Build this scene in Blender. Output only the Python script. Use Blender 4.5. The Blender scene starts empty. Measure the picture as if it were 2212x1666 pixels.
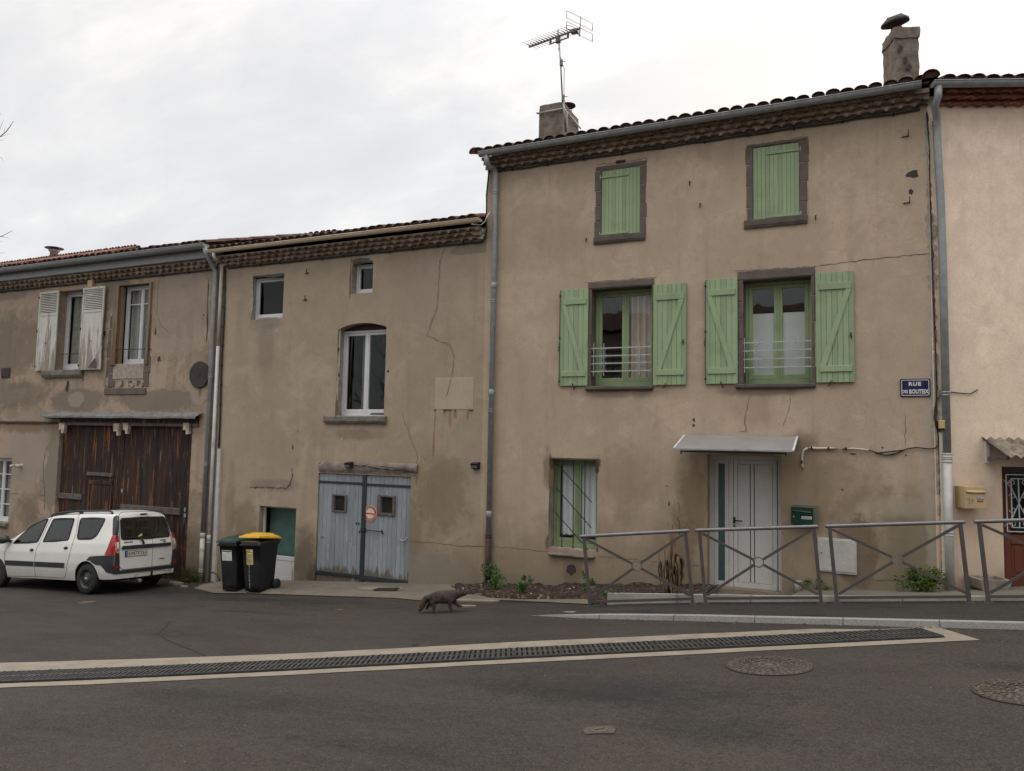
import bpy, bmesh, math, random
from mathutils import Vector, Matrix, noise
from math import sin, cos, pi, radians, sqrt, atan2
rnd = random.Random(11)
SC = bpy.context.scene
COL = SC.collection
# ---------------------------------------------------------------- camera
D, EYE, FPX = 13.0, 2.15, 1652.0
YAW, PITCH, ROLL = radians(25.0), radians(4.23), radians(1.105)
_f = Vector((-sin(YAW), cos(YAW), 0)); _r = Vector((cos(YAW), sin(YAW), 0)); _u = Vector((0, 0, 1))
FW = _f*cos(PITCH) + _u*sin(PITCH); U2 = _u*cos(PITCH) - _f*sin(PITCH)
RT = _r*cos(ROLL) + U2*sin(ROLL); UP = U2*cos(ROLL) - _r*sin(ROLL)
CAM = Vector((0, -D, EYE))
cam = bpy.data.cameras.new('camera'); cam.sensor_width = 36; cam.lens = FPX/2212*36; cam.clip_end = 2000
co = bpy.data.objects.new('camera', cam); COL.objects.link(co)
M = Matrix((RT, UP, -FW)).transposed().to_4x4(); M.translation = CAM
co.matrix_world = M; SC.camera = co
# survey of the photograph: crops used to measure the facades; a reading plus a known plane gives a real position
REG = dict(A=(0,900,2.0822), B=(0,1600,2.0822), C=(800,800,1.8433), D=(750,1700,1.8433), E=(1850,0,1.9235), G=(2900,0,1.8508),
  H=(1900,550,2.212), I=(2150,1050,1.7015), J=(1850,1700,2.0821), K=(2650,1650,2.0821), L=(3450,1400,1.5873),
  M=(0,2300,1.0843), N=(2040,2300,1.0843), P=(830,2060,5.2057), T=(1640,2320,6.9125), U=(2060,40,6.1444), W=(0,1700,3.704), V=(0,0,.542155))
def ray(r, a, b):
    ox, oy, s = REG[r]; u = (ox + a/s)/1.84448; v = (oy + b/s)/1.84448
    return RT*(u-1106) - UP*(v-833) + FW*FPX
def F(r, a, b, y=0.0):
    d = ray(r, a, b); t = (y + D)/d.y; p = CAM + d*t
    return p
def fx(r, a, b, y=0.0): return F(r, a, b, y).x
def fz(r, a, b, y=0.0): return F(r, a, b, y).z
def RECT(r, a0, b0, a1, b1, y=0.0):
    p, q = F(r, a0, b0, y), F(r, a1, b1, y)
    return (min(p.x,q.x), max(p.x,q.x), min(p.z,q.z), max(p.z,q.z))
# ---------------------------------------------------------------- ground
GB = [(-200,-6),(-40,-2.2),(-20,-1.44),(-17,-1.29),(-13.7,-1.135),(-10.4,-.87),(-8.24,-.72),(-6.24,-.56),(-3,-.265),(0,0),(5,.44),(12,1.0),(40,2.2),(200,5)]
SY = -.035
def lerp_t(x, T):
    if x <= T[0][0]: return T[0][1]
    for (a,p),(b,q) in zip(T, T[1:]):
        if x <= b: return p+(q-p)*(x-a)/(b-a)
    return T[-1][1]
def g(x, y):
    s = 0
    for k in (-.8,-.4,0,.4,.8): s += lerp_t(x+k, GB)
    return s/5 + SY*max(-25, min(6, y))
def Gd(r, a, b, dz=0.0):
    d = ray(r, a, b); z = EYE-2.2
    for _ in range(30):
        t = (z-EYE)/d.z; p = CAM + d*t; z = .5*z + .5*(g(p.x, p.y)+dz)
    return Vector((p.x, p.y, g(p.x,p.y)+dz))
# ---------------------------------------------------------------- mesh builder
WM = {}
class MB:
    def __init__(s): s.v=[]; s.f=[]; s.m=[]; s.s=[]
    def quad(s, pts, mi=0, sm=False):
        n=len(s.v); s.v += [Vector(p) for p in pts]; s.f.append(tuple(range(n,n+len(pts)))); s.m.append(mi); s.s.append(sm)
    def add(s, vs, fs, mi=0, sm=False):
        n=len(s.v); s.v += [Vector(p) for p in vs]
        for f in fs: s.f.append(tuple(i+n for i in f)); s.m.append(mi); s.s.append(sm)
    def box(s, x0,x1,y0,y1,z0,z1, mi=0, skip=''):
        v=[(x0,y0,z0),(x1,y0,z0),(x1,y1,z0),(x0,y1,z0),(x0,y0,z1),(x1,y0,z1),(x1,y1,z1),(x0,y1,z1)]
        F6=dict(b=(0,3,2,1),t=(4,5,6,7),f=(0,1,5,4),r=(1,2,6,5),k=(2,3,7,6),l=(3,0,4,7))
        s.add(v,[F6[k] for k in F6 if k not in skip],mi)
    def bevbox(s, x0,x1,y0,y1,z0,z1, b=.004, mi=0):
        # box with chamfered front edges (front = -y)
        b=min(b,(x1-x0)*.4,(z1-z0)*.4,(y1-y0)*.6)
        v=[(x0,y1,z0),(x1,y1,z0),(x1,y1,z1),(x0,y1,z1),(x0,y0+b,z0),(x1,y0+b,z0),(x1,y0+b,z1),(x0,y0+b,z1),
           (x0+b,y0,z0+b),(x1-b,y0,z0+b),(x1-b,y0,z1-b),(x0+b,y0,z1-b)]
        s.add(v,[(0,4,7,3),(1,2,6,5),(0,1,5,4),(3,7,6,2),(4,5,9,8),(5,6,10,9),(6,7,11,10),(7,4,8,11),(8,9,10,11),(0,3,2,1)],mi)
    def bar(s, p, q, w, h, up=(0,0,1), mi=0):
        p=Vector(p); q=Vector(q); d=(q-p).normalized(); u=Vector(up); a=d.cross(u)
        if a.length<1e-4: a=d.cross(Vector((0,1,0)))
        a.normalize(); u=a.cross(d); a=a*w/2; u=u*h/2
        v=[p-a-u,p+a-u,p+a+u,p-a+u,q-a-u,q+a-u,q+a+u,q-a+u]
        s.add(v,[(0,1,2,3),(7,6,5,4),(0,4,5,1),(1,5,6,2),(2,6,7,3),(3,7,4,0)],mi)
    def tube(s, pts, r, n=8, mi=0, cap=True, sm=True):
        pts=[Vector(p) for p in pts]; rs = r if isinstance(r,(list,tuple)) else [r]*len(pts)
        base=len(s.v); ref=None
        for i,p in enumerate(pts):
            d=(pts[min(i+1,len(pts)-1)]-pts[max(i-1,0)])
            if d.length<1e-9: d=Vector((0,0,1))
            d.normalize()
            if ref is None: ref=Vector((0,0,1)) if abs(d.z)<.9 else Vector((1,0,0))
            a=d.cross(ref); 
            if a.length<1e-5: a=d.cross(Vector((.3,.9,.1)))
            a.normalize(); b=d.cross(a).normalized(); ref=b.cross(d)*-1 if False else ref
            for k in range(n):
                t=2*pi*k/n; s.v.append(p+(a*cos(t)+b*sin(t))*rs[i])
        for i in range(len(pts)-1):
            for k in range(n):
                k2=(k+1)%n; o=base+i*n
                s.f.append((o+k,o+k2,o+n+k2,o+n+k)); s.m.append(mi); s.s.append(sm)
        if cap:
            s.f.append(tuple(base+k for k in range(n))[::-1]); s.m.append(mi); s.s.append(False)
            o=base+(len(pts)-1)*n; s.f.append(tuple(o+k for k in range(n))); s.m.append(mi); s.s.append(False)
    def lathe(s, prof, c=(0,0,0), n=24, axis='z', mi=0, sm=True, cap=True):
        c=Vector(c); base=len(s.v)
        for r,h in prof:
            for k in range(n):
                t=2*pi*k/n; a,b=r*cos(t),r*sin(t)
                s.v.append(c+Vector({'z':(a,b,h),'y':(a,h,b),'x':(h,a,b)}[axis]))
        for i in range(len(prof)-1):
            for k in range(n):
                k2=(k+1)%n; o=base+i*n
                s.f.append((o+k,o+k2,o+n+k2,o+n+k)); s.m.append(mi); s.s.append(sm)
        if cap:
            s.f.append(tuple(base+k for k in range(n))[::-1]); s.m.append(mi); s.s.append(False)
            o=base+(len(prof)-1)*n; s.f.append(tuple(o+k for k in range(n))); s.m.append(mi); s.s.append(False)
    def prism(s, poly, y0, y1, mi=0):
        # poly of (x,z) extruded along y
        n=len(poly); a=sum(poly[i][0]*poly[(i+1)%n][1]-poly[(i+1)%n][0]*poly[i][1] for i in range(n))
        if a<0: poly=poly[::-1]
        v=[(x,y0,z) for x,z in poly]+[(x,y1,z) for x,z in poly]
        s.add(v,[tuple(range(n)),tuple(range(2*n-1,n-1,-1))]+[(i,i+n,(i+1)%n+n,(i+1)%n) for i in range(n)],mi)
    def prismz(s, poly, z0, z1, mi=0):
        n=len(poly); a=sum(poly[i][0]*poly[(i+1)%n][1]-poly[(i+1)%n][0]*poly[i][1] for i in range(n))
        if a<0: poly=poly[::-1]
        v=[(x,y,z0) for x,y in poly]+[(x,y,z1) for x,y in poly]
        s.add(v,[tuple(range(n))[::-1],tuple(range(n,2*n))]+[(i,(i+1)%n,(i+1)%n+n,i+n) for i in range(n)],mi)
    def grid(s, fn, nu, nv, mi=0, sm=True):
        base=len(s.v)
        for i in range(nu+1):
            for j in range(nv+1): s.v.append(Vector(fn(i/nu,j/nv)))
        for i in range(nu):
            for j in range(nv):
                o=base+i*(nv+1)+j; s.f.append((o,o+nv+1,o+nv+2,o+1)); s.m.append(mi); s.s.append(sm)
    def xf(s, Mx, start=0):
        for i in range(start,len(s.v)): s.v[i]=Mx@s.v[i]
    def jit(s, amt, sc=3.0, start=0):
        for i in range(start,len(s.v)):
            p=s.v[i]; s.v[i]=p+noise.noise_vector(p*sc)*amt
    def build(s, name, mats, parent=None, loc=None, local=False):
        me=bpy.data.meshes.new(name); mats=mats if isinstance(mats,(list,tuple)) else [mats]
        if parent is not None: inv = Matrix.Identity(4) if local else WM[parent].inverted(); W=WM[parent]
        else:
            if loc is None:
                xs=[p.x for p in s.v]; ys=[p.y for p in s.v]; loc=((min(xs)+max(xs))/2,(min(ys)+max(ys))/2,min(p.z for p in s.v))
            W=Matrix.Translation(Vector(loc)); inv=Matrix.Identity(4) if local else W.inverted()
        me.from_pydata([inv@p for p in s.v],[],s.f)
        for m in mats: me.materials.append(MAT[m] if isinstance(m,str) else m)
        me.polygons.foreach_set('material_index', s.m); me.polygons.foreach_set('use_smooth', s.s)
        me.update()
        o=bpy.data.objects.new(name,me); COL.objects.link(o)
        if parent is not None: o.parent=parent
        else: o.location=loc
        WM[o]=W
        return o
def build_islands(mb,name,mats,parent=None):
    # every loose piece becomes an object of its own
    n=len(mb.v); par=list(range(n))
    def find(a):
        while par[a]!=a: par[a]=par[par[a]]; a=par[a]
        return a
    for f in mb.f:
        for k in f[1:]: par[find(k)]=find(f[0])
    gr={}
    for f,m,s in zip(mb.f,mb.m,mb.s): gr.setdefault(find(f[0]),[]).append((f,m,s))
    for fs in gr.values():
        q=MB(); ids={}
        for f,m,s in fs:
            for k in f:
                if k not in ids: ids[k]=len(q.v); q.v.append(mb.v[k])
            q.f.append(tuple(ids[k] for k in f)); q.m.append(m); q.s.append(s)
        q.build(name,mats,parent)
def tag(o, label=None, cat=None, group=None, kind=None):
    if label: o['label']=label
    if cat: o['category']=cat
    if group: o['group']=group
    if kind: o['kind']=kind
    return o
def thing(name, label, cat, loc=(0,0,0), rot=(0,0,0), group=None):
    o=bpy.data.objects.new(name,None); o.empty_display_size=.2; COL.objects.link(o); o.location=loc; o.rotation_euler=rot
    from mathutils import Euler
    WM[o]=Matrix.Translation(Vector(loc))@Euler(rot).to_matrix().to_4x4()
    return tag(o,label,cat,group)
def move(o, loc, rot=(0,0,0)):
    o.location=loc; o.rotation_euler=rot
def dup(o, parent=None):
    c=o.copy(); COL.objects.link(c); c.parent=parent
    for ch in list(o.children): dup(ch,c)
    return c
def text_mesh(txt, size, extrude=.001, offset=0.0, spacing=1.0, align='CENTER'):
    cu=bpy.data.curves.new('lettering','FONT'); cu.body=txt; cu.size=size; cu.extrude=extrude; cu.offset=offset; cu.space_character=spacing
    cu.align_x=align; cu.align_y='CENTER'; cu.resolution_u=3
    o=bpy.data.objects.new('lettering',cu); COL.objects.link(o)
    dg=bpy.context.evaluated_depsgraph_get(); me=bpy.data.meshes.new_from_object(o.evaluated_get(dg))
    vs=[v.co.copy() for v in me.vertices]; fs=[tuple(p.vertices) for p in me.polygons]
    bpy.data.objects.remove(o); bpy.data.curves.remove(cu); bpy.data.meshes.remove(me)
    return vs,fs
def add_text(mb, txt, size, Mx, mi=0, sx=1.0, **k):
    vs,fs=text_mesh(txt,size,**k)
    mb.add([Mx@Vector((v.x*sx,v.y,v.z)) for v in vs],fs,mi)
def fit_text(mb, txt, x0, x1, z0, z1, y, mi=0, offset=.0, spacing=1.0, Mx=None):
    vs,fs=text_mesh(txt,.1,offset=offset,spacing=spacing)
    a=min(v.x for v in vs); b=max(v.x for v in vs); c=min(v.y for v in vs); d=max(v.y for v in vs); sx=(x1-x0)/(b-a); sz=(z1-z0)/(d-c)
    P=[Vector((x0+(v.x-a)*sx, y-max(0,v.z)-.0005, z0+(v.y-c)*sz)) for v in vs]
    if Mx is not None: P=[Mx@p for p in P]
    mb.add(P,fs,mi)
FRONT = Matrix(((1,0,0,0),(0,0,-1,0),(0,1,0,0),(0,0,0,1)))   # text xy -> xz, facing -y
# ---------------------------------------------------------------- materials
MAT={}
def lin(c):
    if isinstance(c,str):
        c=[int(c[i:i+2],16)/255 for i in (0,2,4)]
        c=[x/12.92 if x<=.04045 else ((x+.055)/1.055)**2.4 for x in c]
    return (c[0],c[1],c[2],1.0)
class NT:
    def __init__(s,name):
        s.m=bpy.data.materials.new(name); s.m.use_nodes=True; s.t=s.m.node_tree; s.N=s.t.nodes; s.L=s.t.links
        s.b=s.N['Principled BSDF']; MAT[name]=s.m
    def n(s,typ,**k):
        x=s.N.new(typ)
        for a,v in k.items(): setattr(x,a,v)
        return x
    def put(s,sock,v):
        if hasattr(v,'links') or isinstance(v,bpy.types.NodeSocket): s.L.new(v,sock)
        else: sock.default_value=v
    def pos(s): return s.n('ShaderNodeNewGeometry').outputs['Position']
    def obj(s): return s.n('ShaderNodeTexCoord').outputs['Object']
    def island(s): return s.n('ShaderNodeNewGeometry').outputs['Random Per Island']
    def map(s,vec,scale=(1,1,1),loc=(0,0,0),rot=(0,0,0)):
        x=s.n('ShaderNodeMapping'); s.put(x.inputs[0],vec); x.inputs['Scale'].default_value=scale; x.inputs['Location'].default_value=loc; x.inputs['Rotation'].default_value=rot
        return x.outputs[0]
    def noise(s,scale,detail=4,rough=.55,vec=None,dist=0):
        x=s.n('ShaderNodeTexNoise'); x.inputs['Scale'].default_value=scale; x.inputs['Detail'].default_value=detail; x.inputs['Roughness'].default_value=rough; x.inputs['Distortion'].default_value=dist
        if vec is not None: s.put(x.inputs['Vector'],vec)
        return x.outputs['Fac']
    def voro(s,scale,vec=None,feature='F1',out='Distance'):
        x=s.n('ShaderNodeTexVoronoi',feature=feature); x.inputs['Scale'].default_value=scale
        if vec is not None: s.put(x.inputs['Vector'],vec)
        return x.outputs[out]
    def ss(s,v,a,b,lo=0.0,hi=1.0):
        x=s.n('ShaderNodeMapRange',interpolation_type='SMOOTHSTEP'); s.put(x.inputs[0],v)
        for i,k in enumerate((a,b,lo,hi)): x.inputs[i+1].default_value=k
        return x.outputs[0]
    def math(s,op,a,b=0.0):
        x=s.n('ShaderNodeMath',operation=op); s.put(x.inputs[0],a); s.put(x.inputs[1],b); return x.outputs[0]
    def mix(s,f,a,b,blend='MIX'):
        x=s.n('ShaderNodeMix',data_type='RGBA',blend_type=blend); s.put(x.inputs[0],f); s.put(x.inputs[6],a); s.put(x.inputs[7],b); return x.outputs[2]
    def ramp(s,f,*st):
        x=s.n('ShaderNodeValToRGB'); s.put(x.inputs[0],f); e=x.color_ramp.elements
        while len(e)<len(st): e.new(.5)
        for k,(p,c) in zip(e,st): k.position=p; k.color=lin(c)
        return x.outputs[0]
    def sep(s,v):
        x=s.n('ShaderNodeSeparateXYZ'); s.put(x.inputs[0],v); return x.outputs
    def bump(s,h,strength=.3,dist=.01):
        x=s.n('ShaderNodeBump'); x.inputs['Strength'].default_value=strength; x.inputs['Distance'].default_value=dist; s.put(x.inputs['Height'],h); s.L.new(x.outputs[0],s.b.inputs['Normal'])
    def col(s,c): s.put(s.b.inputs['Base Color'],c)
    def rough(s,v): s.put(s.b.inputs['Roughness'],v)
    def spec(s,v): s.b.inputs['Specular IOR Level'].default_value=v
    def metal(s,v): s.put(s.b.inputs['Metallic'],v)
def simple(name,c,rough=.6,var=.25,sc=6,metal=0,spec=.5,fine=60,bump=.0,dark=None,vec='pos'):
    t=NT(name); c=lin(c); p=t.pos() if vec=='pos' else t.obj()
    d=lin(dark) if dark else tuple(x*(1-var) for x in c[:3])+(1,)
    l=tuple(min(1,x*(1+var*.6)) for x in c[:3])+(1,)
    n=t.noise(sc,6,.6,p); k=t.mix(t.ss(n,.3,.7),d,l)
    n2=t.noise(fine,3,.6,p); k=t.mix(t.ss(n2,.35,.75,0,.35),k,tuple(x*.6 for x in c[:3])+(1,))
    t.col(k); t.rough(t.ss(n,.2,.8,max(.03,rough-.1),min(1,rough+.1))); t.metal(metal); t.spec(spec)
    if bump: t.bump(n2,bump,.004)
    return t
# ---------------------------------------------------------------- world
W=bpy.data.worlds.new('World'); SC.world=W; W.use_nodes=True
wt=W.node_tree; wn=wt.nodes; wl=wt.links; bg=wn['Background']
SUN_EL, SUN_AZ = radians(24), radians(14)      # sun behind the houses, to the right of the view
sky=wn.new('ShaderNodeTexSky'); sky.sky_type='NISHITA'; sky.sun_disc=False; sky.sun_elevation=SUN_EL; sky.sun_rotation=SUN_AZ; sky.dust_density=2
sky.altitude=300
tc=wn.new('ShaderNodeTexCoord')
class WT(NT):
    def __init__(s): s.t=wt; s.N=wn; s.L=wl
w=WT(); gen=tc.outputs['Generated']
sx,sy,sz=w.sep(gen)
# project the view direction onto a cloud layer so that the cloud streaks flatten towards the horizon
den=w.math('ADD',w.math('MAXIMUM',sz,0.0),.35)
cmb=wn.new('ShaderNodeCombineXYZ'); w.put(cmb.inputs[0],w.math('DIVIDE',sx,den)); w.put(cmb.inputs[1],w.math('DIVIDE',sy,den))
cv=w.map(cmb.outputs[0],(1.1,2.0,1),(.35,.2,0),(0,0,radians(-28)))
n1=w.noise(1.5,7,.56,cv,.35); n2=w.noise(4.2,6,.6,cv,.3)
cl=w.math('ADD',w.math('MULTIPLY',n1,.72),w.math('MULTIPLY',n2,.28))
cl=w.math('ADD',cl,w.math('MULTIPLY',w.math('SUBTRACT',sz,.30),.30))
c_thin=w.ramp(cl,(.37,(4.08,4.07,4.18)),(.48,(4.36,4.33,4.36)),(.56,(4.76,4.70,4.62)),(.63,(5.4,5.28,5.08)))
# brighter, slightly warm veil round the hidden sun
sd=Vector((sin(SUN_AZ)*cos(SUN_EL),cos(SUN_AZ)*cos(SUN_EL),sin(SUN_EL)))
dp=wn.new('ShaderNodeVectorMath'); dp.operation='DOT_PRODUCT'; wl.new(gen,dp.inputs[0]); dp.inputs[1].default_value=sd
nrm=wn.new('ShaderNodeVectorMath'); nrm.operation='NORMALIZE'; wl.new(gen,nrm.inputs[0]); wl.new(nrm.outputs[0],dp.inputs[0])
halo=w.ss(dp.outputs['Value'],.84,.99)
c2=w.mix(halo,c_thin,(5.35,5.1,4.7,1))
fin=w.mix(.93,sky.outputs[0],c2)
zen=w.ss(sz,.44,.95,1.0,3.1); vm=wn.new('ShaderNodeVectorMath'); vm.operation='SCALE'; wl.new(fin,vm.inputs[0]); wl.new(zen,vm.inputs['Scale']); fin=vm.outputs[0]
wl.new(fin,bg.inputs['Color']); bg.inputs['Strength'].default_value=.1
sl=bpy.data.lights.new('sun','SUN'); sl.energy=.5; sl.angle=radians(22); sl.color=(1,.94,.86)
so=bpy.data.objects.new('sun',sl); COL.objects.link(so); so.rotation_euler=(-sd).to_track_quat('-Z','Y').to_euler(); so.location=(0,20,30)
SC.view_settings.view_transform='Standard'; SC.view_settings.look='None'; SC.view_settings.gamma=1; SC.view_settings.use_curve_mapping=False
SC.view_settings.exposure=0.95
SC.cycles.max_bounces=8; SC.cycles.transparent_max_bounces=16
# ---------------------------------------------------------------- materials
def plaster(name,c,c2,stains=(),grime=(.13,.10,.062),grime_h=1.7,patch=None,streak=.35,sx=0.088):
    t=NT(name); p=t.pos(); X,Y,Z=t.sep(p)
    big=t.noise(.55,6,.6,p,.4); mid=t.noise(2.3,6,.62,p,.2); fine=t.noise(38,4,.65,p); grit=t.noise(160,2,.6,p)
    k=t.mix(t.ss(big,.33,.68),c2+(1,),c+(1,))
    k=t.mix(t.ss(mid,.40,.68,0,.6),k,tuple(x*.80 for x in c)+(1,))
    k=t.mix(t.ss(t.noise(1.1,7,.7,t.map(p,(1,1,1),(7,3,5)),.6),.52,.66,0,.42),k,tuple(min(1,x*1.22) for x in c)+(1,))
    if patch:
        m=t.ss(t.noise(.8,9,.68,t.map(p,(1,1,1.2),(3,1,9)),.8),.49,.525,0,patch[1]); k=t.mix(m,k,patch[0]+(1,))
        m=t.ss(t.noise(1.7,8,.7,t.map(p,(1,1,1),(13,1,2)),.8),.57,.6,0,patch[1]*.8); k=t.mix(m,k,tuple(x*.72 for x in c2)+(1,))
    k=t.mix(t.ss(t.noise(7,8,.7,t.map(p,(1,1,.8),(4,4,4)),.5),.5,.68,0,.28),k,tuple(x*.66 for x in c2)+(1,))
    st=t.noise(2.2,5,.6,t.map(p,(1.6,1.6,.16)))
    k=t.mix(t.ss(st,.5,.75,0,streak),k,tuple(x*.62 for x in c2)+(1,))
    hz=t.math('SUBTRACT',Z,t.math('MULTIPLY',X,sx))
    gm=t.math('ADD',hz,t.math('MULTIPLY',t.math('SUBTRACT',t.noise(1.0,6,.65,p,.5),.5),2.6))
    k=t.mix(t.ss(gm,grime_h,grime_h*.15,0,.55),k,grime+(1,))
    k=t.mix(t.ss(t.math('ADD',hz,t.math('MULTIPLY',mid,.7)),.78,.42,0,.45),k,(.15,.135,.10,1))
    for s in stains:
        x,z,rx,rz,cc,a=s[:6]; soft=(s[6] if len(s)>6 else .7)*.72; a=min(1,a*1.25)
        dx=t.math('MULTIPLY',t.math('SUBTRACT',X,x),1/rx); dz=t.math('MULTIPLY',t.math('SUBTRACT',Z,z),1/rz)
        r=t.math('SQRT',t.math('ADD',t.math('MULTIPLY',dx,dx),t.math('MULTIPLY',dz,dz)))
        r=t.math('ADD',r,t.math('MULTIPLY',t.math('SUBTRACT',t.noise(3.0,8,.72,p),.5),1.6))
        k=t.mix(t.ss(r,1.0,1.0-soft,0,a),k,cc+(1,))
    k=t.mix(t.ss(fine,.45,.75,0,.36),k,tuple(x*.55 for x in c)+(1,))
    k=t.mix(t.ss(grit,.58,.72,0,.45),k,tuple(x*.5 for x in c)+(1,))
    t.col(k); t.rough(.92); t.spec(.2)
    h=t.math('ADD',t.math('MULTIPLY',fine,.6),t.math('ADD',t.math('MULTIPLY',grit,.25),t.math('MULTIPLY',mid,1.2)))
    t.bump(h,.45,.012)
    return t
E_ = dict(dk=(.12,.095,.07), och=(.16,.115,.06), grn=(.135,.12,.075), lt=(.36,.32,.27), rust=(.20,.085,.035), gry=(.2,.18,.155))
simple('chase_dark',(.085,.068,.053),.95,.4,9)
simple('crack_dark',(.13,.102,.078),.95,.3,9)
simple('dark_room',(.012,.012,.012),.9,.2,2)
simple('room_wall',(.16,.16,.15),.9,.2,1)
simple('stone',(.125,.098,.082),.9,.3,5,bump=.5,fine=45)
simple('stone_sill',(.105,.085,.07),.9,.35,6,bump=.5,fine=40)
simple('mortar_pale',(.33,.28,.235),.95,.3,9,bump=.6,fine=50)
simple('mortar_eave',(.46,.375,.285),.95,.45,7,bump=.5,fine=30)
simple('sill_concrete',(.17,.15,.125),.9,.35,8,bump=.4)
def tile(name,c,v=.5,dark=(.03,.026,.024),dk=.5):
    t=NT(name); p=t.pos(); r=t.island(); c1=tuple(c); 
    k=t.ramp(r,(0,tuple(x*(1-v) for x in c1)),(.5,c1),(1,tuple(min(1,x*(1+v*.5)) for x in c1)))
    n=t.noise(6,7,.65,p); k=t.mix(t.ss(n,.42,.66,0,dk),k,dark+(1,))
    n2=t.noise(26,5,.6,p); k=t.mix(t.ss(n2,.6,.7,0,.4),k,(.24,.21,.17,1))
    t.col(k); t.rough(.9); t.spec(.25); t.bump(n2,.4,.006)
tile('tile_roof',(.13,.075,.058),.5,dk=.6)
tile('eave_rim',(.22,.165,.125),.4,dk=.45)
tile('tile_red',(.27,.135,.10),.3,dk=.45)
simple('mortar_red',(.25,.115,.08),.95,.4,7,bump=.5,fine=30)
simple('zinc_old',(.17,.17,.165),.6,.4,6,fine=20)

tile('tile_eave',(.27,.19,.14),.4,dk=.4)
tile('tile_eave_low',(.29,.21,.165),.45,dk=.4)
tile('tile_eave_red',(.33,.125,.078),.4,dk=.3)
def paint_wood(name,c,var=.12,dirt=(.10,.09,.06),wear=None):
    t=NT(name); p=t.pos(); r=t.island()
    k=t.mix(r,tuple(x*(1-var) for x in c)+(1,),tuple(min(1,x*(1+var)) for x in c)+(1,))
    gr=t.noise(14,6,.65,t.map(p,(1,1,.06)))
    k=t.mix(t.ss(gr,.45,.7,0,.3),k,tuple(x*.72 for x in c)+(1,))
    k=t.mix(t.ss(t.noise(1.6,6,.6,p),.5,.75,0,.3),k,dirt+(1,))
    if wear:
        X,Y,Z=t.sep(p)
        a=t.ss(t.math('ADD',t.noise(9,8,.7,t.map(p,(1,1,.09))),t.math('MULTIPLY',t.ss(Z,wear[2],wear[3]),.34)),.60,.70)
        k=t.mix(a,k,wear[0]+(1,)); b=t.ss(t.noise(22,7,.7,t.map(p,(1,1,.14))),.55,.62,0,.55); k=t.mix(b,k,wear[1]+(1,))
    t.col(k); t.rough(.62); t.spec(.35); t.bump(gr,.25,.004); return t
paint_wood('green_shutter',(.252,.327,.190))
paint_wood('green_frame',(.24,.315,.168))
paint_wood('shutter_white',(.54,.52,.47),.06,(.2,.185,.155),((.25,.22,.18),(.30,.28,.25),6.3,2.2))
paint_wood('shutter_yellow',(.22,.165,.10),.2,(.14,.09,.05),((.13,.08,.045),(.16,.10,.05),6.0,2.2))
paint_wood('wood_blue',(.22,.245,.268),.13,(.13,.14,.15),((.115,.10,.08),(.33,.37,.40),-.30,-.78))
paint_wood('wood_red',(.13,.035,.018),.1,(.05,.02,.012))
simple('wood_beam',(.23,.185,.16),.9,.4,7,bump=.8,fine=30)
def dark_wood():
    t=NT('wood_dark'); p=t.pos(); r=t.island()
    k=t.ramp(r,(0,(.016,.010,.009)),(.45,(.03,.017,.013)),(.8,(.05,.021,.012)),(1,(.035,.022,.018)))
    gr=t.noise(16,7,.7,t.map(p,(1,1,.05)))
    k=t.mix(t.ss(gr,.35,.6,.75,0),k,(.008,.006,.006,1))
    k=t.mix(t.ss(t.noise(7,8,.72,t.map(p,(1.4,1.4,.10),(3,0,1))),.53,.65,0,.9),k,(.23,.078,.030,1))
    k=t.mix(t.ss(t.noise(13,8,.75,t.map(p,(1.4,1.4,.16),(9,0,4))),.60,.67,0,.75),k,(.26,.2,.15,1))
    t.col(k); t.rough(.75); t.spec(.3); t.bump(gr,.5,.008)
dark_wood()
simple('wood_weathered',(.12,.095,.085),.9,.4,8,bump=.6,fine=30)
simple('upvc',(.62,.62,.63),.35,.06,4)
simple('door_white',(.51,.495,.485),.42,.05,3)
simple('upvc_edge',(.08,.08,.085),.5,.1,4)
simple('zinc',(.275,.29,.295),.5,.18,7,metal=.1)
simple('zinc_pale',(.34,.355,.365),.5,.3,6,metal=.2)
simple('beige_metal',(.58,.48,.35),.45,.12,5)
simple('beige_pvc',(.50,.44,.36),.5,.12,5)
simple('white_pvc',(.47,.45,.43),.5,.15,4)
simple('cable_black',(.014,.014,.016),.6,.2,6)
simple('cable_white',(.5,.49,.45),.5,.15,6)
simple('iron_black',(.011,.011,.013),.75,.3,9)
simple('iron_strap',(.018,.024,.03),.55,.3,9)
simple('rust_iron',(.055,.030,.020),.85,.5,14,bump=.5)
simple('rust_disc',(.045,.032,.030),.85,.35,6,bump=.3)
simple('alu',(.44,.45,.47),.35,.1,6,metal=.4)
simple('barrier_paint',(.078,.068,.063),.42,.12,6)
simple('barrier_rail',(.17,.163,.165),.32,.12,6,metal=.3)
simple('canopy_frame',(.6,.6,.6),.4,.1,6)
simple('meter_white',(.43,.42,.39),.5,.14,3,fine=20)
simple('box_green',(.004,.030,.020),.4,.15,5)
simple('box_green_side',(.13,.14,.10),.6,.2,5)
simple('box_beige',(.47,.345,.19),.45,.1,5)
simple('sticker_white',(.62,.62,.6),.5,.08,9)
simple('sticker_yellow',(.48,.40,.12),.5,.12,9)
simple('sticker_red',(.26,.02,.05),.5,.1,9)
simple('ink',(.02,.02,.02),.6,.1,9)
simple('ink_soft',(.13,.13,.12),.6,.2,9)
simple('enamel_blue',(.008,.012,.065),.22,.2,5)
simple('enamel_white',(.62,.62,.60),.3,.1,5)
simple('sign_red',(.42,.055,.04),.4,.12,8)
simple('sign_cream',(.62,.53,.43),.5,.12,8)
simple('pink_film',(.55,.30,.26),.5,.1,8)
simple('bin_black',(.010,.010,.012),.42,.25,7)
simple('bin_green',(.010,.034,.030),.5,.2,6)
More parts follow.
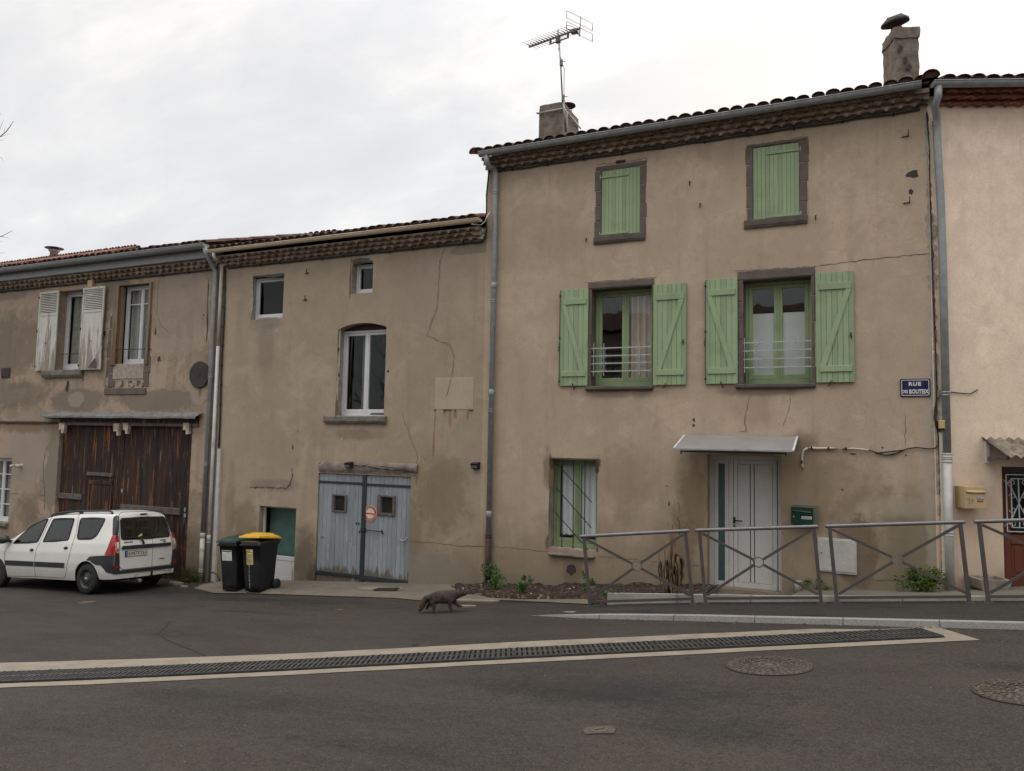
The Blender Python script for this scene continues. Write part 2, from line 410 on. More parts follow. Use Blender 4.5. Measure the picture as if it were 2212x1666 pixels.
simple('bin_yellow',(.62,.36,.030),.38,.1,6)
simple('doormat',(.14,.06,.022),.95,.3,30,bump=.6)
simple('cardboard',(.42,.28,.2),.9,.1,6)
simple('concrete',(.215,.185,.155),.92,.25,4,bump=.5,fine=90)
simple('concrete_pale',(.215,.18,.14),.92,.2,4,bump=.4,fine=90)
def apron():
    t=NT('concrete_apron'); p=t.pos()
    k=t.mix(t.ss(t.noise(1.3,6,.6,p),.35,.65),(.105,.09,.067,1),(.15,.127,.10,1))
    k=t.mix(t.ss(t.noise(2.1,6,.65,t.map(p,(.7,2.5,1))),.5,.66,0,.65),k,(.09,.082,.045,1))
    k=t.mix(t.ss(t.noise(60,3,.6,p),.5,.8,0,.3),k,(.1,.09,.07,1))
    t.col(k); t.rough(.92); t.bump(t.noise(60,3,.6,p),.3,.006)
apron()
def kerbm():
    t=NT('kerb_granite'); p=t.pos(); n=t.noise(90,3,.7,p)
    k=t.ramp(n,(.3,(.12,.115,.108)),(.5,(.235,.225,.215)),(.7,(.33,.32,.305)))
    k=t.mix(t.ss(t.noise(3,5,.6,p),.45,.7,0,.4),k,(.16,.14,.12,1)); t.col(k); t.rough(.85); t.bump(n,.4,.005)
kerbm()
def asphalt(name,c,warm,dk=.45,wet=()):
    t=NT(name); p=t.pos(); X,Y,Z=t.sep(p)
    big=t.noise(.45,6,.6,t.map(p,(1,1.6,1)),.4)
    k=t.mix(t.ss(big,.35,.65),c+(1,),warm+(1,))
    m=t.noise(1.1,7,.66,t.map(p,(.55,1.8,1),(5,2,0)),.4); k=t.mix(t.ss(m,.53,.68,0,dk),k,tuple(x*.48 for x in c)+(1,))
    ag=t.voro(95,p); ar=t.voro(95,p,out='Color')
    lum=t.sep(ar)[0]
    k=t.mix(t.ss(lum,.55,.95,0,.55),k,tuple(min(1,x*1.75) for x in warm)+(1,))
    k=t.mix(t.ss(t.noise(9,6,.7,t.map(p,(.7,1.4,1),(3,3,0)),.8),.5,.7,0,.45),k,tuple(x*.5 for x in c)+(1,))
    k=t.mix(t.ss(lum,.45,.05,0,.6),k,tuple(x*.42 for x in c)+(1,))
    dens=None
    for (x,y,rx,ry,a) in wet:
        dx=t.math('MULTIPLY',t.math('SUBTRACT',X,x),1/rx); dy=t.math('MULTIPLY',t.math('SUBTRACT',Y,y),1/ry)
        r=t.math('SQRT',t.math('ADD',t.math('MULTIPLY',dx,dx),t.math('MULTIPLY',dy,dy)))
        r=t.math('ADD',r,t.math('MULTIPLY',t.math('SUBTRACT',t.noise(2.5,6,.7,p),.5),1.6)); k=t.mix(t.ss(r,1.05,.2,0,a*.6),k,(.011,.010,.0092,1)); q=t.ss(r,1.35,.0,0,a*.24); dens=q if dens is None else t.math('ADD',dens,q)
    pit=t.noise(20,5,.68,t.map(p,(1,1,1),(2,7,0)),1.6); pit=t.math('ADD',pit,t.math('MULTIPLY',t.math('SUBTRACT',t.noise(.8,4,.6,t.map(p,(1,1,1),(9,4,0))),.5),.12))
    if dens is not None: pit=t.math('ADD',pit,dens)
    k=t.mix(t.ss(pit,.57,.64,0,.85),k,(.010,.0095,.009,1))
    wh=t.voro(4.2,t.map(p,(1,1,1),(.3,.8,0))); k=t.mix(t.ss(wh,.03,.018,0,.75),k,(.4,.38,.33,1))
    t.col(k); t.rough(t.ss(m,.4,.7,.92,.72)); t.spec(.35)
    t.bump(t.math('SUBTRACT',ag,t.math('MULTIPLY',pit,.8)),.75,.010)
asphalt('asphalt',(.027,.0217,.0176),(.042,.0342,.0268),.42,((-2.0,-6.6,1.5,.55,.7),(-1.0,-7.4,.9,.4,.5),(-12.5,-1.6,3.0,.5,.65),(-9.5,-2.2,3.0,.4,.5),(1.6,-4.9,1.2,.25,.55),(-14.5,-1.9,3,1.0,.5),(-10.99,-3.36,0.76,0.08,0.37),(-9.59,-1.49,1.12,0.14,0.41),(-8.44,-2.96,0.56,0.07,0.40),(-5.12,-1.69,1.13,0.14,0.40),(-10.37,-2.16,1.06,0.15,0.57),(-12.26,-2.21,1.00,0.11,0.39),(-8.97,-3.39,1.24,0.15,0.49),(-10.45,-1.51,0.92,0.15,0.56),(-8.68,-2.65,0.94,0.10,0.39),(-10.41,-1.73,0.44,0.06,0.51),(-10.62,-2.37,0.82,0.09,0.60),(-11.34,-2.65,0.58,0.12,0.42),(-5.50,-7.60,1.40,0.35,0.40),(-3.20,-8.40,0.80,0.20,0.35),(-8.50,-5.20,1.60,0.30,0.35)))
asphalt('asphalt_path',(.024,.021,.0185),(.034,.029,.025),.6,((-0.15,-2.15,0.16,0.09,0.70),(4.23,-2.80,0.11,0.07,0.70),(3.12,-2.28,0.15,0.07,0.70),(-1.58,-2.44,0.11,0.10,0.70),(4.17,-1.95,0.25,0.12,0.70),(-2.85,-2.61,0.29,0.10,0.70),(0.28,-1.96,0.22,0.11,0.70),(-0.65,-2.71,0.19,0.06,0.70),(0.05,-1.94,0.17,0.05,0.70),(-2.64,-2.73,0.26,0.08,0.70),(-0.68,-2.80,0.30,0.08,0.70),(-1.34,-2.84,0.11,0.06,0.70)))
simple('grate_iron',(.048,.048,.046),.5,.25,8,metal=.3,fine=30)
simple('void_black',(.004,.004,.004),.95,.2,4)
simple('rust_plate',(.055,.043,.033),.8,.35,12,bump=.3)
simple('manhole_iron',(.078,.063,.046),.7,.3,9,fine=30,bump=.3)
simple('manhole_low',(.028,.021,.015),.85,.3,9)
def soilm():
    t=NT('soil'); p=t.pos(); r=t.voro(22,p,out='Color'); k=t.ramp(t.sep(r)[0],(0,(.010,.006,.004)),(.7,(.026,.013,.008)),(.93,(.075,.032,.02)),(1,(.13,.10,.08)))
    t.col(k); t.rough(.95); t.bump(t.voro(22,p),.9,.03)
soilm()
def leafm(name,a,b,c,tr=.25):
    t=NT(name); r=t.island(); k=t.ramp(r,(0,a),(.55,b),(1,c)); t.col(k); t.rough(.55); t.spec(.35)
    tb=t.n('ShaderNodeBsdfTranslucent'); t.put(tb.inputs[0],k); ms=t.n('ShaderNodeMixShader'); ms.inputs[0].default_value=tr
    t.L.new(t.b.outputs[0],ms.inputs[1]); t.L.new(tb.outputs[0],ms.inputs[2]); t.L.new(ms.outputs[0],t.N['Material Output'].inputs[0])
leafm('leaf_green',(.028,.075,.018),(.06,.14,.03),(.11,.20,.05))
leafm('leaf_bush',(.035,.070,.010),(.075,.125,.018),(.13,.18,.035))
leafm('leaf_straw',(.10,.075,.025),(.16,.13,.045),(.09,.11,.03))
leafm('leaf_dry',(.07,.045,.026),(.13,.09,.05),(.20,.145,.09),.1)
leafm('leaf_litter',(.035,.015,.010),(.075,.034,.018),(.16,.11,.07),.05)
simple('bark',(.045,.037,.033),.9,.3,8,bump=.5)
simple('terracotta',(.30,.105,.055),.85,.3,8)
simple('chimney_stone',(.17,.135,.11),.95,.45,9,bump=1.0,fine=22)
def curtm():
    t=NT('curtain'); p=t.pos(); k=t.mix(t.ss(t.noise(5,3,.5,p),.3,.7),(.88,.89,.93,1),(.93,.94,.97,1)); t.col(k); t.rough(.9)
    tr=t.n('ShaderNodeBsdfTransparent'); ms=t.n('ShaderNodeMixShader'); ms.inputs[0].default_value=.12
    t.L.new(t.b.outputs[0],ms.inputs[1]); t.L.new(tr.outputs[0],ms.inputs[2]); t.L.new(ms.outputs[0],t.N['Material Output'].inputs[0])
curtm()
simple('curtain_rose',(.52,.43,.39),.9,.12,3)
simple('blind',(.52,.54,.53),.85,.06,2)
simple('strip_film',(.05,.10,.093),.4,.2,3)
simple('teal_reflection',(.105,.17,.155),.5,.25,3)  # tone lightened to put the door pane's reflection into the colour
def glassm(name,tint,refl=1.0,rough=.02,alpha=.85):
    t=NT(name); N=t.N; N.remove(t.b)
    tr=t.n('ShaderNodeBsdfTransparent'); tr.inputs[0].default_value=tint+(1,)
    gl=t.n('ShaderNodeBsdfGlossy'); gl.inputs['Roughness'].default_value=rough; gl.inputs[0].default_value=(.95,.97,.96,1)
    fr=t.n('ShaderNodeLayerWeight'); fr.inputs[0].default_value=.5
    f=t.math('MULTIPLY',t.math('ADD',.045,t.math('MULTIPLY',t.math('POWER',fr.outputs['Facing'],5.0),.95)),refl)
    bp=t.n('ShaderNodeBump'); bp.inputs['Strength'].default_value=.06; bp.inputs['Distance'].default_value=.02; t.put(bp.inputs['Height'],t.noise(3,2,.5,t.pos())); t.L.new(bp.outputs[0],gl.inputs['Normal'])
    ms=t.n('ShaderNodeMixShader'); t.put(ms.inputs[0],f); t.L.new(tr.outputs[0],ms.inputs[1]); t.L.new(gl.outputs[0],ms.inputs[2]); t.L.new(ms.outputs[0],N['Material Output'].inputs[0])
glassm('glass',(.88,.92,.90),.8)
glassm('glass_teal',(.78,.86,.83),.6)
glassm('glass_bright',(.92,.95,.93),1.25)
glassm('car_glass',(.62,.68,.62),1.5)
simple('car_seat',(.035,.036,.04),.9,.2,9)
def carp():
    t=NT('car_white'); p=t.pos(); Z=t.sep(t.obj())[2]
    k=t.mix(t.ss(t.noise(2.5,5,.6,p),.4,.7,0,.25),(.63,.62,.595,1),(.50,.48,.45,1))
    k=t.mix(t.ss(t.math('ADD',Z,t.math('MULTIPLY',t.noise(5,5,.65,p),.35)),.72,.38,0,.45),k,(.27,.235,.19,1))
    t.col(k); t.rough(.32); t.b.inputs['Coat Weight'].default_value=.35; t.b.inputs['Coat Roughness'].default_value=.12
carp()
simple('car_trim',(.022,.023,.027),.55,.2,8)
simple('car_dark',(.006,.006,.006),.8,.2,6)
simple('tyre',(.013,.013,.013),.8,.2,10,bump=.2)
simple('rim_steel',(.05,.05,.052),.5,.3,9,metal=.4)
simple('hub_bright',(.3,.28,.25),.4,.2,9,metal=.5)
simple('lamp_red',(.32,.012,.010),.15,.2,9)
simple('lamp_clear',(.62,.52,.45),.12,.2,30)
simple('lamp_dark_red',(.09,.008,.008),.2,.2,9)
simple('plate_white',(.55,.52,.44),.4,.06,9)
simple('plate_blue',(.02,.11,.33),.4,.06,9)
def furm():
    t=NT('cat_fur'); p=t.obj(); X,Y,Z=t.sep(p)
    n=t.noise(9,5,.6,p); s=t.noise(5.5,4,.6,t.map(p,(3.2,.7,.8)))
    k=t.mix(t.ss(n,.3,.7),(.048,.038,.034,1),(.080,.062,.052,1))
    k=t.mix(t.ss(s,.52,.62,0,.6),k,(.022,.018,.017,1))
    k=t.mix(t.ss(Z,.17,.07,0,.55),k,(.10,.078,.058,1))
    k=t.mix(t.math('MULTIPLY',t.ss(X,-.19,-.27),t.ss(Z,.16,.22,.7,0)),k,(.105,.072,.045,1))
    k=t.mix(t.ss(t.noise(140,3,.7,t.map(p,(.25,1,1))),.45,.75,0,.5),k,(.012,.01,.01,1))
    t.col(k); t.rough(.95); t.spec(.15); t.bump(t.noise(120,3,.7,t.map(p,(.25,1,1))),.6,.006)
furm()
simple('cat_eye',(.2,.22,.05),.15,.1,9)
simple('added_house_wall',(.33,.29,.24),.9,.25,2)
# ---------------------------------------------------------------- building helpers
def avg(*v): return sum(v)/len(v)
def wall_front(mb,x0,x1,z0,z1,ops,y=0.0,room=2):
    xs=sorted({x0,x1,*[o[0] for o in ops],*[o[1] for o in ops]}); zs=sorted({z0,z1,*[o[2] for o in ops],*[o[3] for o in ops]})
    for a,b in zip(xs,xs[1:]):
        for c,d in zip(zs,zs[1:]):
            mx,mz=(a+b)/2,(c+d)/2
            if any(o[0]<mx<o[1] and o[2]<mz<o[3] for o in ops): continue
            mb.quad([(a,y,c),(b,y,c),(b,y,d),(a,y,d)],0)
    for o in ops:
        a,b,c,d,dep,rm=o[:6]; Y=y+dep
        mb.quad([(a,y,c),(a,y,d),(a,Y,d),(a,Y,c)],rm); mb.quad([(b,y,d),(b,y,c),(b,Y,c),(b,Y,d)],rm)
        mb.quad([(a,y,d),(b,y,d),(b,Y,d),(a,Y,d)],rm); mb.quad([(b,y,c),(a,y,c),(a,Y,c),(b,Y,c)],rm)
        if len(o)<7 or o[6]:
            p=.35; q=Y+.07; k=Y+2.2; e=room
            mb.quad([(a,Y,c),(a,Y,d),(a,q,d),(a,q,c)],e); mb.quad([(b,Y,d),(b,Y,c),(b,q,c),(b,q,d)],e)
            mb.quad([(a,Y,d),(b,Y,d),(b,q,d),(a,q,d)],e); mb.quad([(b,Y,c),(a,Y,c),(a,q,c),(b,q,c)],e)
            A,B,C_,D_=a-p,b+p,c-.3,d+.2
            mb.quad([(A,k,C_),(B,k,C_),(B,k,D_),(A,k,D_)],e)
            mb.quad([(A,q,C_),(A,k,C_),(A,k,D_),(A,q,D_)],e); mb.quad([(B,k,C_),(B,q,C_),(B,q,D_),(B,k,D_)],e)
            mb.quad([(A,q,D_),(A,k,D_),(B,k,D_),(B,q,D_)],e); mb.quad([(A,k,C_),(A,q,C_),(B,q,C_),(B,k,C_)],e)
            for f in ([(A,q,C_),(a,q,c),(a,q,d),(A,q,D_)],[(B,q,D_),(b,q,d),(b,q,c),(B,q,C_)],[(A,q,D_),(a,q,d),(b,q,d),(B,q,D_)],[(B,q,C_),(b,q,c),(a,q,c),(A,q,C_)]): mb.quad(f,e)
def wall_rest(mb,x0,x1,z0,z1,dep,ridge=0,y=0.0):
    # side and back walls, gable tops
    m=y+dep/2
    mb.quad([(x1,y,z0),(x1,y+dep,z0),(x1,y+dep,z1),(x1,m,z1+ridge),(x1,y,z1)],0)
    mb.quad([(x0,y+dep,z0),(x0,y,z0),(x0,y,z1),(x0,m,z1+ridge),(x0,y+dep,z1)],0)
    mb.quad([(x1,y+dep,z0),(x0,y+dep,z0),(x0,y+dep,z1),(x1,y+dep,z1)],0)
def window(par,r,y,m,leaves=2,fw=.045,sw=.05,bars=(),glass='glass',name='window',th=.06,bot=.02,curtain=None,cmat='curtain',cz=(0,1),handle=False):
    x0,x1,z0,z1=r; mb=MB()
    mb.bevbox(x0,x0+fw,y,y+th,z0,z1,.005); mb.bevbox(x1-fw,x1,y,y+th,z0,z1,.005)
    mb.bevbox(x0+fw,x1-fw,y+.002,y+th,z1-fw,z1,.005); mb.bevbox(x0+fw,x1-fw,y-.012,y+th,z0,z0+fw+bot,.006)
    ix0,ix1,iz0,iz1=x0+fw,x1-fw,z0+fw+bot,z1-fw; lw=(ix1-ix0)/leaves; panes=[]
    for i in range(leaves):
        a,b=ix0+i*lw+.002,ix0+(i+1)*lw-.002; ys=y+.012
        mb.bevbox(a,a+sw,ys,y+th-.004,iz0+.003,iz1-.003,.006); mb.bevbox(b-sw,b,ys,y+th-.004,iz0+.003,iz1-.003,.006)
        mb.bevbox(a+sw,b-sw,ys+.001,y+th-.004,iz1-sw,iz1-.003,.006); mb.bevbox(a+sw,b-sw,ys+.001,y+th-.004,iz0+.003,iz0+sw*1.3,.006)
        for bz in bars:
            zc=iz0+(iz1-iz0)*bz; mb.bevbox(a+sw,b-sw,ys+.008,y+th-.01,zc-.014,zc+.014,.004)
        panes.append((a+sw-.004,b-sw+.004,iz0+sw*1.3-.004,iz1-sw+.004))
    if leaves==2:
        xc=(ix0+ix1)/2; mb.bevbox(xc-.026,xc+.026,y+.001,y+.02,iz0+.004,iz1-.004,.006)
    o=mb.build(name,m,par)
    pb=MB()
    for a,b,c,d in panes: pb.quad([(a,y+.036,c),(b,y+.036,c),(b,y+.036,d),(a,y+.036,d)])
    pb.build('pane',glass,o)
    if curtain:
        cb=MB()
        for a,b,ph in curtain:
            A,B=x0+(x1-x0)*a,x0+(x1-x0)*b; c,d=z0+(z1-z0)*cz[0],z0+(z1-z0)*cz[1]
            cb.grid(lambda u,v:(A+(B-A)*u, y+.11+.03*sin(u*(B-A)*52+ph+v*.6)+.012*sin(u*31+ph*2), c+(d-c)*v+.008*sin(u*40+ph)*(1-v)),40,4)
        cb.build('curtain',cmat,o)
    return o
def blocks(mb,x0,x1,z0,z1,y0,y1,n,vary,side):
    # a stack of quoin blocks with mortar joints; side = which edge is ragged
    zs=[z0+(z1-z0)*(i+rnd.uniform(-.18,.18)*(0<i<n))/n for i in range(n+1)]
    for i in range(n):
        e=rnd.uniform(-vary,vary)
        a,b=(x0+e,x1) if side=='l' else (x0,x1+e)
        mb.bevbox(a,b,y0+rnd.uniform(0,.003),y1,zs[i]+.004,zs[i+1]-.004,.008)
def stone_frame(par,outer,inner,n=4,vary=.02,y0=-.012,lint=True,name='stone_surround',mat='stone'):
    mb=MB(); X0,X1,Z0,Z1=outer; x0,x1,z0,z1=inner
    if x0-X0>.02: blocks(mb,X0,x0-.002,Z0,z1,y0,.05,n,vary,'l')
    if X1-x1>.02: blocks(mb,x1+.002,X1,Z0,z1,y0,.05,n,vary,'r')
    if lint: mb.bevbox(X0,X1,y0-.002,.05,z1+.003,Z1,.012)
    mb.jit(.006,5)
    return mb.build(name,mat,par)
def sill(par,r,d=.06,mat='stone_sill',name='window_sill',y1=.25):
    mb=MB(); x0,x1,z0,z1=r; n=10; prof=[(y1,z0),(-d*.6,z0),(-d,z0+(z1-z0)*.35),(-d,z1-.012),(-d+.012,z1),(y1,z1+.02)]
    m=len(prof)
    mb.grid(lambda u,v:(x0+(x1-x0)*u,)+tuple(prof[min(m-1,round(v*(m-1)))]),n,m-1,sm=False)
    mb.f=[tuple(f) for f in mb.f]
    mb.quad([(x0,)+tuple(p) for p in prof]); mb.quad([(x1,)+tuple(p) for p in prof[::-1]])
    mb.jit(.010,6)
    return mb.build(name,mat,par)
def shutter(par,r,y,diag,rod,nb=6,mat='green_shutter',hold=True,lb=(.10,.16,.85,.905)):
    x0,x1,z0,z1=r; w=(x1-x0)/nb; H=z1-z0; mb=MB()
    for i in range(nb): mb.bevbox(x0+i*w+.0012,x0+(i+1)*w-.0012,y,y+.028,z0,z1,.004)
    o=mb.build('shutter',mat,par); t=y-.018
    b=MB(); m=.10*(x1-x0)
    b.bevbox(x0+m,x1-m*.6,t-.004,y,z1-H*lb[1],z1-H*lb[0],.004); b.bevbox(x0+m,x1-m*.6,t-.004,y,z1-H*lb[3],z1-H*lb[2],.004)
    za,zb=z1-H*lb[1]-.001,z1-H*lb[2]+.001; xa,xb=(x0+m*1.6,x1-m*1.8) if diag=='\\' else (x1-m*1.4,x0+m*1.8)
    hw=.042
    b.prism([(xa-hw,za),(xa+hw,za),(xb+hw,zb),(xb-hw,zb)],t,y)
    b.build('brace',mat,o)
    if rod is not None:
        k=MB(); xr=x0+.018 if rod<0 else x1-.018
        k.tube([(xr,y-.02,z0+.01),(xr,y-.02,z1-.03),(xr+.025,y-.02,z1-.015)],.006,6)
        for zz in (z0+.09,z1-.11,(z0+z1)/2): k.lathe([(.004,-.02),(.016,-.01),(.016,.01),(.004,.02)],(xr,y-.02,zz),8)
        zz=z0+H*.4; k.bar((xr,y-.03,zz+.07),(xr-.006,y-.045,zz-.08),.014,.01); k.bar((xr,y-.02,zz),(xr-.03,y-.03,zz-.0),.01,.012)
        k.build('espagnolette',"iron_black",o)
    else:
        k=MB(); xr=x1-.05; zz=z0+H*.42; k.bar((xr,y-.006,zz+.04),(xr+.01,y-.03,zz-.05),.018,.012); k.bar((xr,y-.02,zz+.0),(xr-.02,y-.03,zz-.02),.012,.012); k.build('latch','iron_black',o)
    if hold:
        k=MB(); xc=x0+(x1-x0)*(.55 if diag=='\\' else .35); s=1 if diag=='\\' else -1
        k.bar((xc-s*.03,y-.02,z0+.035),(xc+s*.02,y-.03,z0-.07),.026,.012); k.tube([(xc,.0,z0-.03),(xc,y-.03,z0-.03)],.008,6)
        k.build('shutter_stop','iron_black',par)
    return o
def plank_panel(mb,x0,x1,z0,z1,y,n,th=.025,gap=.0014,jx=0,mi=0):
    w=(x1-x0)/n
    for i in range(n):
        e=rnd.uniform(-jx,jx); mb.bevbox(x0+i*w+gap,x0+(i+1)*w-gap,y+rnd.uniform(0,.003),y+th,z0+e,z1,.003,mi)
def cornice(par,x0,x1,z0,rows,rowh,step,pitch,mat,name='eave_tiles',mortar='mortar_eave'):
    # rows of half round tiles bedded in mortar, each row stepping out over the one below; hollow ends open to the street
    mb=MB(); n=int((x1-x0)/pitch); N=8
    for k in range(rows):
        yo=-step*(k+1); zb=z0+k*rowh; zt=zb+rowh-.004; yd=yo+.11
        mb.box(x0,x1,yd,.1,zb-.004,zt,1); mb.box(x0,x1,yo+.014,yd,zt-.012,zt,1)
        off=(k%2)*pitch*.5; ends=[]; X=x0
        for i in range(n+1):
            xc=x0+off+(i+.5)*pitch+rnd.uniform(-.012,.012)
            if xc<x0+pitch*.5 or xc>x1-pitch*.5: continue
            rx=pitch*.46*rnd.uniform(.92,1.03); rz=(rowh-.016)*rnd.uniform(.86,1.0); zz=zb+rnd.uniform(-.006,.003); yf=yo+.012+rnd.uniform(-.004,.008)
            if xc-rx<X: xc=X+rx+.002
            arc=[(xc-rx*cos(pi*j/N),zz+rz*sin(pi*j/N)) for j in range(N+1)]
            mb.quad([(X,yf,zb-.004),(xc-rx,yf,zb-.004),(xc-rx,yf,zt),(X,yf,zt)],1)
            for (xa,za),(xb,zb_) in zip(arc,arc[1:]):
                mb.quad([(xa,yf,za),(xb,yf,zb_),(xb,yf,zt),(xa,yf,zt)],1); mb.quad([(xa,yd+.005,za),(xb,yd+.005,zb_),(xb,yf,zb_),(xa,yf,za)],0,True)
            th=.015; yr=yf-rnd.uniform(.008,.034); out=[(xc-(rx+.002)*cos(pi*j/N),zz+(rz+.003)*sin(pi*j/N)) for j in range(N+1)]; inn=[(xc-(rx-th)*cos(pi*j/N),zz+(rz-th)*sin(pi*j/N)) for j in range(N+1)]
            v=[(a,yr,b) for a,b in out]+[(a,yr,b) for a,b in inn]+[(a,yf+.001,b) for a,b in out]+[(a,yf+.05,b) for a,b in inn]; L=N+1
            mb.add(v,[q for j in range(N) for q in ((j,j+1,L+j+1,L+j),(j+1,j,2*L+j,2*L+j+1),(L+j,L+j+1,3*L+j+1,3*L+j))],0,True)
            X=xc+rx
        mb.quad([(X,yo+.012,zb-.004),(x1,yo+.012,zb-.004),(x1,yo+.012,zt),(X,yo+.012,zt)],1)
    return mb.build(name,[mat,mortar],par)
def tile_row(mb,xc,y,z,sl,r,L,mi=0,th=.014,plug=0,N=7,flip=1,fl=.62):
    # one canal tile, cover side up, running up the slope; the butt end faces down the slope
    ca=1/sqrt(1+sl*sl); sa=sl*ca; tw=.86; vs=[]
    for (rr,s0,k) in ((r,0,1),(r*tw,L,1),(r-th,0,1),((r-th)*tw,L,1)):
        for j in range(N+1):
            a=pi*j/N; lx=rr*cos(a); h=rr*fl*sin(a)
            vs.append((xc+lx, y+flip*(s0*ca-h*sa), z+s0*sa+h*ca))
    n=N+1; fs=[]
    for j in range(N): fs+=[(j+1,j,n+j,n+j+1),(j,j+1,2*n+j+1,2*n+j),(2*n+j,2*n+j+1,3*n+j+1,3*n+j)]
    mb.add(vs,fs,mi,True)
    if fl>0: mb.quad([vs[2*n+j]+Vector((0,flip*.045,.0)) if isinstance(vs[2*n+j],Vector) else (vs[2*n+j][0],vs[2*n+j][1]+flip*.045,vs[2*n+j][2]) for j in range(n)],plug)
def roof(par,x0,x1,ye,ze,sl,run,pitch=.205,mat='tile_roof',rows=10,back=True,r=.106,under=True):
    mb=MB(); ca=1/sqrt(1+sl*sl); L=run/ca/rows
    for side in ((1,-1) if back else (1,)):
        yb=ye if side>0 else ye+2*run
        mb.quad([(x0,yb+side*.05,ze+.0),(x1,yb+side*.05,ze+.0),(x1,ye+run,ze+run*sl),(x0,ye+run,ze+run*sl)][::side],1)
        n=int((x1-x0)/pitch); p=(x1-x0)/n
        for i in range(n):
            xc=x0+(i+.5)*p
            for k in range(rows if side>0 else 5):
                Lk=L if side>0 else run/ca/5
                if under:
                    tile_row(mb,xc+p/2+rnd.uniform(-.006,.006),yb+side*k*Lk*ca,ze+k*Lk*ca*sl-.0+.01,sl,r*.8,Lk*1.1,0,N=4,flip=side,fl=-.25) if k==0 and side>0 and i<n-1 else None
                tile_row(mb,xc+rnd.uniform(-.014,.014),yb+side*(k*Lk*ca+rnd.uniform(-.03,.012)),ze+k*Lk*ca*sl+.02+rnd.uniform(0,.014),sl,r*rnd.uniform(.94,1.03),Lk*1.18,0,N=6,flip=side)
    # ridge tiles along x
    n=int((x1-x0)/.42)
    for i in range(n):
        xa=x0+i*(x1-x0)/n; N=6; xb=xa+(x1-x0)/n*1.06
        vs=[];zr=ze+run*sl+.05
        for (xx,rr) in ((xa,.13),(xb,.115)):
            for j in range(N+1):
                a=pi*j/N; vs.append((xx,ye+run+rr*cos(a),zr+rr*.8*sin(a)-.02))
        mb.add(vs,[(j,j+1,N+2+j,N+1+j) for j in range(N)],0,True)
    return mb.build('roof',[mat,'mortar_eave'],par)
def gutter(par,x0,x1,yc,zt,r,mat,brk=.75,caps=True,slope=0,bmat=None):
    mb=MB(); N=10; 
    def ring(x,z,rr): return [(x,yc+rr*cos(pi+pi*j/N),z+rr*sin(pi+pi*j/N)*1.0) for j in range(N+1)]
    a=ring(x0,zt,r); b=ring(x1,zt+slope*(x1-x0),r); ai=ring(x0,zt,r-.004); bi=ring(x1,zt+slope*(x1-x0),r-.004); n=N+1
    mb.add(a+b,[(j+1,j,n+j,n+j+1) for j in range(N)],0,True); mb.add(ai+bi,[(j,j+1,n+j+1,n+j) for j in range(N)],0,True)
    mb.tube([(x0,yc-r,zt+.004),(x1,yc-r,zt+.004+slope*(x1-x0))],.010,8)      # rolled front bead
    mb.quad(a[::-1]); mb.quad(b)
    k=int((x1-x0)/brk)
    for i in range(k):
        xx=x0+(i+.5)*(x1-x0)/k; zz=zt+slope*(xx-x0); rr=r+.004
        q=[(xx-.014,yc+rr*cos(pi+pi*j/N),zz+rr*sin(pi+pi*j/N)) for j in range(N+1)]; p=[(xx+.014,)+t[1:] for t in q]
        mb.add(q+p,[(j+1,j,n+j,n+j+1) for j in range(N)],1,True)
        mb.box(xx-.014,xx+.014,yc-rr,yc-rr+.02,zz,zz+.016,1)
    return mb.build('gutter',[mat,bmat or mat],par)
def pipe(par,pts,r,mat,clamps=(),name='downpipe',cm='zinc',joints=()):
    mb=MB(); mb.tube(pts,r,12)
    for (x,y,z) in joints: mb.lathe([(r,-.06),(r+.007,-.055),(r+.007,.055),(r,.06)],(x,y,z),12,cap=False)
    o=mb.build(name,mat,par)
    for (x,y,z) in clamps:
        k=MB()
        for dz in (-.022,.022): k.lathe([(r+.001,dz-.008),(r+.007,dz-.007),(r+.007,dz+.007),(r+.001,dz+.008)],(x,y,z),12,cap=False)
        k.box(x-.012,x+.012,y+r,0.01,z-.02,z+.02); k.build('pipe_clamp',cm,o)
    return o
def path_on(reg,pts,y): return [F(reg,a,b,y) for a,b in pts]
def ribbon(mb,pts,w,y,mi=0,vary=.6):
    # ragged crack: thin sliver standing 2 mm proud of the render
    P=[]
    for p,q in zip(pts,pts[1:]):
        n=max(2,int((q-p).length/.05))
        P+=[p.lerp(q,i/n) for i in range(n)]
    P.append(pts[-1]); L=[];R_=[]
    for i,p in enumerate(P):
        d=(P[min(i+1,len(P)-1)]-P[max(0,i-1)]).normalized(); nn=Vector((-d.z,0,d.x))
        c=p+nn*rnd.uniform(-1,1)*.012; ww=w*rnd.uniform(1-vary,1+vary)/2*(1 if 0<i<len(P)-1 else .2)
        L.append(Vector(((c+nn*ww).x,y,(c+nn*ww).z))); R_.append(Vector(((c-nn*ww).x,y,(c-nn*ww).z)))
    n=len(P)
    mb.add(L+R_,[(i,i+1,n+i+1,n+i) for i in range(n-1)],mi)
def blob(mb,c,rx,rz,y,n=18,rag=.3,mi=0,th=.0,seed=None):
    k=rnd.uniform(0,50)
    pts=[]
    for i in range(n):
        t=2*pi*i/n; s=1+rag*noise.noise(Vector((cos(t)*1.4+k,sin(t)*1.4,k))); pts.append((c[0]+rx*cos(t)*s,y,c[2]+rz*sin(t)*s))
    mb.quad(pts[::-1] if False else pts,mi)
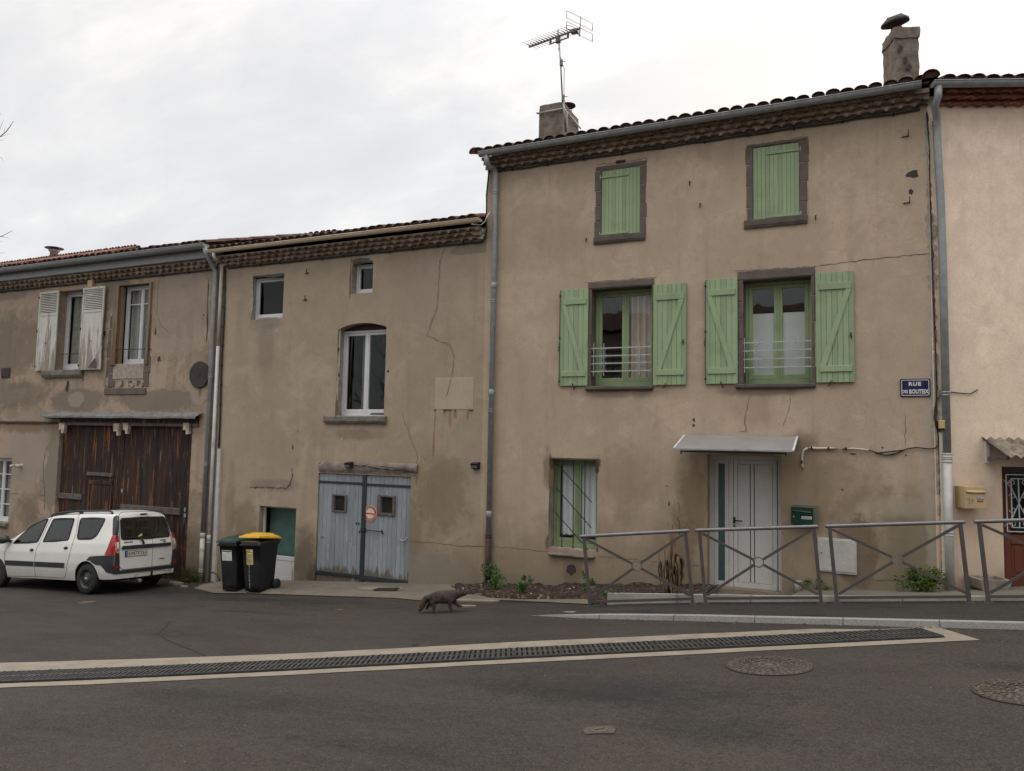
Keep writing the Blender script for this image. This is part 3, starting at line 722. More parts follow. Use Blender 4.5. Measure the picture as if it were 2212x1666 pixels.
def hook(par,p,kind=0):
    mb=MB(); x,y,z=p
    if kind==0:   # L shaped iron hinge pin
        mb.bar((x,.02,z),(x,-.07,z),.016,.016); mb.bar((x,-.06,z-.005),(x,-.06,z+.085),.014,.014); mb.bar((x,-.012,z),(x-.09,-.012,z-.004),.014,.01)
    else:
        mb.tube([(x,.02,z+.02),(x,-.05,z+.02),(x+.004,-.055,z-.05)],.009,6); mb.lathe([(.016,-.004),(.016,.006)],(x,-.03,z+.03),8)
    return mb.build('wall_hook','rust_iron',par)
# ================================================================ the tall house with green shutters
XT0=fx('V',1051,500); XT1=fx('V',2017,750)
ZT=avg(fz('V',1065,365),fz('V',2005,238))
plaster('plaster_tall',(.465,.365,.270),(.395,.306,.225),[
  (fx('K',1150,600),fz('K',1150,600),1.5,.9,E_['och'],.45,.9),(fx('K',240,700),fz('K',240,700),.38,1.0,E_['och'],.5,.9),(fx('J',1300,450),fz('J',1300,450),.8,.8,E_['och'],.3,.9),
  (fx('L',300,1200),fz('L',300,1200),.9,.9,E_['grn'],.45,.9),(fx('L',200,990),fz('L',200,990),.7,.18,(.36,.31,.25),.4,.9),(fx('K',1600,1150),fz('K',1600,1150),.32,.62,(.12,.085,.055),.55,.4),
  (fx('J',1800,1000),fz('J',1800,1000),.3,.9,(.14,.09,.05),.5,.9),(fx('J',900,1215),fz('J',900,1215),.25,.3,(.14,.10,.06),.5,.9),
  (fx('J',690,350),fz('J',690,350),.12,.5,E_['dk'],.5,.9),(fx('J',690,960),fz('J',690,960),.08,.2,(.16,.08,.04),.5,.9),(fx('J',200,1050),fz('J',200,1050),.14,.75,E_['dk'],.45,.9),
  (fx('I',1500,865),fz('I',1500,865),.9,.12,E_['dk'],.55,.9),(fx('I',520,880),fz('I',520,880),1.0,.12,E_['dk'],.4,.9),
  (fx('I',1450,1000),fz('I',1450,1000),.5,.5,(.28,.2,.14),.3,.9),(fx('K',1130,230),fz('K',1130,230),.35,.25,E_['dk'],.45,.9),
  (fx('L',425,700),fz('L',425,700),.16,2.6,(.36,.31,.26),.45,.5),(fx('G',1000,905),fz('G',1000,905),.14,.10,(.40,.34,.28),.5,.4),
  (fx('H',1700,700),fz('H',1700,700),1.5,.9,(.38,.31,.25),.25,.9),(fx('H',500,900),fz('H',500,900),1.6,.8,(.25,.19,.145),.3,.9)],grime_h=1.9)
tall=thing('tall_house','tall three storey rendered house with green shutters and white front door','house',((XT0+XT1)/2,0,g(-3,0)))
# openings
OA=RECT('I',352,176,757,832); OB=RECT('I',1378,116,1846,816); OG=RECT('J',706,268,1098,1040); OD=RECT('K',350,338,968,1490)
U1=RECT('H',1099,290,1436,862); U2=RECT('G',183,1092,530,1620)
mb=MB()
wall_front(mb,XT0,XT1,-1.6,ZT+.25,[OA+(.27,1),OB+(.27,1),OG+(.25,3),OD+(.2,0),U1+(.06,1,False),U2+(.06,1,False)])
for o in (U1,U2): mb.quad([(o[0],.06,o[2]),(o[1],.06,o[2]),(o[1],.06,o[3]),(o[0],.06,o[3])],2)
wall_rest(mb,XT0,XT1,-1.6,ZT+.25,9.0,1.45)
mb.build('wall',['plaster_tall','stone','dark_room','mortar_pale'],tall)
ROWH=.066
cornice(tall,XT0-.02,XT1,ZT+.01,3,ROWH,.085,.195,'tile_eave')
YG=-.37; RG=.075; ZG=avg(fz('V',1035,331,YG-RG),fz('V',2000,170,YG-RG))
roof(tall,XT0-.12,XT1,-.40,ZG+.015,.30,4.9)
# verge tile lumps at both ends
mb=MB()
for k in range(9): tile_row(mb,XT0-.12+rnd.uniform(-.02,.02),-.36+k*.42,ZG+.03+k*.42*.32,.32,.12,.5,fl=.9)
mb.build('verge_tiles','tile_red',tall)
mb=MB()
for k in range(8): tile_row(mb,XT1+.01,-.44+k*.42,ZG+.05+k*.42*.32,.32,.125,.5,fl=.85)
mb.build('verge_tiles','tile_roof',tall)
gutter(tall,F('V',1036,333,YG).x,F('V',1990,173,YG).x,YG,ZG,RG,'zinc',.82,bmat='zinc_pale')
# downpipe: offset from gutter end back to the wall, then down
xp=avg(fx('C',2148,740,-.08),fx('J',206,700,-.08))
q0=F('E',165,1170,YG); zc_=fz('E',235,1330,-.08)
pipe(tall,[(q0.x+.02,YG,ZG-.06),(q0.x+.02,YG,ZG-.16),(q0.x+.05,YG+.03,ZG-.28),(xp-.04,-.13,zc_+.12),(xp,-.08,zc_-.02),(xp,-.08,zc_-.4),(xp,-.08,fz('J',190,900,-.08))],.05,'zinc',
  clamps=[(xp,-.08,fz('H',160,486,-.08)),(xp,-.08,fz('H',140,1440,-.08)),(xp,-.08,fz('C',2128,1540,-.08))],joints=[(xp,-.08,fz('C',2146,625,-.08)),(xp,-.08,fz('C',2130,1410,-.08)),(xp,-.08,fz('J',194,725,-.08))],cm='zinc')
pipe(tall,[(xp,-.08,fz('J',190,900,-.08)),(xp,-.08,g(xp,0)-.05)],.052,'rust_iron',clamps=[(xp,-.08,fz('J',188,905,-.08))],cm='rust_iron')
# first floor windows
window(tall,OA,.27,'green_frame',2,.05,.06,glass='glass_bright',curtain=[(.52,.99,0)],cmat='curtain_rose',bot=.05)
wB=window(tall,OB,.27,'green_frame',2,.05,.065,glass='glass_bright',bot=.05)
mb=MB(); zb=OB[2]+(OB[3]-OB[2])*.70
for a,b in ((.06,.485),(.515,.94)):
    mb.box(OB[0]+(OB[1]-OB[0])*a,OB[0]+(OB[1]-OB[0])*b,.318,.322,OB[2]+.1,zb)
mb.build('blind','blind',wB)
stone_frame(tall,(fx('I',325,500),fx('I',775,500),OA[2]-.01,fz('I',550,116)),OA,5)
stone_frame(tall,(fx('I',1342,500),fx('I',1872,500),OB[2]-.01,fz('I',1600,38)),OB,5)
mb=MB(); mb2=MB(); mb3=MB()
for rr,L in ((('I',302,130),('I',802,95)),(('I',1308,50),('I',1890,22))):
    p,q=F(*rr),F(*L); ribbon(mb,[p,q],.008,-.004,vary=.3)
p,q=F('I',1890,16),F('V',2010,547); ribbon(mb,[p,p.lerp(q,.5)+Vector((0,0,.01)),q],.010,-.004,vary=.4)
p=path_on('G',[(140,1075),(590,1010),(600,1200)],0); ribbon(mb,p,.010,-.004,vary=.3)
p=path_on('H',[(1050,240),(1495,183),(1490,440)],0); ribbon(mb,p,.010,-.004,vary=.3)
ribbon(mb,path_on('I',[(1437,885),(1425,915),(1405,985),(1392,1050),(1388,1105)],0),.008,-.004)
ribbon(mb,path_on('I',[(1705,905),(1690,990),(1660,1070),(1645,1105)],0),.006,-.004)
ribbon(mb,path_on('K',[(672,0),(660,70),(675,130),(672,150),(600,145)],0),.008,-.004)
ribbon(mb,path_on('J',[(0,985),(230,995),(700,1035)],0),.007,-.004); ribbon(mb,path_on('J',[(1095,1075),(1500,1110),(1960,1160)],0),.007,-.004)
ribbon(mb,path_on('L',[(0,1445),(250,1455),(330,1450)],0),.006,-.004)
ribbon(mb,path_on('L',[(245,600),(250,500),(250,400)],0),.007,-.004,vary=.2)
ribbon(mb2,path_on('V',[(2003,240),(2006,330),(2010,430),(2014,520),(2018,640),(2022,760),(2024,860),(2028,960),(2031,1060),(2035,1180),(2036,1250)],0),.008,-.006,vary=.9)
PALE=[(2001,250),(2003,330),(2008,430),(2012,520),(2016,640),(2019,760),(2021,860),(2025,960),(2028,1060),(2031,1180)]
for a,b,w_ in ((0,2,.05),(2,4,.09),(4,5,.05),(5,8,.075)): ribbon(mb3,path_on('V',PALE[a:b+1],0),w_,-.003,vary=.95)
mb2.build('corner_crack','ink',tall); build_islands(mb3,'corner_filler','mortar_pale',tall)
build_islands(mb,'wall_crack','crack_dark',tall)
mb=MB()
for (r,a,b,rx,rz) in (('G',1365,1285,.075,.055),('G',1350,1415,.03,.04),('K',238,50,.018,.025),('K',235,95,.02,.03),('J',885,1195,.085,.09),('J',1683,495,.012,.012),('L',104,608,.014,.014),('L',252,659,.013,.013),('K',1470,626,.014,.014),('K',1562,332,.05,.012),('J',1698,640,.014,.04)):
    blob(mb,F(r,a,b),rx,rz,-.003,rag=.25 if rx>.1 else .6)
build_islands(mb,'wall_hole','rust_disc',tall)
mb=MB()
for (r,a,b,rx,rz) in (('G',1378,1300,.05,.03),('L',445,880,.06,.05),('L',433,560,.035,.2),('L',430,240,.045,.28),('G',1490,1600,.03,.25),('L',465,1008,.05,.05),('L',440,760,.03,.12),('G',1478,1150,.02,.5),('J',985,1370,.08,.07)):
    blob(mb,F(r,a,b),rx,rz,-.002,rag=.8,n=26)
build_islands(mb,'plaster_patch','mortar_pale',tall)
for r,a,b,k in (('G',1330,1005,0),('G',1340,1495,0),('G',648,1610,1),('H',968,905,1),('H',1878,404,1),('H',1970,598,1)): hook(tall,F(r,a,b),k)
def edge_chips(o,inner):
    mb=MB(); a,b,c,d=o
    for P in (((a,c),(a,d)),((b,d),(b,c)),((a,d),(b,d))):
        p,q=Vector((P[0][0],0,P[0][1])),Vector((P[1][0],0,P[1][1])); k=0
        while k<.95:
            l=rnd.uniform(.08,.3); ribbon(mb,[p.lerp(q,k),p.lerp(q,min(1,k+l))],rnd.uniform(.012,.032),-.0025,vary=.9); k+=l+rnd.uniform(0,.12)
    build_islands(mb,'edge_mortar','mortar_pale',tall)
for o_ in ((fx('H',1046,500),fx('H',1490,500),fz('H',1260,880),fz('H',1260,232)),(fx('G',137,1400),fx('G',590,1400),fz('G',400,1635),fz('G',360,1045)),(fx('I',322,500),fx('I',775,500),OA[2],fz('I',550,114)),(fx('I',1338,500),fx('I',1874,500),OB[2],fz('I',1600,36))): edge_chips(o_,None)
sill(tall,RECT('I',318,836,772,860),.07); sill(tall,RECT('I',1333,820,1872,846),.07)
SA=RECT('I',137,182,322,828,-.05); SB=RECT('I',771,145,992,822,-.05); SC_=RECT('I',1118,112,1342,815,-.05); SD=RECT('I',1868,66,2138,804,-.05)
shutter(tall,SA,-.05,'\\',-1); shutter(tall,SB,-.05,'/',None,7); shutter(tall,SC_,-.05,'\\',-1); shutter(tall,SD,-.05,'/',None,7)
def railing(rect_reg,zs,posts,x0,x1):
    mb=MB(); y=.035
    for b in zs:
        z=b; mb.bar((x0,y,z),(x1,y,z),.022,.020)
    zt,zb=zs[0]+.085,zs[-1]-.085
    for i,x in enumerate(posts):
        mb.bar((x,y-.014,zb),(x,y-.014,zt),.010,.010,up=(0,1,0))
        if i==0 and rect_reg: continue
        for za,zc in zip(zs,zs[1:]):
            m=(za+zc)/2
            for s in (-1,1): mb.tube([(x+s*(.014+.05*abs(sin(t))**1.0*1.0),y-.005,m+.062*cos(t)*1.0) for t in [0.15+2.85*k/8 for k in range(9)]] if False else [(x+s*(.058-.044*sin(t)),y-.005,m+.06*cos(t)) for t in [pi*k/8 for k in range(9)]],.0045,5)
    return mb.build('window_railing','alu',tall)
zsA=[avg(fz('I',370,a,.035),fz('I',742,b,.035)) for a,b in ((575,566),(629,618),(680,670),(732,726))]
railing(True,zsA,[fx('I',367,640,.02),fx('I',435,640,.02),fx('I',677,640,.02)],OA[0],OA[1])
zsB=[avg(fz('I',1390,a,.035),fz('I',1840,b,.035)) for a,b in ((540,523),(596,580),(652,638),(709,696))]
railing(True,zsB,[fx('I',1389,620,.02),fx('I',1468,620,.02),fx('I',1757,620,.02)],OB[0],OB[1])
# second floor closed shutters
def closed(r,side):
    x0,x1,z0,z1=r; mb=MB(); y=.012; n=11; plank_panel(mb,x0+.004,x1-.004,z0+.01,z1-.004,y,n,.03,.001)
    o=mb.build('shutter','green_shutter',tall)
    for zz in (z1-(z1-z0)*.10,z0+(z1-z0)*.075):
        k=MB(); w=(x1-x0)*.70; a,b=(x0-.02,x0+w) if side<0 else (x1-w,x1+.02)
        k.bevbox(a,b,y-.016,y,zz-.020,zz+.018,.003); xe=x0-.02 if side<0 else x1+.02
        k.tube([(xe,y-.012,zz-.04),(xe,y-.012,zz+.04)],.014,8)
        for j in range(5): k.lathe([(.009,-.004),(.006,0)],(a+(b-a)*(j+.5)/5,y-.010,zz),7,axis='y')
        k.build('hinge','green_shutter',o)
closed(U1,-1); closed(U2,1)
stone_frame(tall,(fx('H',1046,500),fx('H',1490,500),fz('H',1260,880),fz('H',1260,232)),U1,4,.018)
stone_frame(tall,(fx('G',137,1400),fx('G',590,1400),fz('G',400,1635),fz('G',360,1045)),U2,4,.018)
sill(tall,RECT('H',1034,875,1485,900),.05,y1=.05); sill(tall,RECT('G',122,1632,588,1648),.05,y1=.05)
mb=MB(); p=F('H',1270,208); mb.bevbox(p.x-.09,p.x+.09,-.03,.02,p.z-.025,p.z+.03,.02); mb.jit(.02,9); mb.build('stone_stub','rust_iron',tall)
# barred ground floor window
ZI=fz('J',900,1000,.25)
og=(OG[0],OG[1],ZI,OG[3]); window(tall,og,.25,'green_frame',2,.05,.06,curtain=[(.10,.47,1),(.53,.97,3)],cz=(.13,.97),bot=.03)
mb=MB(); mb.prism([(OG[0]+.001,OG[2]),(OG[1]-.001,OG[2]),(OG[1]-.001,ZI+.002),(OG[0]+.001,ZI+.002)],.03,.26); mb.jit(.006,7); mb.build('sill_bed','mortar_pale',tall)
sill(tall,RECT('J',708,1042,1082,1098),.09,mat='sill_concrete')
mb=MB(); plank_panel(mb,fx('J',708,262),fx('J',1112,270),fz('J',900,276),fz('J',900,262),-.02,1,.1); mb.jit(.008,6); mb.build('lintel','stone_sill',tall)
mb=MB(); yy=.06
for a in (815,907,1002): mb.bar(F('J',a,285,yy),Vector((fx('J',a,600,yy),yy,fz('J',a,1042,yy))),.014,.014,up=(0,1,0))
for p,q in (((775,315),(1060,632)),((762,508),(1055,842)),((753,708),(1050,1048))): mb.bar(F('J',*p,yy-.014),F('J',*q,yy-.014),.013,.013,up=(0,1,0))
mb.build('window_bars','iron_black',tall)
mb=MB()
for (a,b,rx,rz,mi) in ((722,400,.035,.32,0),(722,300,.03,.12,1),(725,690,.035,.22,2),(1106,350,.03,.09,1),(692,960,.022,.10,2),(1104,1015,.02,.04,2),(1108,300,.04,.08,0)):
    p=F('J',a,b); blob(mb,p,rx,rz,-.004-.002*mi,rag=.7,n=24,mi=mi)
build_islands(mb,'jamb_wear',['shutter_yellow','rust_iron','stone'],tall)
# front door
dY=.2; x0,x1,z0,z1=OD; zs=fz('K',700,1474,dY); x0=fx('K',362,700,dY)
fr=MB(); fr.bevbox(x0,x0+.085,dY,dY+.07,zs,z1,.004); fr.bevbox(x1-.07,x1,dY,dY+.07,zs,z1,.004); fr.bevbox(x0+.085,x1-.07,dY,dY+.07,z1-.075,z1,.004)
def kx(a): return fx('K',a,900,dY)
def kz(b): return fz('K',700,b,dY)
zt=kz(384); zb=zs+.03; th=.06; gap=.004
# narrow leaf
la,lb=kx(407),kx(528); fr.bevbox(la,kx(440),dY+.008,dY+th,zb,zt,.003); fr.bevbox(kx(495),lb,dY+.008,dY+th,zb,zt,.003)
zg0,zg1=fz('K',467,1383,dY),fz('K',467,411,dY)
fr.bevbox(kx(440),kx(495),dY+.009,dY+th,zg1,zt,.003); fr.bevbox(kx(440),kx(495),dY+.009,dY+th,zb,zg0,.003)
fr.bevbox(kx(530),kx(565),dY+.004,dY+th,zb,zt,.003)
# wide leaf with a recessed panel and two vertical grooves
ra,rb=kx(568),kx(930); pa,pb=kx(602),kx(893); pz0,pz1=fz('K',750,1408,dY),fz('K',750,420,dY)
fr.bevbox(ra,pa,dY+.008,dY+th,zb,zt,.003); fr.bevbox(pb,rb,dY+.008,dY+th,zb,zt,.003); fr.bevbox(pa,pb,dY+.009,dY+th,pz1,zt,.003); fr.bevbox(pa,pb,dY+.009,dY+th,zb,pz0,.003)
for a,b in ((602,705),(708,738),(741,893)): fr.bevbox(kx(a)+gap,kx(b)-gap,dY+.012,dY+th,pz0+gap,pz1-gap,.003)
fr.box(la,rb,dY+.045,dY+.068,zb,zt,1); fr.box(x0,x1,dY-.02,dY+.07,zs-.03,zs+.028,0)
dr=fr.build('front_door',['door_white','upvc_edge'],tall)
mb=MB(); mb.box(kx(440)-.002,kx(495)+.002,dY+.020,dY+.03,zg0-.002,zg1+.002); mb.build('glass_strip','strip_film',dr)
mb=MB(); hz=kz(888); hx=fx('K',574,890,dY); mb.bevbox(hx-.018,hx+.018,dY-.006,dY+.008,hz-.05,hz+.05,.004); mb.tube([(hx,dY,hz),(hx,dY-.05,hz),(hx+.02,dY-.055,hz-.001),(hx+.135,dY-.052,hz-.004)],.011,8); mb.build('handle','iron_black',dr)
mb=MB(); hz=kz(930); mb.lathe([(.018,-.006),(.018,.01)],(hx,dY,hz),10,axis='y'); mb.bevbox(hx-.016,hx+.016,dY-.004,dY+.008,hz-.045,hz,.004); mb.lathe([(.008,-.010),(.008,.0)],(hx,dY,hz),8,axis='y',mi=1); mb.build('lock',['iron_black','alu'],dr)
# chimneys
def roof_z(y): return ZG-.035+(y+.3)*.32
yc1=1.05
c0=F('E',572,830,yc1); c1=F('E',755,800,yc1); ztop=avg(F('E',575,805,yc1).z,F('E',755,785,yc1).z)
mb=MB(); dpt=.95
def rough_box(mb,x0,x1,y0,y1,z0,z1,am,n=8,taper=0):
    k=len(mb.v)
    mb.grid(lambda u,v:(x0+(x1-x0)*u,y0,z0+(z1-z0)*v),5,n,sm=True); mb.grid(lambda u,v:(x1,y0+(y1-y0)*u,z0+(z1-z0)*v),5,n,sm=True)
    mb.grid(lambda u,v:(x1+(x0-x1)*u,y1,z0+(z1-z0)*v),5,n,sm=True); mb.grid(lambda u,v:(x0,y1+(y0-y1)*u,z0+(z1-z0)*v),5,n,sm=True)
    mb.grid(lambda u,v:(x0+(x1-x0)*u,y0+(y1-y0)*v,z1),5,5,sm=True)
    for i in range(k,len(mb.v)):
        p=mb.v[i]; t=(p.z-z0)/(z1-z0); cx_,cy_=(x0+x1)/2,(y0+y1)/2
        q=Vector((cx_+(p.x-cx_)*(1-taper*t),cy_+(p.y-cy_)*(1-taper*t),p.z))
        mb.v[i]=q+noise.noise_vector(q*3.1)*am*.25+noise.noise_vector(q*8)*am*.8
rough_box(mb,c0.x,c1.x,yc1,yc1+dpt,roof_z(yc1)-.1,ztop,.022,taper=.02)
ch1=mb.build('chimney','chimney_stone',tall); CH1=(c0.x,c1.x,yc1,yc1+dpt,ztop)
mb=MB(); xm,ym=c1.x-.17,yc1+.72
mb.lathe([(.09,-.05),(.085,.12)],(xm,ym,ztop),14); mb.build('chimney_pot','terracotta',ch1)
mb=MB()
for t in (0.5,2.6,4.7): mb.bar((xm+.08*cos(t),ym+.08*sin(t),ztop+.1),(xm+.1*cos(t),ym+.1*sin(t),ztop+.24),.012,.012)
mb.lathe([(.17,.23),(.165,.25),(.02,.28)],(xm,ym,ztop),16); mb.build('chimney_cap','rust_iron',ch1)
mb=MB(); a,b,c,d=CH1[:4]; zz=F('E',590,865,yc1-.03).z
mb.tube([(a-.03,d*.5,zz+.02),(a-.03,c-.03,zz),(b+.03,c-.03,zz+.01),(b+.035,d+.03,zz-.02)],.018,6); mb.build('chimney_strap','cable_white',ch1)
yc2=.9; c0=F('G',1150,400,yc2); c1=F('G',1389,400,yc2); _m=(c0.x+c1.x)/2; _h=(c1.x-c0.x)*.5*.80; c0=Vector((_m-_h+.02,yc2,0)); c1=Vector((_m+_h+.02,yc2,0)); zt2=fz('G',1270,212,yc2)
mb=MB(); rough_box(mb,c0.x,c1.x,yc2,yc2+.48,roof_z(yc2)-.15,zt2-.02,.030,16)
rough_box(mb,c0.x-.015,c1.x+.01,yc2-.02,yc2+.50,zt2-.17,zt2-.0,.03,3)
for (a,b,r_) in ((1285,505,.035),): 
    p=F('G',a,b,yc2-.02); mb.lathe([(.05,-.03),(.045,-.01)],(p.x,p.y,p.z),10,axis='y',mi=1)
for (a,b) in ((1222,375),(1265,455)):
    p=F('G',a,b,yc2-.028); blob(mb,p,.04,.06,p.y,rag=.7,mi=1)
RZ=Matrix.Translation(((c0.x+c1.x)/2,yc2+.24,0))@Matrix.Rotation(radians(21),4,'Z')@Matrix.Translation((-(c0.x+c1.x)/2,-yc2-.24,0)); mb.xf(RZ)
ch2=mb.build('chimney',['chimney_stone','rust_disc'],tall)
xm=fx('G',1245,190,yc2+.3); ym=yc2+.3
mb=MB(); mb.lathe([(.16,-.02),(.12,.04),(.10,.05),(.095,.16)],(xm,ym,zt2),14); mb.build('chimney_pot','terracotta',ch2)
mb=MB()
for s in (-1,1): mb.bar((xm+s*.09,ym-.06,zt2+.05),(xm+s*.05,ym-.06,zt2+.3),.02,.008)
k=len(mb.v); mb.lathe([(.02,.10),(.14,.09),(.215,.02),(.225,-.02),(.2,-.03),(.03,.03)],(0,0,0),18); mb.box(-.12,.12,-.03,.03,.09,.115)
mb.xf(Matrix.Translation((xm-.02,ym,zt2+.27))@Matrix.Rotation(radians(-9),4,'Y')@Matrix.Rotation(radians(12),4,'X'),k); mb.jit(.012,7,k)
mb.build('chimney_cowl','iron_black',ch2)
# ================================================================ the low middle house
XL0=fx('V',467,800); XL1=XT0
ZL=avg(fz('C',190,490),fz('C',2110,287))
def P_(r,a,b): p=F(r,a,b); return p.x,p.z
def st(r,a,b,rx,rz,c,al,so=.8): x,z=P_(r,a,b); return (x,z,rx,rz,c,al,so)
plaster('plaster_low',(.375,.302,.224),(.32,.255,.187),[
  st('D',850,1000,.35,.9,(.10,.085,.055),.55),st('D',930,1080,.25,.35,(.06,.05,.035),.6),st('D',1850,500,.9,1.0,E_['och'],.45),st('D',1650,750,.25,.9,E_['och'],.45),
  st('D',640,430,.9,.18,(.12,.10,.08),.35),st('D',420,750,.5,.9,E_['och'],.4),st('D',1750,1050,.9,.5,E_['gry'],.5),st('C',480,1050,.35,.9,(.17,.145,.12),.35),
  st('C',1830,1600,.06,.30,E_['rust'],.42,.95),st('C',1870,1570,.07,.13,E_['rust'],.48,.9),st('C',1960,1570,.04,.14,E_['rust'],.45,.9),st('C',1790,1550,.05,.06,E_['rust'],.48,.9),st('C',1720,1600,.025,.3,E_['rust'],.45,.9),st('D',1803,130,.035,.36,(.17,.06,.025),.5,.95),
  st('C',1990,350,.5,.13,(.17,.145,.115),.5,.3),st('C',1140,1720,.9,.15,E_['dk'],.35),st('C',480,900,.6,.25,(.17,.145,.12),.3),st('C',1700,700,1.4,1.2,(.30,.25,.205),.25),
  st('D',300,700,.2,1.6,E_['dk'],.3)],grime_h=1.7)
low=thing('low_house','low middle house with blue plank garage doors and beige gutter','house',((XL0+XL1)/2,0,g(-10,0)))
W1=RECT('C',380,557,600,860); W2=RECT('C',1112,452,1260,672); W3=RECT('C',1010,908,1344,1580)
GD=RECT('D',958,340,1614,1166); GD=(GD[0],GD[1],min(fz('D',945,1158),fz('D',1605,1172))-.06,GD[3]); SDR=RECT('D',525,580,771,1172)
mb=MB()
wall_front(mb,XL0,XL1,-2.4,ZL+.25,[W1+(.13,1),W2+(.17,1),W3+(.20,1),GD+(.07,0,False),SDR+(.12,0)])
mb.quad([(GD[0],.07,GD[2]),(GD[1],.07,GD[2]),(GD[1],.07,GD[3]),(GD[0],.07,GD[3])],2)
wall_rest(mb,XL0,XL1,-2.4,ZL+.25,9.0,1.4)
# segmental head of the tall window and of the attic window
def arch(r,rise,th=.199):
    x0,x1,z0,z1=r; n=10; P=[]
    for i in range(n+1):
        t=i/n; P.append((x0+(x1-x0)*t, z1-rise+rise*4*t*(1-t)*1.0))
    for (xa,za),(xb,zb_) in zip(P,P[1:]):
        mb.quad([(xa,0,za),(xb,0,zb_),(xb,0,z1),(xa,0,z1)],0); mb.quad([(xa,0,za),(xa,th,za),(xb,th,zb_),(xb,0,zb_)],1)
arch(W3,.11); arch(W2,.05,.169)
mb.build('wall',['plaster_low','mortar_pale','dark_room'],low)
cornice(low,XL0,XL1-.03,ZL+.01,3,.068,.09,.20,'tile_eave_low')
YG2=-.37; R2=.062; ZG2=avg(fz('C',45,347,YG2-R2),fz('C',2040,148,YG2-R2))
roof(low,XL0+.02,XL1-.02,-.40,ZG2+.01,.285,4.8)
gutter(low,F('C',42,350,YG2).x,F('C',2055,150,YG2).x,YG2,ZG2,R2,'beige_metal',.98)
mb=MB()
for k in range(12): tile_row(mb,XL0+.12+rnd.uniform(-.02,.02),-.36+k*.40,ZG2+.04+k*.40*.30,.30,.13,.5,fl=.7)
mb.build('verge_tiles','tile_roof',low); mb=MB()
for k in range(12): tile_row(mb,XL1-.16,-.36+k*.40,ZG2+.03+k*.40*.30,.30,.12,.5,fl=.8)
mb.build('verge_tiles','tile_red',low)
# windows
def fr_(r,a): return a
window(low,(W1[0]+.0,W1[1],W1[2],W1[3]-.03),.13,'upvc',1,.045,.05,glass='glass_teal')
window(low,(W2[0],W2[1],W2[2],W2[3]-.03),.17,'upvc',1,.04,.045)
ZH=fz('C',1200,953,.2)
w3=window(low,(W3[0],W3[1],W3[2],ZH),.20,'upvc',2,.05,.055)
mb=MB(); mb.box(W3[0],W3[1],.185,.22,ZH,W3[3]); mb.build('lintel_board','rust_iron',low)
mb=MB()
for a,b in ((.30,.56),):
    X=W3[0]+(W3[1]-W3[0])*a; mb.box(X,X+.12,.4,.45,W3[2],ZH)
mb.build('curtain','room_wall',w3)
sill(low,RECT('C',918,1584,1366,1640),.08,mat='sill_concrete')
mb=MB(); zz=fz('C',1290,1572); x=fx('C',1290,1572); 
for i in range(3): mb.bevbox(x-.16+i*.02,x+.16-i*.01,-.02,.08,zz+.0+i*.012,zz+.011+i*.012,.003)
mb.build('slate_scrap','stone_sill',low)
# ragged filler round the openings
mb=MB()
for (r,a,b,rx,rz,mi) in (('C',372,720,.04,.55,0),('C',490,552,.42,.035,2),('C',500,862,.35,.015,0),('C',1008,1250,.035,.7,0),('C',1000,1520,.035,.16,1),('C',1012,1100,.02,.06,3),('C',1346,1020,.02,.07,3),('C',1334,1500,.018,.07,3),('C',1016,1280,.03,.05,2),('C',1100,560,.015,.4,2),
   ('C',1180,440,.28,.06,2),('D',765,1100,.03,.16,0),('C',1377,1253,.018,.03,3),('D',985,812,.04,.014,3)):
    blob(mb,F(r,a,b),rx,rz,-.003-.001*mi,rag=.8,n=30,mi=mi)
build_islands(mb,'opening_filler',['mortar_pale','shutter_yellow','stone_sill','rust_iron'],low)
mb=MB(); r=RECT('C',1722,1305,2000,1535); mb.bevbox(r[0],r[1],-.008,.01,r[2],r[3],.006); mb.jit(.008,4)
def patchm():
    t=NT('plaster_patch_pale'); p=t.pos(); k=t.mix(t.ss(t.noise(3,6,.6,p),.35,.65),(.37,.30,.228,1),(.41,.335,.255,1)); k=t.mix(t.ss(t.noise(60,3,.6,p),.5,.8,0,.3),k,(.22,.18,.14,1)); t.col(k); t.rough(.93); t.bump(t.noise(60,3,.6,p),.3,.006)
patchm(); mb.build('render_patch','plaster_patch_pale',low)
mb=MB()
for a,b,w in ((1720,1536,.03),(1815,1537,.10),(1870,1538,.02),(1985,1540,.05)):
    p=F('C',a,b); mb.bar((p.x-w,-.012,p.z),(p.x+w,-.012,p.z),.012,.010)
build_islands(mb,'rusty_bracket','rust_iron',low)
mb=MB()
ribbon(mb,path_on('C',[(1797,340),(1760,440),(1750,600),(1735,800),(1690,900),(1662,988),(1765,1035),(1830,1055),(1862,1150),(1850,1250),(1830,1350),(1805,1440)],0),.009,-.012)
ribbon(mb,path_on('C',[(1480,1560),(1500,1640),(1520,1659)],0),.008,-.004)
ribbon(mb,path_on('D',[(1610,0),(1635,100),(1683,205),(1680,370),(1672,430)],0),.010,-.004)
ribbon(mb,path_on('D',[(1615,838),(1850,860),(2000,880),(2170,880)],0),.009,-.004)
build_islands(mb,'wall_crack','crack_dark',low)
mb=MB()
ribbon(mb,path_on('D',[(440,447),(520,445),(620,450),(680,452),(720,452),(750,425),(765,370),(762,300)],0),.024,-.003,vary=.9,mi=0)
ribbon(mb,path_on('D',[(640,445),(672,430),(690,450)],0),.07,-.004,vary=.9,mi=1)
ribbon(mb,path_on('D',[(768,195),(770,130)],0),.03,-.003,vary=.9,mi=0)
ribbon(mb,path_on('D',[(745,45),(743,30)],0),.02,-.003,mi=0); ribbon(mb,path_on('D',[(806,45),(804,30)],0),.02,-.003,mi=0)
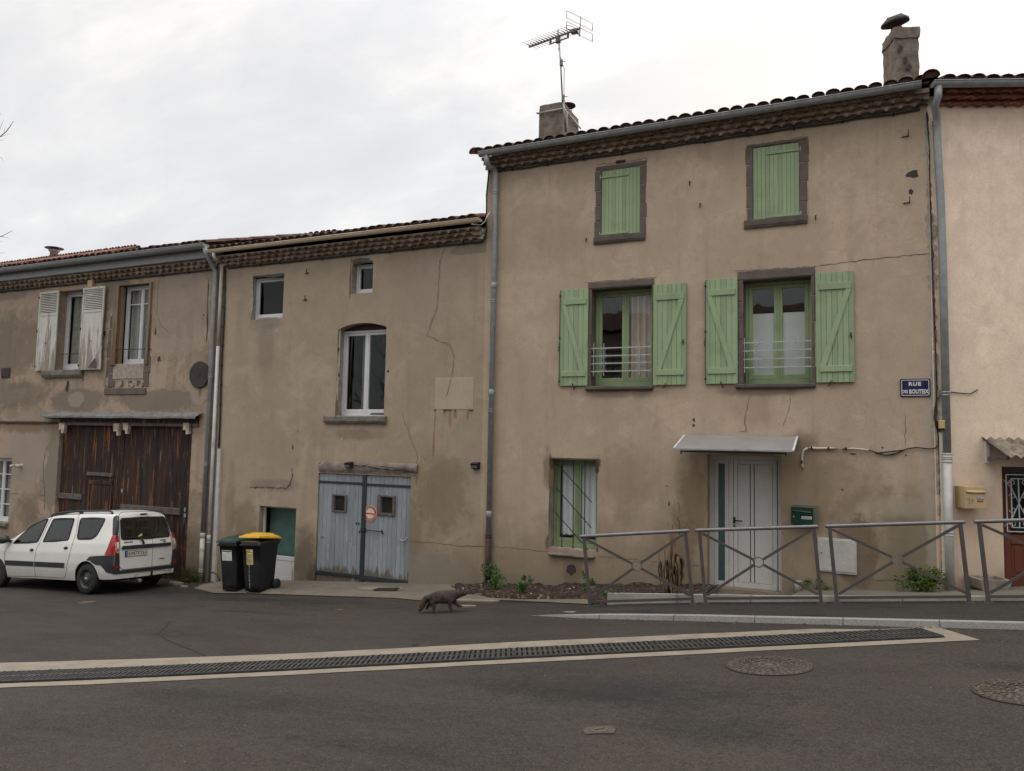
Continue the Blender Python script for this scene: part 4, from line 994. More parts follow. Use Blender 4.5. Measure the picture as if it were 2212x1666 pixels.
ribbon(mb,path_on('C',[(556,935),(560,965)],0),.03,-.004,vary=.4,mi=2); ribbon(mb,path_on('C',[(419,1583),(423,1592)],0),.02,-.004,vary=.4,mi=2); ribbon(mb,path_on('D',[(1131,78),(1129,100)],0),.02,-.004,mi=2)
ribbon(mb,path_on('D',[(435,440),(445,460)],0),.06,-.005,mi=1)
build_islands(mb,'wall_chase',['chase_dark','mortar_pale','cable_white'],low)
for a,b in ((790,533),(778,728)): hook(low,F('C',a,b),0)
# garage doors
y=.035; zb,zt=GD[2]+.02,GD[3]; xl=GD[0]; xr=GD[1]; xa,xb=fx('D',1268,700),fx('D',1295,700)
def door_hole(mb,x0,x1,z0,z1,n,hole,y,th=.03):
    w=(x1-x0)/n
    for i in range(n):
        a,b=x0+i*w+.0016,x0+(i+1)*w-.0016; e=rnd.uniform(-.006,.006); yy=y+rnd.uniform(-.003,.003)
        if b>hole[0] and a<hole[1]: 
            if a<hole[0]-.004: mb.bevbox(a,hole[0],yy,y+th,hole[2]+.0005,hole[3]-.0005,.003)
            if b>hole[1]+.004: mb.bevbox(hole[1],b,yy,y+th,hole[2]+.0005,hole[3]-.0005,.003)
            mb.bevbox(a,b,yy,y+th,z0+e,hole[2],.003); mb.bevbox(a,b,yy,y+th,hole[3],z1,.003)
        elif rnd.random()<.45:
            c=z0+(z1-z0)*rnd.uniform(.12,.55); mb.bevbox(a,b,yy,y+th,z0+e,c-.001,.003); mb.bevbox(a,b,yy-.002,y+th,c+.001,z1,.003)
        else: mb.bevbox(a,b,yy,y+th,z0+e,z1,.003)
HL=RECT('D',1072,508,1143,622); HR=RECT('D',1411,517,1495,640)
for (a,b,h,fr,nm) in ((xl+.006,xa,HL,RECT('D',1056,497,1157,630),0),(xb,xr-.006,HR,RECT('D',1388,502,1514,662),1)):
    mb=MB(); door_hole(mb,a,b,zb+.10,zt-.01,10,h,y); o=mb.build('garage_door','wood_blue',low)
    mb=MB(); d=.032
    mb.bevbox(fr[0],h[0],y-d,y+.02,fr[2],fr[3],.006); mb.bevbox(h[1],fr[1],y-d,y+.02,fr[2],fr[3],.006); mb.bevbox(h[0],h[1],y-d,y+.02,h[3],fr[3],.006); mb.bevbox(h[0],h[1],y-d,y+.02,fr[2],h[2],.006); mb.jit(.005,8)
    k=mb.build('door_window','wood_weathered',o); mb=MB(); mb.quad([(h[0],y-.005,h[2]),(h[1],y-.005,h[2]),(h[1],y-.005,h[3]),(h[0],y-.005,h[3])]); mb.build('pane','glass',k)
    mb=MB(); zz=fz('D',1280,412 if nm==0 else 431); zz=fz('D',1110,412) if nm==0 else fz('D',1450,433); mb.bevbox(a-.02,b,y-.018,y,zz-.024,zz+.024,.004)
    for j in range(4): mb.lathe([(.01,-.004),(.006,.0)],(a+(b-a)*(j+.4)/4,y-.018,zz),7,axis='y')
    mb.build('strap_hinge','iron_strap',o)
    mb=MB()
    if nm==0:
        z1=fz('D',1100,1085); mb.bevbox(a-.04,b,y-.03,y+.02,z1-.035,z1+.035,.006); mb.jit(.008,5)
    else:
        z1=fz('D',1450,1128); mb.bevbox(a,b,y-.025,y+.02,z1-.05,z1+.04,.006); mb.jit(.012,5)
    mb.build('bottom_rail','iron_strap',o)
    mb=MB(); door_hole(mb,a+.05,b-.02,zb-.03,zb+.10,7,(0,0,0,0),y+.01)
    for v in mb.v: v.z+= .02*noise.noise(v*9)
    mb.build('rotten_board','wood_weathered',o)
    if nm==0:
        mb=MB()
        for aa,bb in ((1236,713),(1254,713),(1257,775)): blob(mb,F('D',aa,bb,y),.02,.026,y-.006,rag=.4)
        build_islands(mb,'keyhole','iron_black',o)
    else:
        mb=MB(); p=F('D',1270,757,y-.04); q=F('D',1422,772,y-.04); mb.tube([p,q],.009,7); mb.bar((q.x,y-.05,q.z+.03),(q.x+.012,y-.03,q.z-.05),.025,.02); c=F('D',1285,757,y-.03); mb.bevbox(c.x-.06,c.x+.05,y-.055,y-.01,c.z-.045,c.z+.05,.012)
        mb.build('latch_bar','iron_black',o)
        mb=MB(); pts=path_on('D',[(1556,828),(1568,838),(1585,838),(1598,830),(1603,812)],y-.02); mb.tube(pts,.008,6); mb.build('rope_loop','cable_white',o)
mb=MB(); mb.bevbox(xa-.004,xb+.004,y-.03,y+.02,zb-.02,zt-.005,.006); mb.build('door_post','iron_strap',low)
bm_=RECT('D',970,256,1686,345); mb=MB()
n=14
top=[(262,),]
mb.grid(lambda u,v:(bm_[0]+(bm_[1]-bm_[0])*u,-.045+.03*(abs(v-.5)*2)**3,fz('D',980+700*u,335+12*u,0)+ (fz('D',980+700*u,254+18*u,0)-fz('D',980+700*u,335+12*u,0))*v*(1 if u>.04 else .75)),24,6)
mb.quad([(bm_[0],-.02,fz('D',980,335)),(bm_[0],.05,fz('D',980,335)),(bm_[0],.05,fz('D',980,262)),(bm_[0],-.02,fz('D',980,262))]); mb.box(bm_[0]+.02,bm_[1]-.005,-.012,.068,fz('D',980,333),fz('D',1600,290)); mb.jit(.018,4)
ob=mb.build('lintel_beam','wood_beam',low)
mb=MB(); ribbon(mb,path_on('D',[(1200,285),(1330,290),(1450,315),(1560,318),(1680,335)],0),.02,-.062); ribbon(mb,path_on('D',[(1420,290),(1500,305),(1670,315)],0),.012,-.062); mb.build('split','ink',ob)
# small glazed door behind the bins
x0,x1,z0,z1=SDR; zg=fz('D',700,952,.12); zs=z0+.02; fr=MB(); Y=.12
fr.bevbox(x0,x0+.05,Y,Y+.05,zs,z1,.004); fr.bevbox(x1-.02,x1,Y,Y+.05,zs,z1,.004); fr.bevbox(x0+.05,x1-.02,Y,Y+.05,z1-.04,z1,.004)
fr.bevbox(x0+.05,x1-.02,Y+.004,Y+.05,zg-.09,zg,.004); fr.bevbox(x0+.05,x1-.02,Y+.012,Y+.05,zs+.14,zg-.094,.004); fr.bevbox(x0+.05,x1-.02,Y+.006,Y+.05,zs,zs+.136,.004)
o=fr.build('side_door','door_white',low); mb=MB(); mb.quad([(x0+.04,Y+.03,zg-.01),(x1-.01,Y+.03,zg-.01),(x1-.01,Y+.03,z1-.03),(x0+.04,Y+.03,z1-.03)]); mb.build('pane','glass_teal',o)
mb=MB(); mb.box(x0+.04,x1-.01,.30,.31,zg-.02,z1); mb.build('reflection_sheet','teal_reflection',o)  # added sheet whose colour stands in for the pane's reflection
mb=MB(); p=F('D',720,1152,Y); mb.bevbox(p.x-.02,p.x+.02,Y-.002,Y+.01,p.z-.008,p.z+.008,.002); mb.build('drain_slot','ink',o)
# pipes at the seam with the old house
xw=fx('A',1800,1200,-.06); zsw=fz('C',135,460,-.06)
xg=F('C',98,350,YG2).x
pipe(low,[(xg,YG2,ZG2-.05),(xg,YG2,ZG2-.14),(xg+.02,YG2+.03,ZG2-.20),(xw-.02,-.12,zsw+.12),(xw,-.06,zsw-.02),(xw,-.06,zsw-.9),(xw,-.06,fz('A',1808,1000,-.06))],.04,'beige_pvc',clamps=[],joints=[(xw,-.06,zsw-.05)])
pipe(low,[(xw,-.06,fz('A',1808,1000,-.06)),(xw,-.06,g(xw,0)-.05)],.041,'white_pvc',clamps=[(xw,-.06,fz('B',1775,352,-.06)),(xw,-.06,fz('B',1735,1160,-.06))],joints=[(xw,-.06,fz('B',1730,1130,-.06))],cm='white_pvc')
t=RECT('D',203,162,246,1150,-.03); mb=MB(); xcc=avg(fx('D',224,300,-.03),fx('D',190,1100,-.03)); mb.bevbox(xcc-.05,xcc+.05,-.06,.0,g(xcc,0)+.01,fz('D',224,165,-.05),.006); mb.build('cable_trunking','white_pvc',low)
# ================================================================ the old patched house on the left
XO1=XL0; XO0=-25.5
ZO=avg(fz('A',20,540),fz('A',1745,350))
plaster('plaster_old',(.33,.262,.193),(.26,.203,.148),[
  st('A',1480,650,1.0,1.4,(.30,.245,.20),.55,.3),st('A',640,1450,1.2,.35,(.155,.13,.105),.6,.4),st('A',1300,1450,1.6,.30,(.17,.145,.12),.6,.3),st('A',100,1000,1.6,1.0,(.17,.135,.10),.5,.5),
  st('A',1640,1420,.25,.2,(.32,.27,.22),.6,.3),st('A',630,1440,.35,.22,(.31,.26,.21),.6,.3),st('B',230,400,.9,1.3,(.31,.255,.205),.6,.3),st('A',960,560,.7,.5,(.165,.145,.12),.6,.3),st('A',1660,1370,.08,.22,(.12,.06,.03),.5,.9),
  st('B',250,176,3.0,.05,(.10,.035,.02),.75,.8),st('B',180,215,1.6,.2,(.17,.10,.055),.5,.8),st('B',430,600,.3,1.3,(.21,.18,.145),.7,.3),st('A',60,550,1.5,.25,(.2,.17,.14),.5,.4),st('B',230,900,.6,.5,(.13,.10,.07),.4,.6),st('A',120,1400,1.6,.5,(.15,.125,.09),.5,.6)],grime_h=1.2,patch=((.41,.31,.235),.65),streak=.5,sx=.06)
simple('lace',(.30,.285,.26),.9,.25,14)
old=thing('old_house','old patched house with wooden barn doors and worn white shutters','house',((XO0+XO1)/2,0,g(-18,0)))
V1=RECT('A',494,545,735,1192); V2=RECT('A',975,500,1226,1148); GO=RECT('B',478,128,1588,1420); V3=RECT('B',-120,460,66,1010)
GO=(fx('B',465,700),fx('B',1572,700),g(-16,0)-.2,avg(fz('B',520,140),fz('B',1560,150)))
mb=MB(); wall_front(mb,XO0,XO1,-3.4,ZO+.3,[V1+(.22,0),V2+(.20,3),GO+(.14,0,False),V3+(.15,0)])
mb.quad([(GO[0],.14,GO[2]),(GO[1],.14,GO[2]),(GO[1],.14,GO[3]),(GO[0],.14,GO[3])],2)
wall_rest(mb,XO0,XO1,-3.4,ZO+.3,9.0,1.4); mb.build('wall',['plaster_old','mortar_pale','dark_room','stone'],old)
cornice(old,XO0,XO1-.05,ZO+.01,2,.085,.09,.205,'tile_eave')
YG3=-.42; R3=.095; ZG3=avg(fz('A',0,345,YG3-R3),fz('A',1710,152,YG3-R3))
mb=MB(); mb.bevbox(XO0,XO1-.03,-.26,.05,ZO+.185,ZG3-.02,.01); mb.build('fascia_board','zinc',old)
roof(old,XO0,XO1-.02,-.45,ZG3+.015,.30,4.8)
gutter(old,XO0,F('A',1712,152,YG3).x,YG3,ZG3,R3,'zinc',.62,bmat='zinc')
window(old,V1,.22,'upvc',2,.06,.06,curtain=[(.1,.95,0)],cmat='lace',bot=.05)
window(old,(V2[0]+.1,V2[1],V2[2],V2[3]),.20,'upvc',2,.05,.05,bars=(.78,),curtain=[(.05,.95,1)],cmat='lace',bot=.05)
window(old,V3,.15,'upvc',2,.05,.05,bars=(.25,.5,.75),curtain=[(0,1,2)],cmat='lace')
sill(old,RECT('A',375,1203,695,1256),.10,mat='sill_concrete'); sill(old,(V3[0],V3[1]+.02,V3[2]-.12,V3[2]),.08,mat='sill_concrete')
# louvred white shutters
def louvre(r,y,rot,px):
    x0,x1,z0,z1=r; w=x1-x0; mb=MB(); s=.05; k0=0
    zl0=z1-(z1-z0)*.285; zl1=z1-.06
    mb.bevbox(x0,x0+s,y,y+.03,z0,z1,.004); mb.bevbox(x1-s,x1,y,y+.03,z0,z1,.004); mb.bevbox(x0+s,x1-s,y,y+.03,zl1,z1,.004); mb.bevbox(x0+s,x1-s,y,y+.03,zl0-.05,zl0,.004); mb.bevbox(x0+s,x1-s,y,y+.03,z0,z0+.09,.004)
    n=12
    for i in range(n):
        z=zl0+(zl1-zl0)*(i+.5)/n; mb.add([(x0+s,y+.004,z-.014),(x1-s,y+.004,z-.014),(x1-s,y+.028,z+.012),(x0+s,y+.028,z+.012)],[(0,1,2,3)]); mb.add([(x0+s,y+.004,z-.020),(x1-s,y+.004,z-.020),(x1-s,y+.004,z-.014),(x0+s,y+.004,z-.014)],[(0,1,2,3)])
    plank_panel(mb,x0+s,x1-s,z0+.09,zl0-.05,y+.008,3,.02,.001)
    zh=z0+(z1-z0)*.35; xc=(x0+x1)/2; mb.tube([(xc-.05,y,zh-.01),(xc-.02,y-.02,zh),(xc+.05,y-.015,zh-.012)],.006,5,1)
    for zz in (z0+.12,(z0+z1)/2,z1-.15): mb.bevbox(x1-.02 if rot>0 else x0-.02,x1+.02 if rot>0 else x0+.02,y-.01,y+.02,zz-.03,zz+.03,.004,1)
    mb.xf(Matrix.Translation((px,0,0))@Matrix.Rotation(rot,4,'Z')@Matrix.Translation((-px,0,0)))
    return mb.build('shutter',['shutter_white','iron_black'],old)
s1=RECT('A',330,552,446,1200,-.07); louvre(s1,-.07,0.0,s1[1])
s2=RECT('A',690,515,828,1192,-.10); so_=louvre(s2,-.10,0.0,s2[0])
mb=MB(); p=F('A',790,1090,-.14); q=F('A',735,1180,-.14); mb.add([(p.x,-.14,p.z),(p.x+.02,-.11,q.z+.02),(q.x,-.17,q.z)],[(0,2,1)]); mb.build('broken_slat','wood_weathered',so_)
for r in (('A',480,1068,672,1060),('A',935,1027,1250,1022)):
    mb=MB(); mb.bar(F(r[0],r[1],r[2],-.02),F(r[0],r[3],r[4],-.02),.02,.018); mb.build('window_bar','rust_iron',old)
# second window: folded jamb shutters, bare stones, infill under the sill
mb=MB(); a=V2[0]
for i in range(3): mb.bevbox(a-.02+i*.05,a+.03+i*.05,-.05+.05*i,.0+.07*i,V2[2]+.0,V2[3]-.02,.004)
mb.bevbox(a-.05,a+.12,-.055,-.03,V2[2],V2[3]-.01,.004); mb.build('folded_shutter','shutter_yellow',old)
mb=MB(); b=V2[1]; mb.bevbox(b-.05,b+.03,-.05,.12,V2[2],V2[3]+.01,.004); mb.build('folded_shutter','shutter_yellow',old)
zt=fz('A',930,750); mb=MB(); zb2=fz('A',900,1340)
blocks(mb,fx('A',895,1050),fx('A',950,1050),zb2,zt,-.02,.04,5,.03,'l'); blocks(mb,fx('A',1200,1050),fx('A',1250,1050),zb2,fz('A',1240,735),-.02,.04,5,.03,'r')
for i in range(4):
    u=fx('A',925+70*i,1300); mb.bevbox(u,u+.13,-.012,.03,fz('A',950,1335),fz('A',950,1285),.012)
mb.bevbox(fx('A',872,1370),fx('A',1215,1370),-.035,.04,fz('A',1000,1402),fz('A',1000,1348),.01); mb.jit(.012,5); mb.build('stone_surround','stone',old)
mb=MB(); r=RECT('A',915,1150,1192,1268); mb.bevbox(r[0],r[1],-.016,.03,r[2],r[3],.01); mb.jit(.012,4); mb.build('sill_panel','mortar_pale',old)
mb=MB()
for (a,b,rx,rz,mi) in ((1140,830,.0,.0,0),(1232,845,.06,.05,0),(940,860,.07,.02,0),(1190,1295,.04,.05,0),(895,1290,.05,.12,0),(1000,1310,.1,.06,0),(1100,1320,.1,.05,0),(1180,1330,.06,.06,0),(910,1105,.06,.012,0),(1320,1110,.05,.06,1),(1290,880,.02,.10,1),(1725,600,.015,.5,1),(1720,850,.015,.3,1),(870,890,.04,.06,1),(560,1340,.06,.12,1),(350,1290,.02,.02,1),(690,1280,.02,.04,1),(1690,740,.02,.02,1)):
    if rx: blob(mb,F('A',a,b),rx,rz,-.025 if mi==0 else -.003,rag=.9,n=24,mi=mi)
build_islands(mb,'plaster_patch',['mortar_pale','rust_disc'],old)
mb=MB()
ribbon(mb,path_on('W',[(170,983),(300,1003)],0),.015,-.004); ribbon(mb,path_on('W',[(560,1018),(680,1016)],0),.012,-.004); ribbon(mb,path_on('A',[(1320,400),(1310,560),(1300,730),(1340,830),(1420,900)],0),.010,-.004)
ribbon(mb,path_on('W',[(680,300),(640,560),(640,760),(660,1000),(655,1250)],0),.02,-.003,vary=.9); build_islands(mb,'wall_crack','crack_dark',old)
# wall fittings that belong to the wall
mb=MB(); p=F('W',320,580); mb.lathe([(.055,-.004),(.06,.0)],(p.x,0,p.z),12,axis='y',mi=1); mb.tube([(p.x,.02,p.z),(p.x-.02,-.16,p.z)],.04,12); mb.tube([(p.x-.02,-.16,p.z),(p.x-.035,-.28,p.z+.005)],.03,12); mb.build('spout_pipe',['white_pvc','mortar_eave'],old)
mb=MB(); p=F('B',0,172); q=F('B',470,178); mb.bar((XO0,-.01,p.z),(q.x,-.01,q.z),.03,.055); mb.jit(.006,5); mb.build('rusty_rail','rust_iron',old)
# barn doors
y=.09; mid=(GO[0]+GO[1])/2-.02; zt=fz('B',1000,200,y); zb=g(-15,0)-.06
def barn(a,b,n,nm):
    mb=MB(); plank_panel(mb,a,b,zb,zt,y,n,.03,.002,.01); o=mb.build('barn_door','wood_dark',old); return o
d1=barn(GO[0]+.03,mid,14,0); d2=barn(mid+.02,GO[1]-.03,14,1)
def rail(o,x0,x1,b,h,yy=y-.045,m='wood_weathered'):
    mb=MB(); z=fz('B',700,b,yy); mb.bevbox(x0,x1,yy,y,z-h,z,.008); mb.jit(.012,5); return mb.build('rail',m,o)
rail(d1,fx('B',478,780,y),fx('B',686,780,y),772,.14); rail(d1,fx('B',728,590,y),fx('B',946,590,y),583,.09); rail(d1,fx('B',740,650,y),fx('B',940,650,y),650,.10,m='wood_dark')
rail(d2,fx('B',1010,820,y),fx('B',1500,850,y),828,.16)
mb=MB(); a,b=fx('B',755,800,y),fx('B',912,800,y); plank_panel(mb,a,b,zb,fz('B',830,690,y),y-.03,5,.02,.002); o=mb.build('wicket_door','wood_dark',d1)
for a in (742,925): 
    mb=MB(); x=fx('B',a,800,y); mb.bevbox(x-.03,x+.03,y-.035,y,zb,fz('B',800,640,y),.006); mb.build('stile','wood_dark',o)
mb=MB()
for a,b in ((1537,898),(1537,945),(1015,740)): blob(mb,F('B',a,b,y),.03,.05,y-.012,rag=.4)
build_islands(mb,'hinge_plate','zinc_pale',d2)
mb=MB(); zz=fz('B',1000,188,.0); mb.bevbox(GO[0]+.02,GO[1]+.2,-.03,.138,zz-.0,zz+.20,.008); mb.jit(.01,4); mb.build('lintel_beam','wood_dark',old)
mb=MB(); z1=fz('B',1000,196,-.04); mb.bevbox(GO[0]+.03,GO[1]+.22,-.045,-.01,z1-.02,z1+.05,.006); mb.jit(.008,5); mb.build('door_rail','wood_weathered',old)
for a in (517,968,1047,1548):
    mb=MB(); x=fx('B',a,215,-.08); z=fz('B',a,180,-.08); mb.prism([(x-.10,z),(x-.10,z-.16),(x-.02,z-.16),(x+.0,z-.26),(x+.08,z-.26),(x+.10,z-.05),(x+.06,z)] if a!=968 else [(x+.10,z),(x+.10,z-.30),(x+.02,z-.30),(x-.0,z-.20),(x-.10,z-.20),(x-.10,z-.05),(x-.06,z)],-.10,-.02); mb.jit(.02,7); mb.build('corbel','mortar_eave',old)
# rain pipe of the old house
xg2=fx('A',1783,500,-.08); xo=xg2
xs_=F('A',1712,200,YG3).x
pipe(old,[(xs_-.05,YG3,ZG3-.08),(xs_-.02,YG3+.02,ZG3-.22),(xo-.03,-.14,ZO+.0),(xo,-.08,ZO-.12),(xo,-.08,ZO-.6),(xo,-.08,fz('B',1675,1100,-.08))],.052,'zinc',clamps=[(xo,-.08,fz('A',1782,420,-.08)),(xo,-.08,fz('A',1745,1247,-.08)),(xo,-.08,fz('B',1703,520,-.08))],cm='zinc_pale')
pipe(old,[(xo,-.08,fz('B',1675,1095,-.08)),(xo,-.08,g(xo,0)-.05)],.055,'white_pvc',clamps=[(xo,-.08,fz('B',1670,1225,-.08)),(xo,-.08,fz('B',1670,1400,-.08))],joints=[(xo,-.08,fz('B',1672,1110,-.08))],cm='white_pvc')
# zinc flashing shelf over the barn doors (fixed to the wall)
pa=F('B',400,88,-.02); pb=F('B',1680,92,-.02); mb=MB()
mb.grid(lambda u,v:(pa.x+(pb.x-pa.x)*u,-.02-.20*v,pa.z+(pb.z-pa.z)*u-.10*v+.012*noise.noise(Vector((u*9,v*3,2)))-(.006*v*sin(u*19))),40,4)
mb.grid(lambda u,v:(pa.x+(pb.x-pa.x)*u,-.222,pa.z+(pb.z-pa.z)*u-.10-.045*v+.012*noise.noise(Vector((u*9,3,2)))-(.006*sin(u*19))),40,1)
mb.build('zinc_flashing','zinc_old',old)
mb=MB(); mb.box(pa.x+.1,pb.x-.1,-.19,0,pa.z-.17,pa.z-.145); mb.jit(.01,4); mb.build('flashing_board','wood_dark',old)
# ================================================================ the peach house on the right, turned by the bend of the street
AN=radians(21); HO=Vector((XT1,0,0)); hx_=Vector((cos(AN),sin(AN),0)); hn=Vector((-sin(AN),cos(AN),0))
HM=Matrix.Translation(HO)@Matrix.Rotation(AN,4,'Z')
def F4(r,a,b,y=0.0):
    d=ray(r,a,b); c=CAM-HO; t=(y-c.dot(hn))/d.dot(hn); p=c+d*t
    return Vector((p.dot(hx_),y,p.z))
def R4(r,a,b,c,d,y=0.0):
    p,q=F4(r,a,b,y),F4(r,c,d,y); return (min(p.x,q.x),max(p.x,q.x),min(p.z,q.z),max(p.z,q.z))
plaster('plaster_peach',(.84,.68,.535),(.77,.61,.475),[],grime=(.42,.29,.22),grime_h=2.2,streak=.2)
peach=thing('peach_house','peach rendered house with red brown door under a corrugated awning','house',(XT1,0,g(XT1,0)),(0,0,AN))
def B4(mb,name,mat,par=None):
    mb.xf(HM); return mb.build(name,mat,par or peach)
ZP=avg(F4('G',1600,800).z,F4('G',2150,800).z)
DO=R4('L',858,730,1130,1525)
WX1=9.0
mb=MB(); wall_front(mb,-.02,WX1,-1.0,ZP+.2,[DO+(.16,0,False)]); mb.quad([(DO[0],.16,DO[2]),(DO[1],.16,DO[2]),(DO[1],.16,DO[3]),(DO[0],.16,DO[3])],1)
wall_rest(mb,-.02,WX1,-1.0,ZP+.2,9.0,1.45); B4(mb,'wall',['plaster_peach','dark_room'])
class P4:  # parent shim: build helpers in local coordinates then turn them
    pass
def turned(fn,*a,**k):
    # run a helper with its output rotated into the peach house's frame
    ob=MB.build
    def b2(s,name,mats,parent=None,loc=None,local=False):
        s.xf(HM); return ob(s,name,mats,parent,loc,local)
    MB.build=b2
    try: return fn(*a,**k)
    finally: MB.build=ob
turned(cornice,peach,.12,WX1,ZP+.01,3,.066,.085,.20,'tile_eave_red',mortar='mortar_red')
ZGP=avg(F4('G',1515,592,-.44).z,F4('G',2180,588,-.44).z)
turned(roof,peach,.02,WX1,-.40,ZGP+.015,.30,4.9)
turned(gutter,peach,F4('G',1505,600,-.37).x,WX1,-.37,ZGP,.075,'zinc',.95,bmat='zinc_pale')
xq=F4('L',520,900,-.09).x; xk=F4('G',1552,655,-.37).x; zk=F4('G',1552,655,-.37).z
x2=F4('G',1538,900,-.1).x; z2=F4('G',1540,900,-.1).z; x3=F4('G',1568,1450,-.09).x; z3=F4('G',1568,1450,-.09).z
zj=F4('L',520,645,-.09).z
turned(pipe,peach,[(xk,-.37,ZGP-.06),(xk,-.36,ZGP-.2),(xk-.02,-.30,ZGP-.32),(x2,-.12,z2+.05),(x2,-.10,z2-.2),(x3,-.09,z3),(xq,-.09,z3-1.0),(xq,-.09,zj)],.055,'zinc',clamps=[(x2,-.10,z2-.02),(xq,-.09,F4('L',512,268,-.09).z)],cm='zinc_pale')
turned(pipe,peach,[(xq,-.09,zj),(xq,-.09,.02)],.06,'white_pvc',clamps=[(xq,-.09,F4('L',520,660,-.09).z),(xq,-.09,F4('L',520,690,-.09).z),(xq,-.09,F4('L',525,1155,-.09).z)],cm='white_pvc')
# red brown door with glazed upper half and white scroll iron
x0,x1,z0,z1=DO; Y=.10; mb=MB(); zs=z0+.03
mb.bevbox(x0,x0+.06,Y-.02,Y+.06,zs,z1,.006); mb.bevbox(x1-.06,x1,Y-.02,Y+.06,zs,z1,.006); mb.bevbox(x0+.06,x1-.06,Y-.02,Y+.06,z1-.09,z1,.006)
zq=F4('L',900,1160,Y).z; zt=F4('L',900,775,Y).z
a,b=x0+.06,x1-.06
mb.bevbox(a,a+.10,Y,Y+.05,zs,z1-.09,.006,1); mb.bevbox(b-.10,b,Y,Y+.05,zs,z1-.09,.006,1); mb.bevbox(a+.1,b-.1,Y,Y+.05,zq-.14,zq,.006,1); mb.bevbox(a+.1,b-.1,Y,Y+.05,zs,zs+.16,.006,1); mb.bevbox(a+.1,b-.1,Y,Y+.05,zt+.02,z1-.09,.006,1)
mb.bevbox(a+.1,b-.1,Y+.02,Y+.05,zs+.16,zq-.14,.012,1); mb.bevbox(a+.14,b-.14,Y+.008,Y+.05,zs+.21,zq-.19,.015,1)
simple('door_frame_dark',(.022,.012,.010),.5,.2,5)
o=B4(mb,'entrance_door',['door_frame_dark','wood_red'])
mb=MB(); mb.quad([(a+.1,Y+.03,zq),(b-.1,Y+.03,zq),(b-.1,Y+.03,zt+.02),(a+.1,Y+.03,zt+.02)]); B4(mb,'pane','glass',o)
mb=MB(); ga,gb,gz0,gz1=a+.04,b-.04,zq+.05,zt-.01; yy=Y-.02
for p,q in (((ga,gz0),(gb,gz0)),((ga,gz1),(gb,gz1)),((ga,gz0),(ga,gz1)),((gb,gz0),(gb,gz1)),((ga+.07,gz0+.06),(ga+.07,gz1-.06)),((gb-.07,gz0+.06),(gb-.07,gz1-.06)),((ga+.07,gz0+.06),(gb-.07,gz0+.06)),((ga+.07,gz1-.06),(gb-.07,gz1-.06)),((ga,gz0+.12),(ga+.07,gz0+.12)),((ga,gz1-.12),(ga+.07,gz1-.12)),(((ga+gb)/2,gz0+.06),((ga+gb)/2,gz1-.06))):
    mb.bar((p[0],yy,p[1]),(q[0],yy,q[1]),.014,.014,up=(0,1,0))
xm,zm=(ga+gb)/2,(gz0+gz1)/2
for cx_ in (xm-.13,xm+.13):
  s=-1 if cx_<xm else 1
  mb.tube([(xm,yy,zm+.0),(xm+s*.10,yy,zm+.22),(xm+s*.22,yy,gz1-.07)],.007,5); mb.tube([(xm,yy,zm),(xm+s*.10,yy,zm-.22),(xm+s*.22,yy,gz0+.07)],.007,5)
for s in (-1,1):
    for (cz,dr) in ((zm+.10,1),(zm-.10,-1),(gz1-.12,1),(gz0+.12,-1)):
        mb.tube([(xm+s*(.09+.05*(1-t*.55)*cos(t*5.2)),yy,cz+dr*.05*(1-t*.55)*sin(t*5.2)) for t in [k/10 for k in range(11)]],.006,5)
B4(mb,'scroll_grille','enamel_white',o)
# ================================================================ ground, paving, drain
def sheet(name,mat,fn,nu,nv,kind='structure',par=None):
    mb=MB(); mb.grid(fn,nu,nv); o=mb.build(name,mat,par); tag(o,kind=kind); return o
mb=MB()
def gxs(lo,hi,a,b,st,far):
    v=[lo,lo*.6,lo*.35]; x=a
    while x<=b: v.append(x); x+=st
    return v+[hi*.35,hi*.6,hi]
FC=[Gd('K',330,1575,.06),Gd('K',1290,1575,.06),Gd('L',650,1590,.06)]
FA=Vector((-3.50,0,0)); FB=Vector((1.14,0,0)); 
sl_=(FC[2].y-FC[0].y)/(FC[2].x-FC[0].x)
def fence_y(x): return FC[0].y+sl_*(x-FC[0].x)
def under(x,y): return .30 if (x>-2.6 and fence_y(x)+.3<y<1.2 and x<20) else 0
XS=[-400,-200,-90,-50,-36]+[-30+.5*i for i in range(91)]+[22,35,60,120,400]; YS=[-400,-150,-60,-36]+[-26+.5*i for i in range(69)]+[14,30,80,400]
n=len(YS)
mb.add([(x,y,g(x,y)-under(x,y)) for x in XS for y in YS],[(i*n+j,(i+1)*n+j,(i+1)*n+j+1,i*n+j+1) for i in range(len(XS)-1) for j in range(n-1)],0,True)
tag(mb.build('road','asphalt',loc=(0,-6,0)),kind='structure')
# raised pavement along the right part, dropped to the road at its left end
KY=avg(Gd('N',900,195).y,Gd('N',1800,215).y)-.01
def ph(x): return lerp_t(x,[(-4.6,-.02),(-4.2,.006),(-3.2,.045),(-2.0,.06),(30,.065)])
def ps(x,y): return Vector((x,y,g(x,y)+ph(x)))
mb=MB(); cuts=[-4.35,-3.3,-2.3,-1.3,-.3,.7,1.7,2.7,3.7,4.7,5.7,7,9,12,16]
for a,b in zip(cuts,cuts[1:]):
    m=4
    for i in range(m):
        p,q=a+(b-a)*i/m+(.004 if i==0 else 0),a+(b-a)*(i+1)/m-(.004 if i==m-1 else 0)
        w=lambda x:.15*max(.12,min(1,(x+4.4)/.9)); t=lambda x: ph(x)+.006
        P=[(p,KY+.15-w(p)),(q,KY+.15-w(q)),(q,KY+.15),(p,KY+.15)]
        vs=[(x,y,g(x,y)-.05) for x,y in P]+[(x,y+(.02 if k<2 else 0),g(x,y)+t(x)) for k,(x,y) in enumerate(P)]
        mb.add(vs,[(0,1,5,4),(4,5,6,7),(1,2,6,5),(3,0,4,7),(2,3,7,6)])
tag(mb.build('kerb','kerb_granite'),kind='structure')
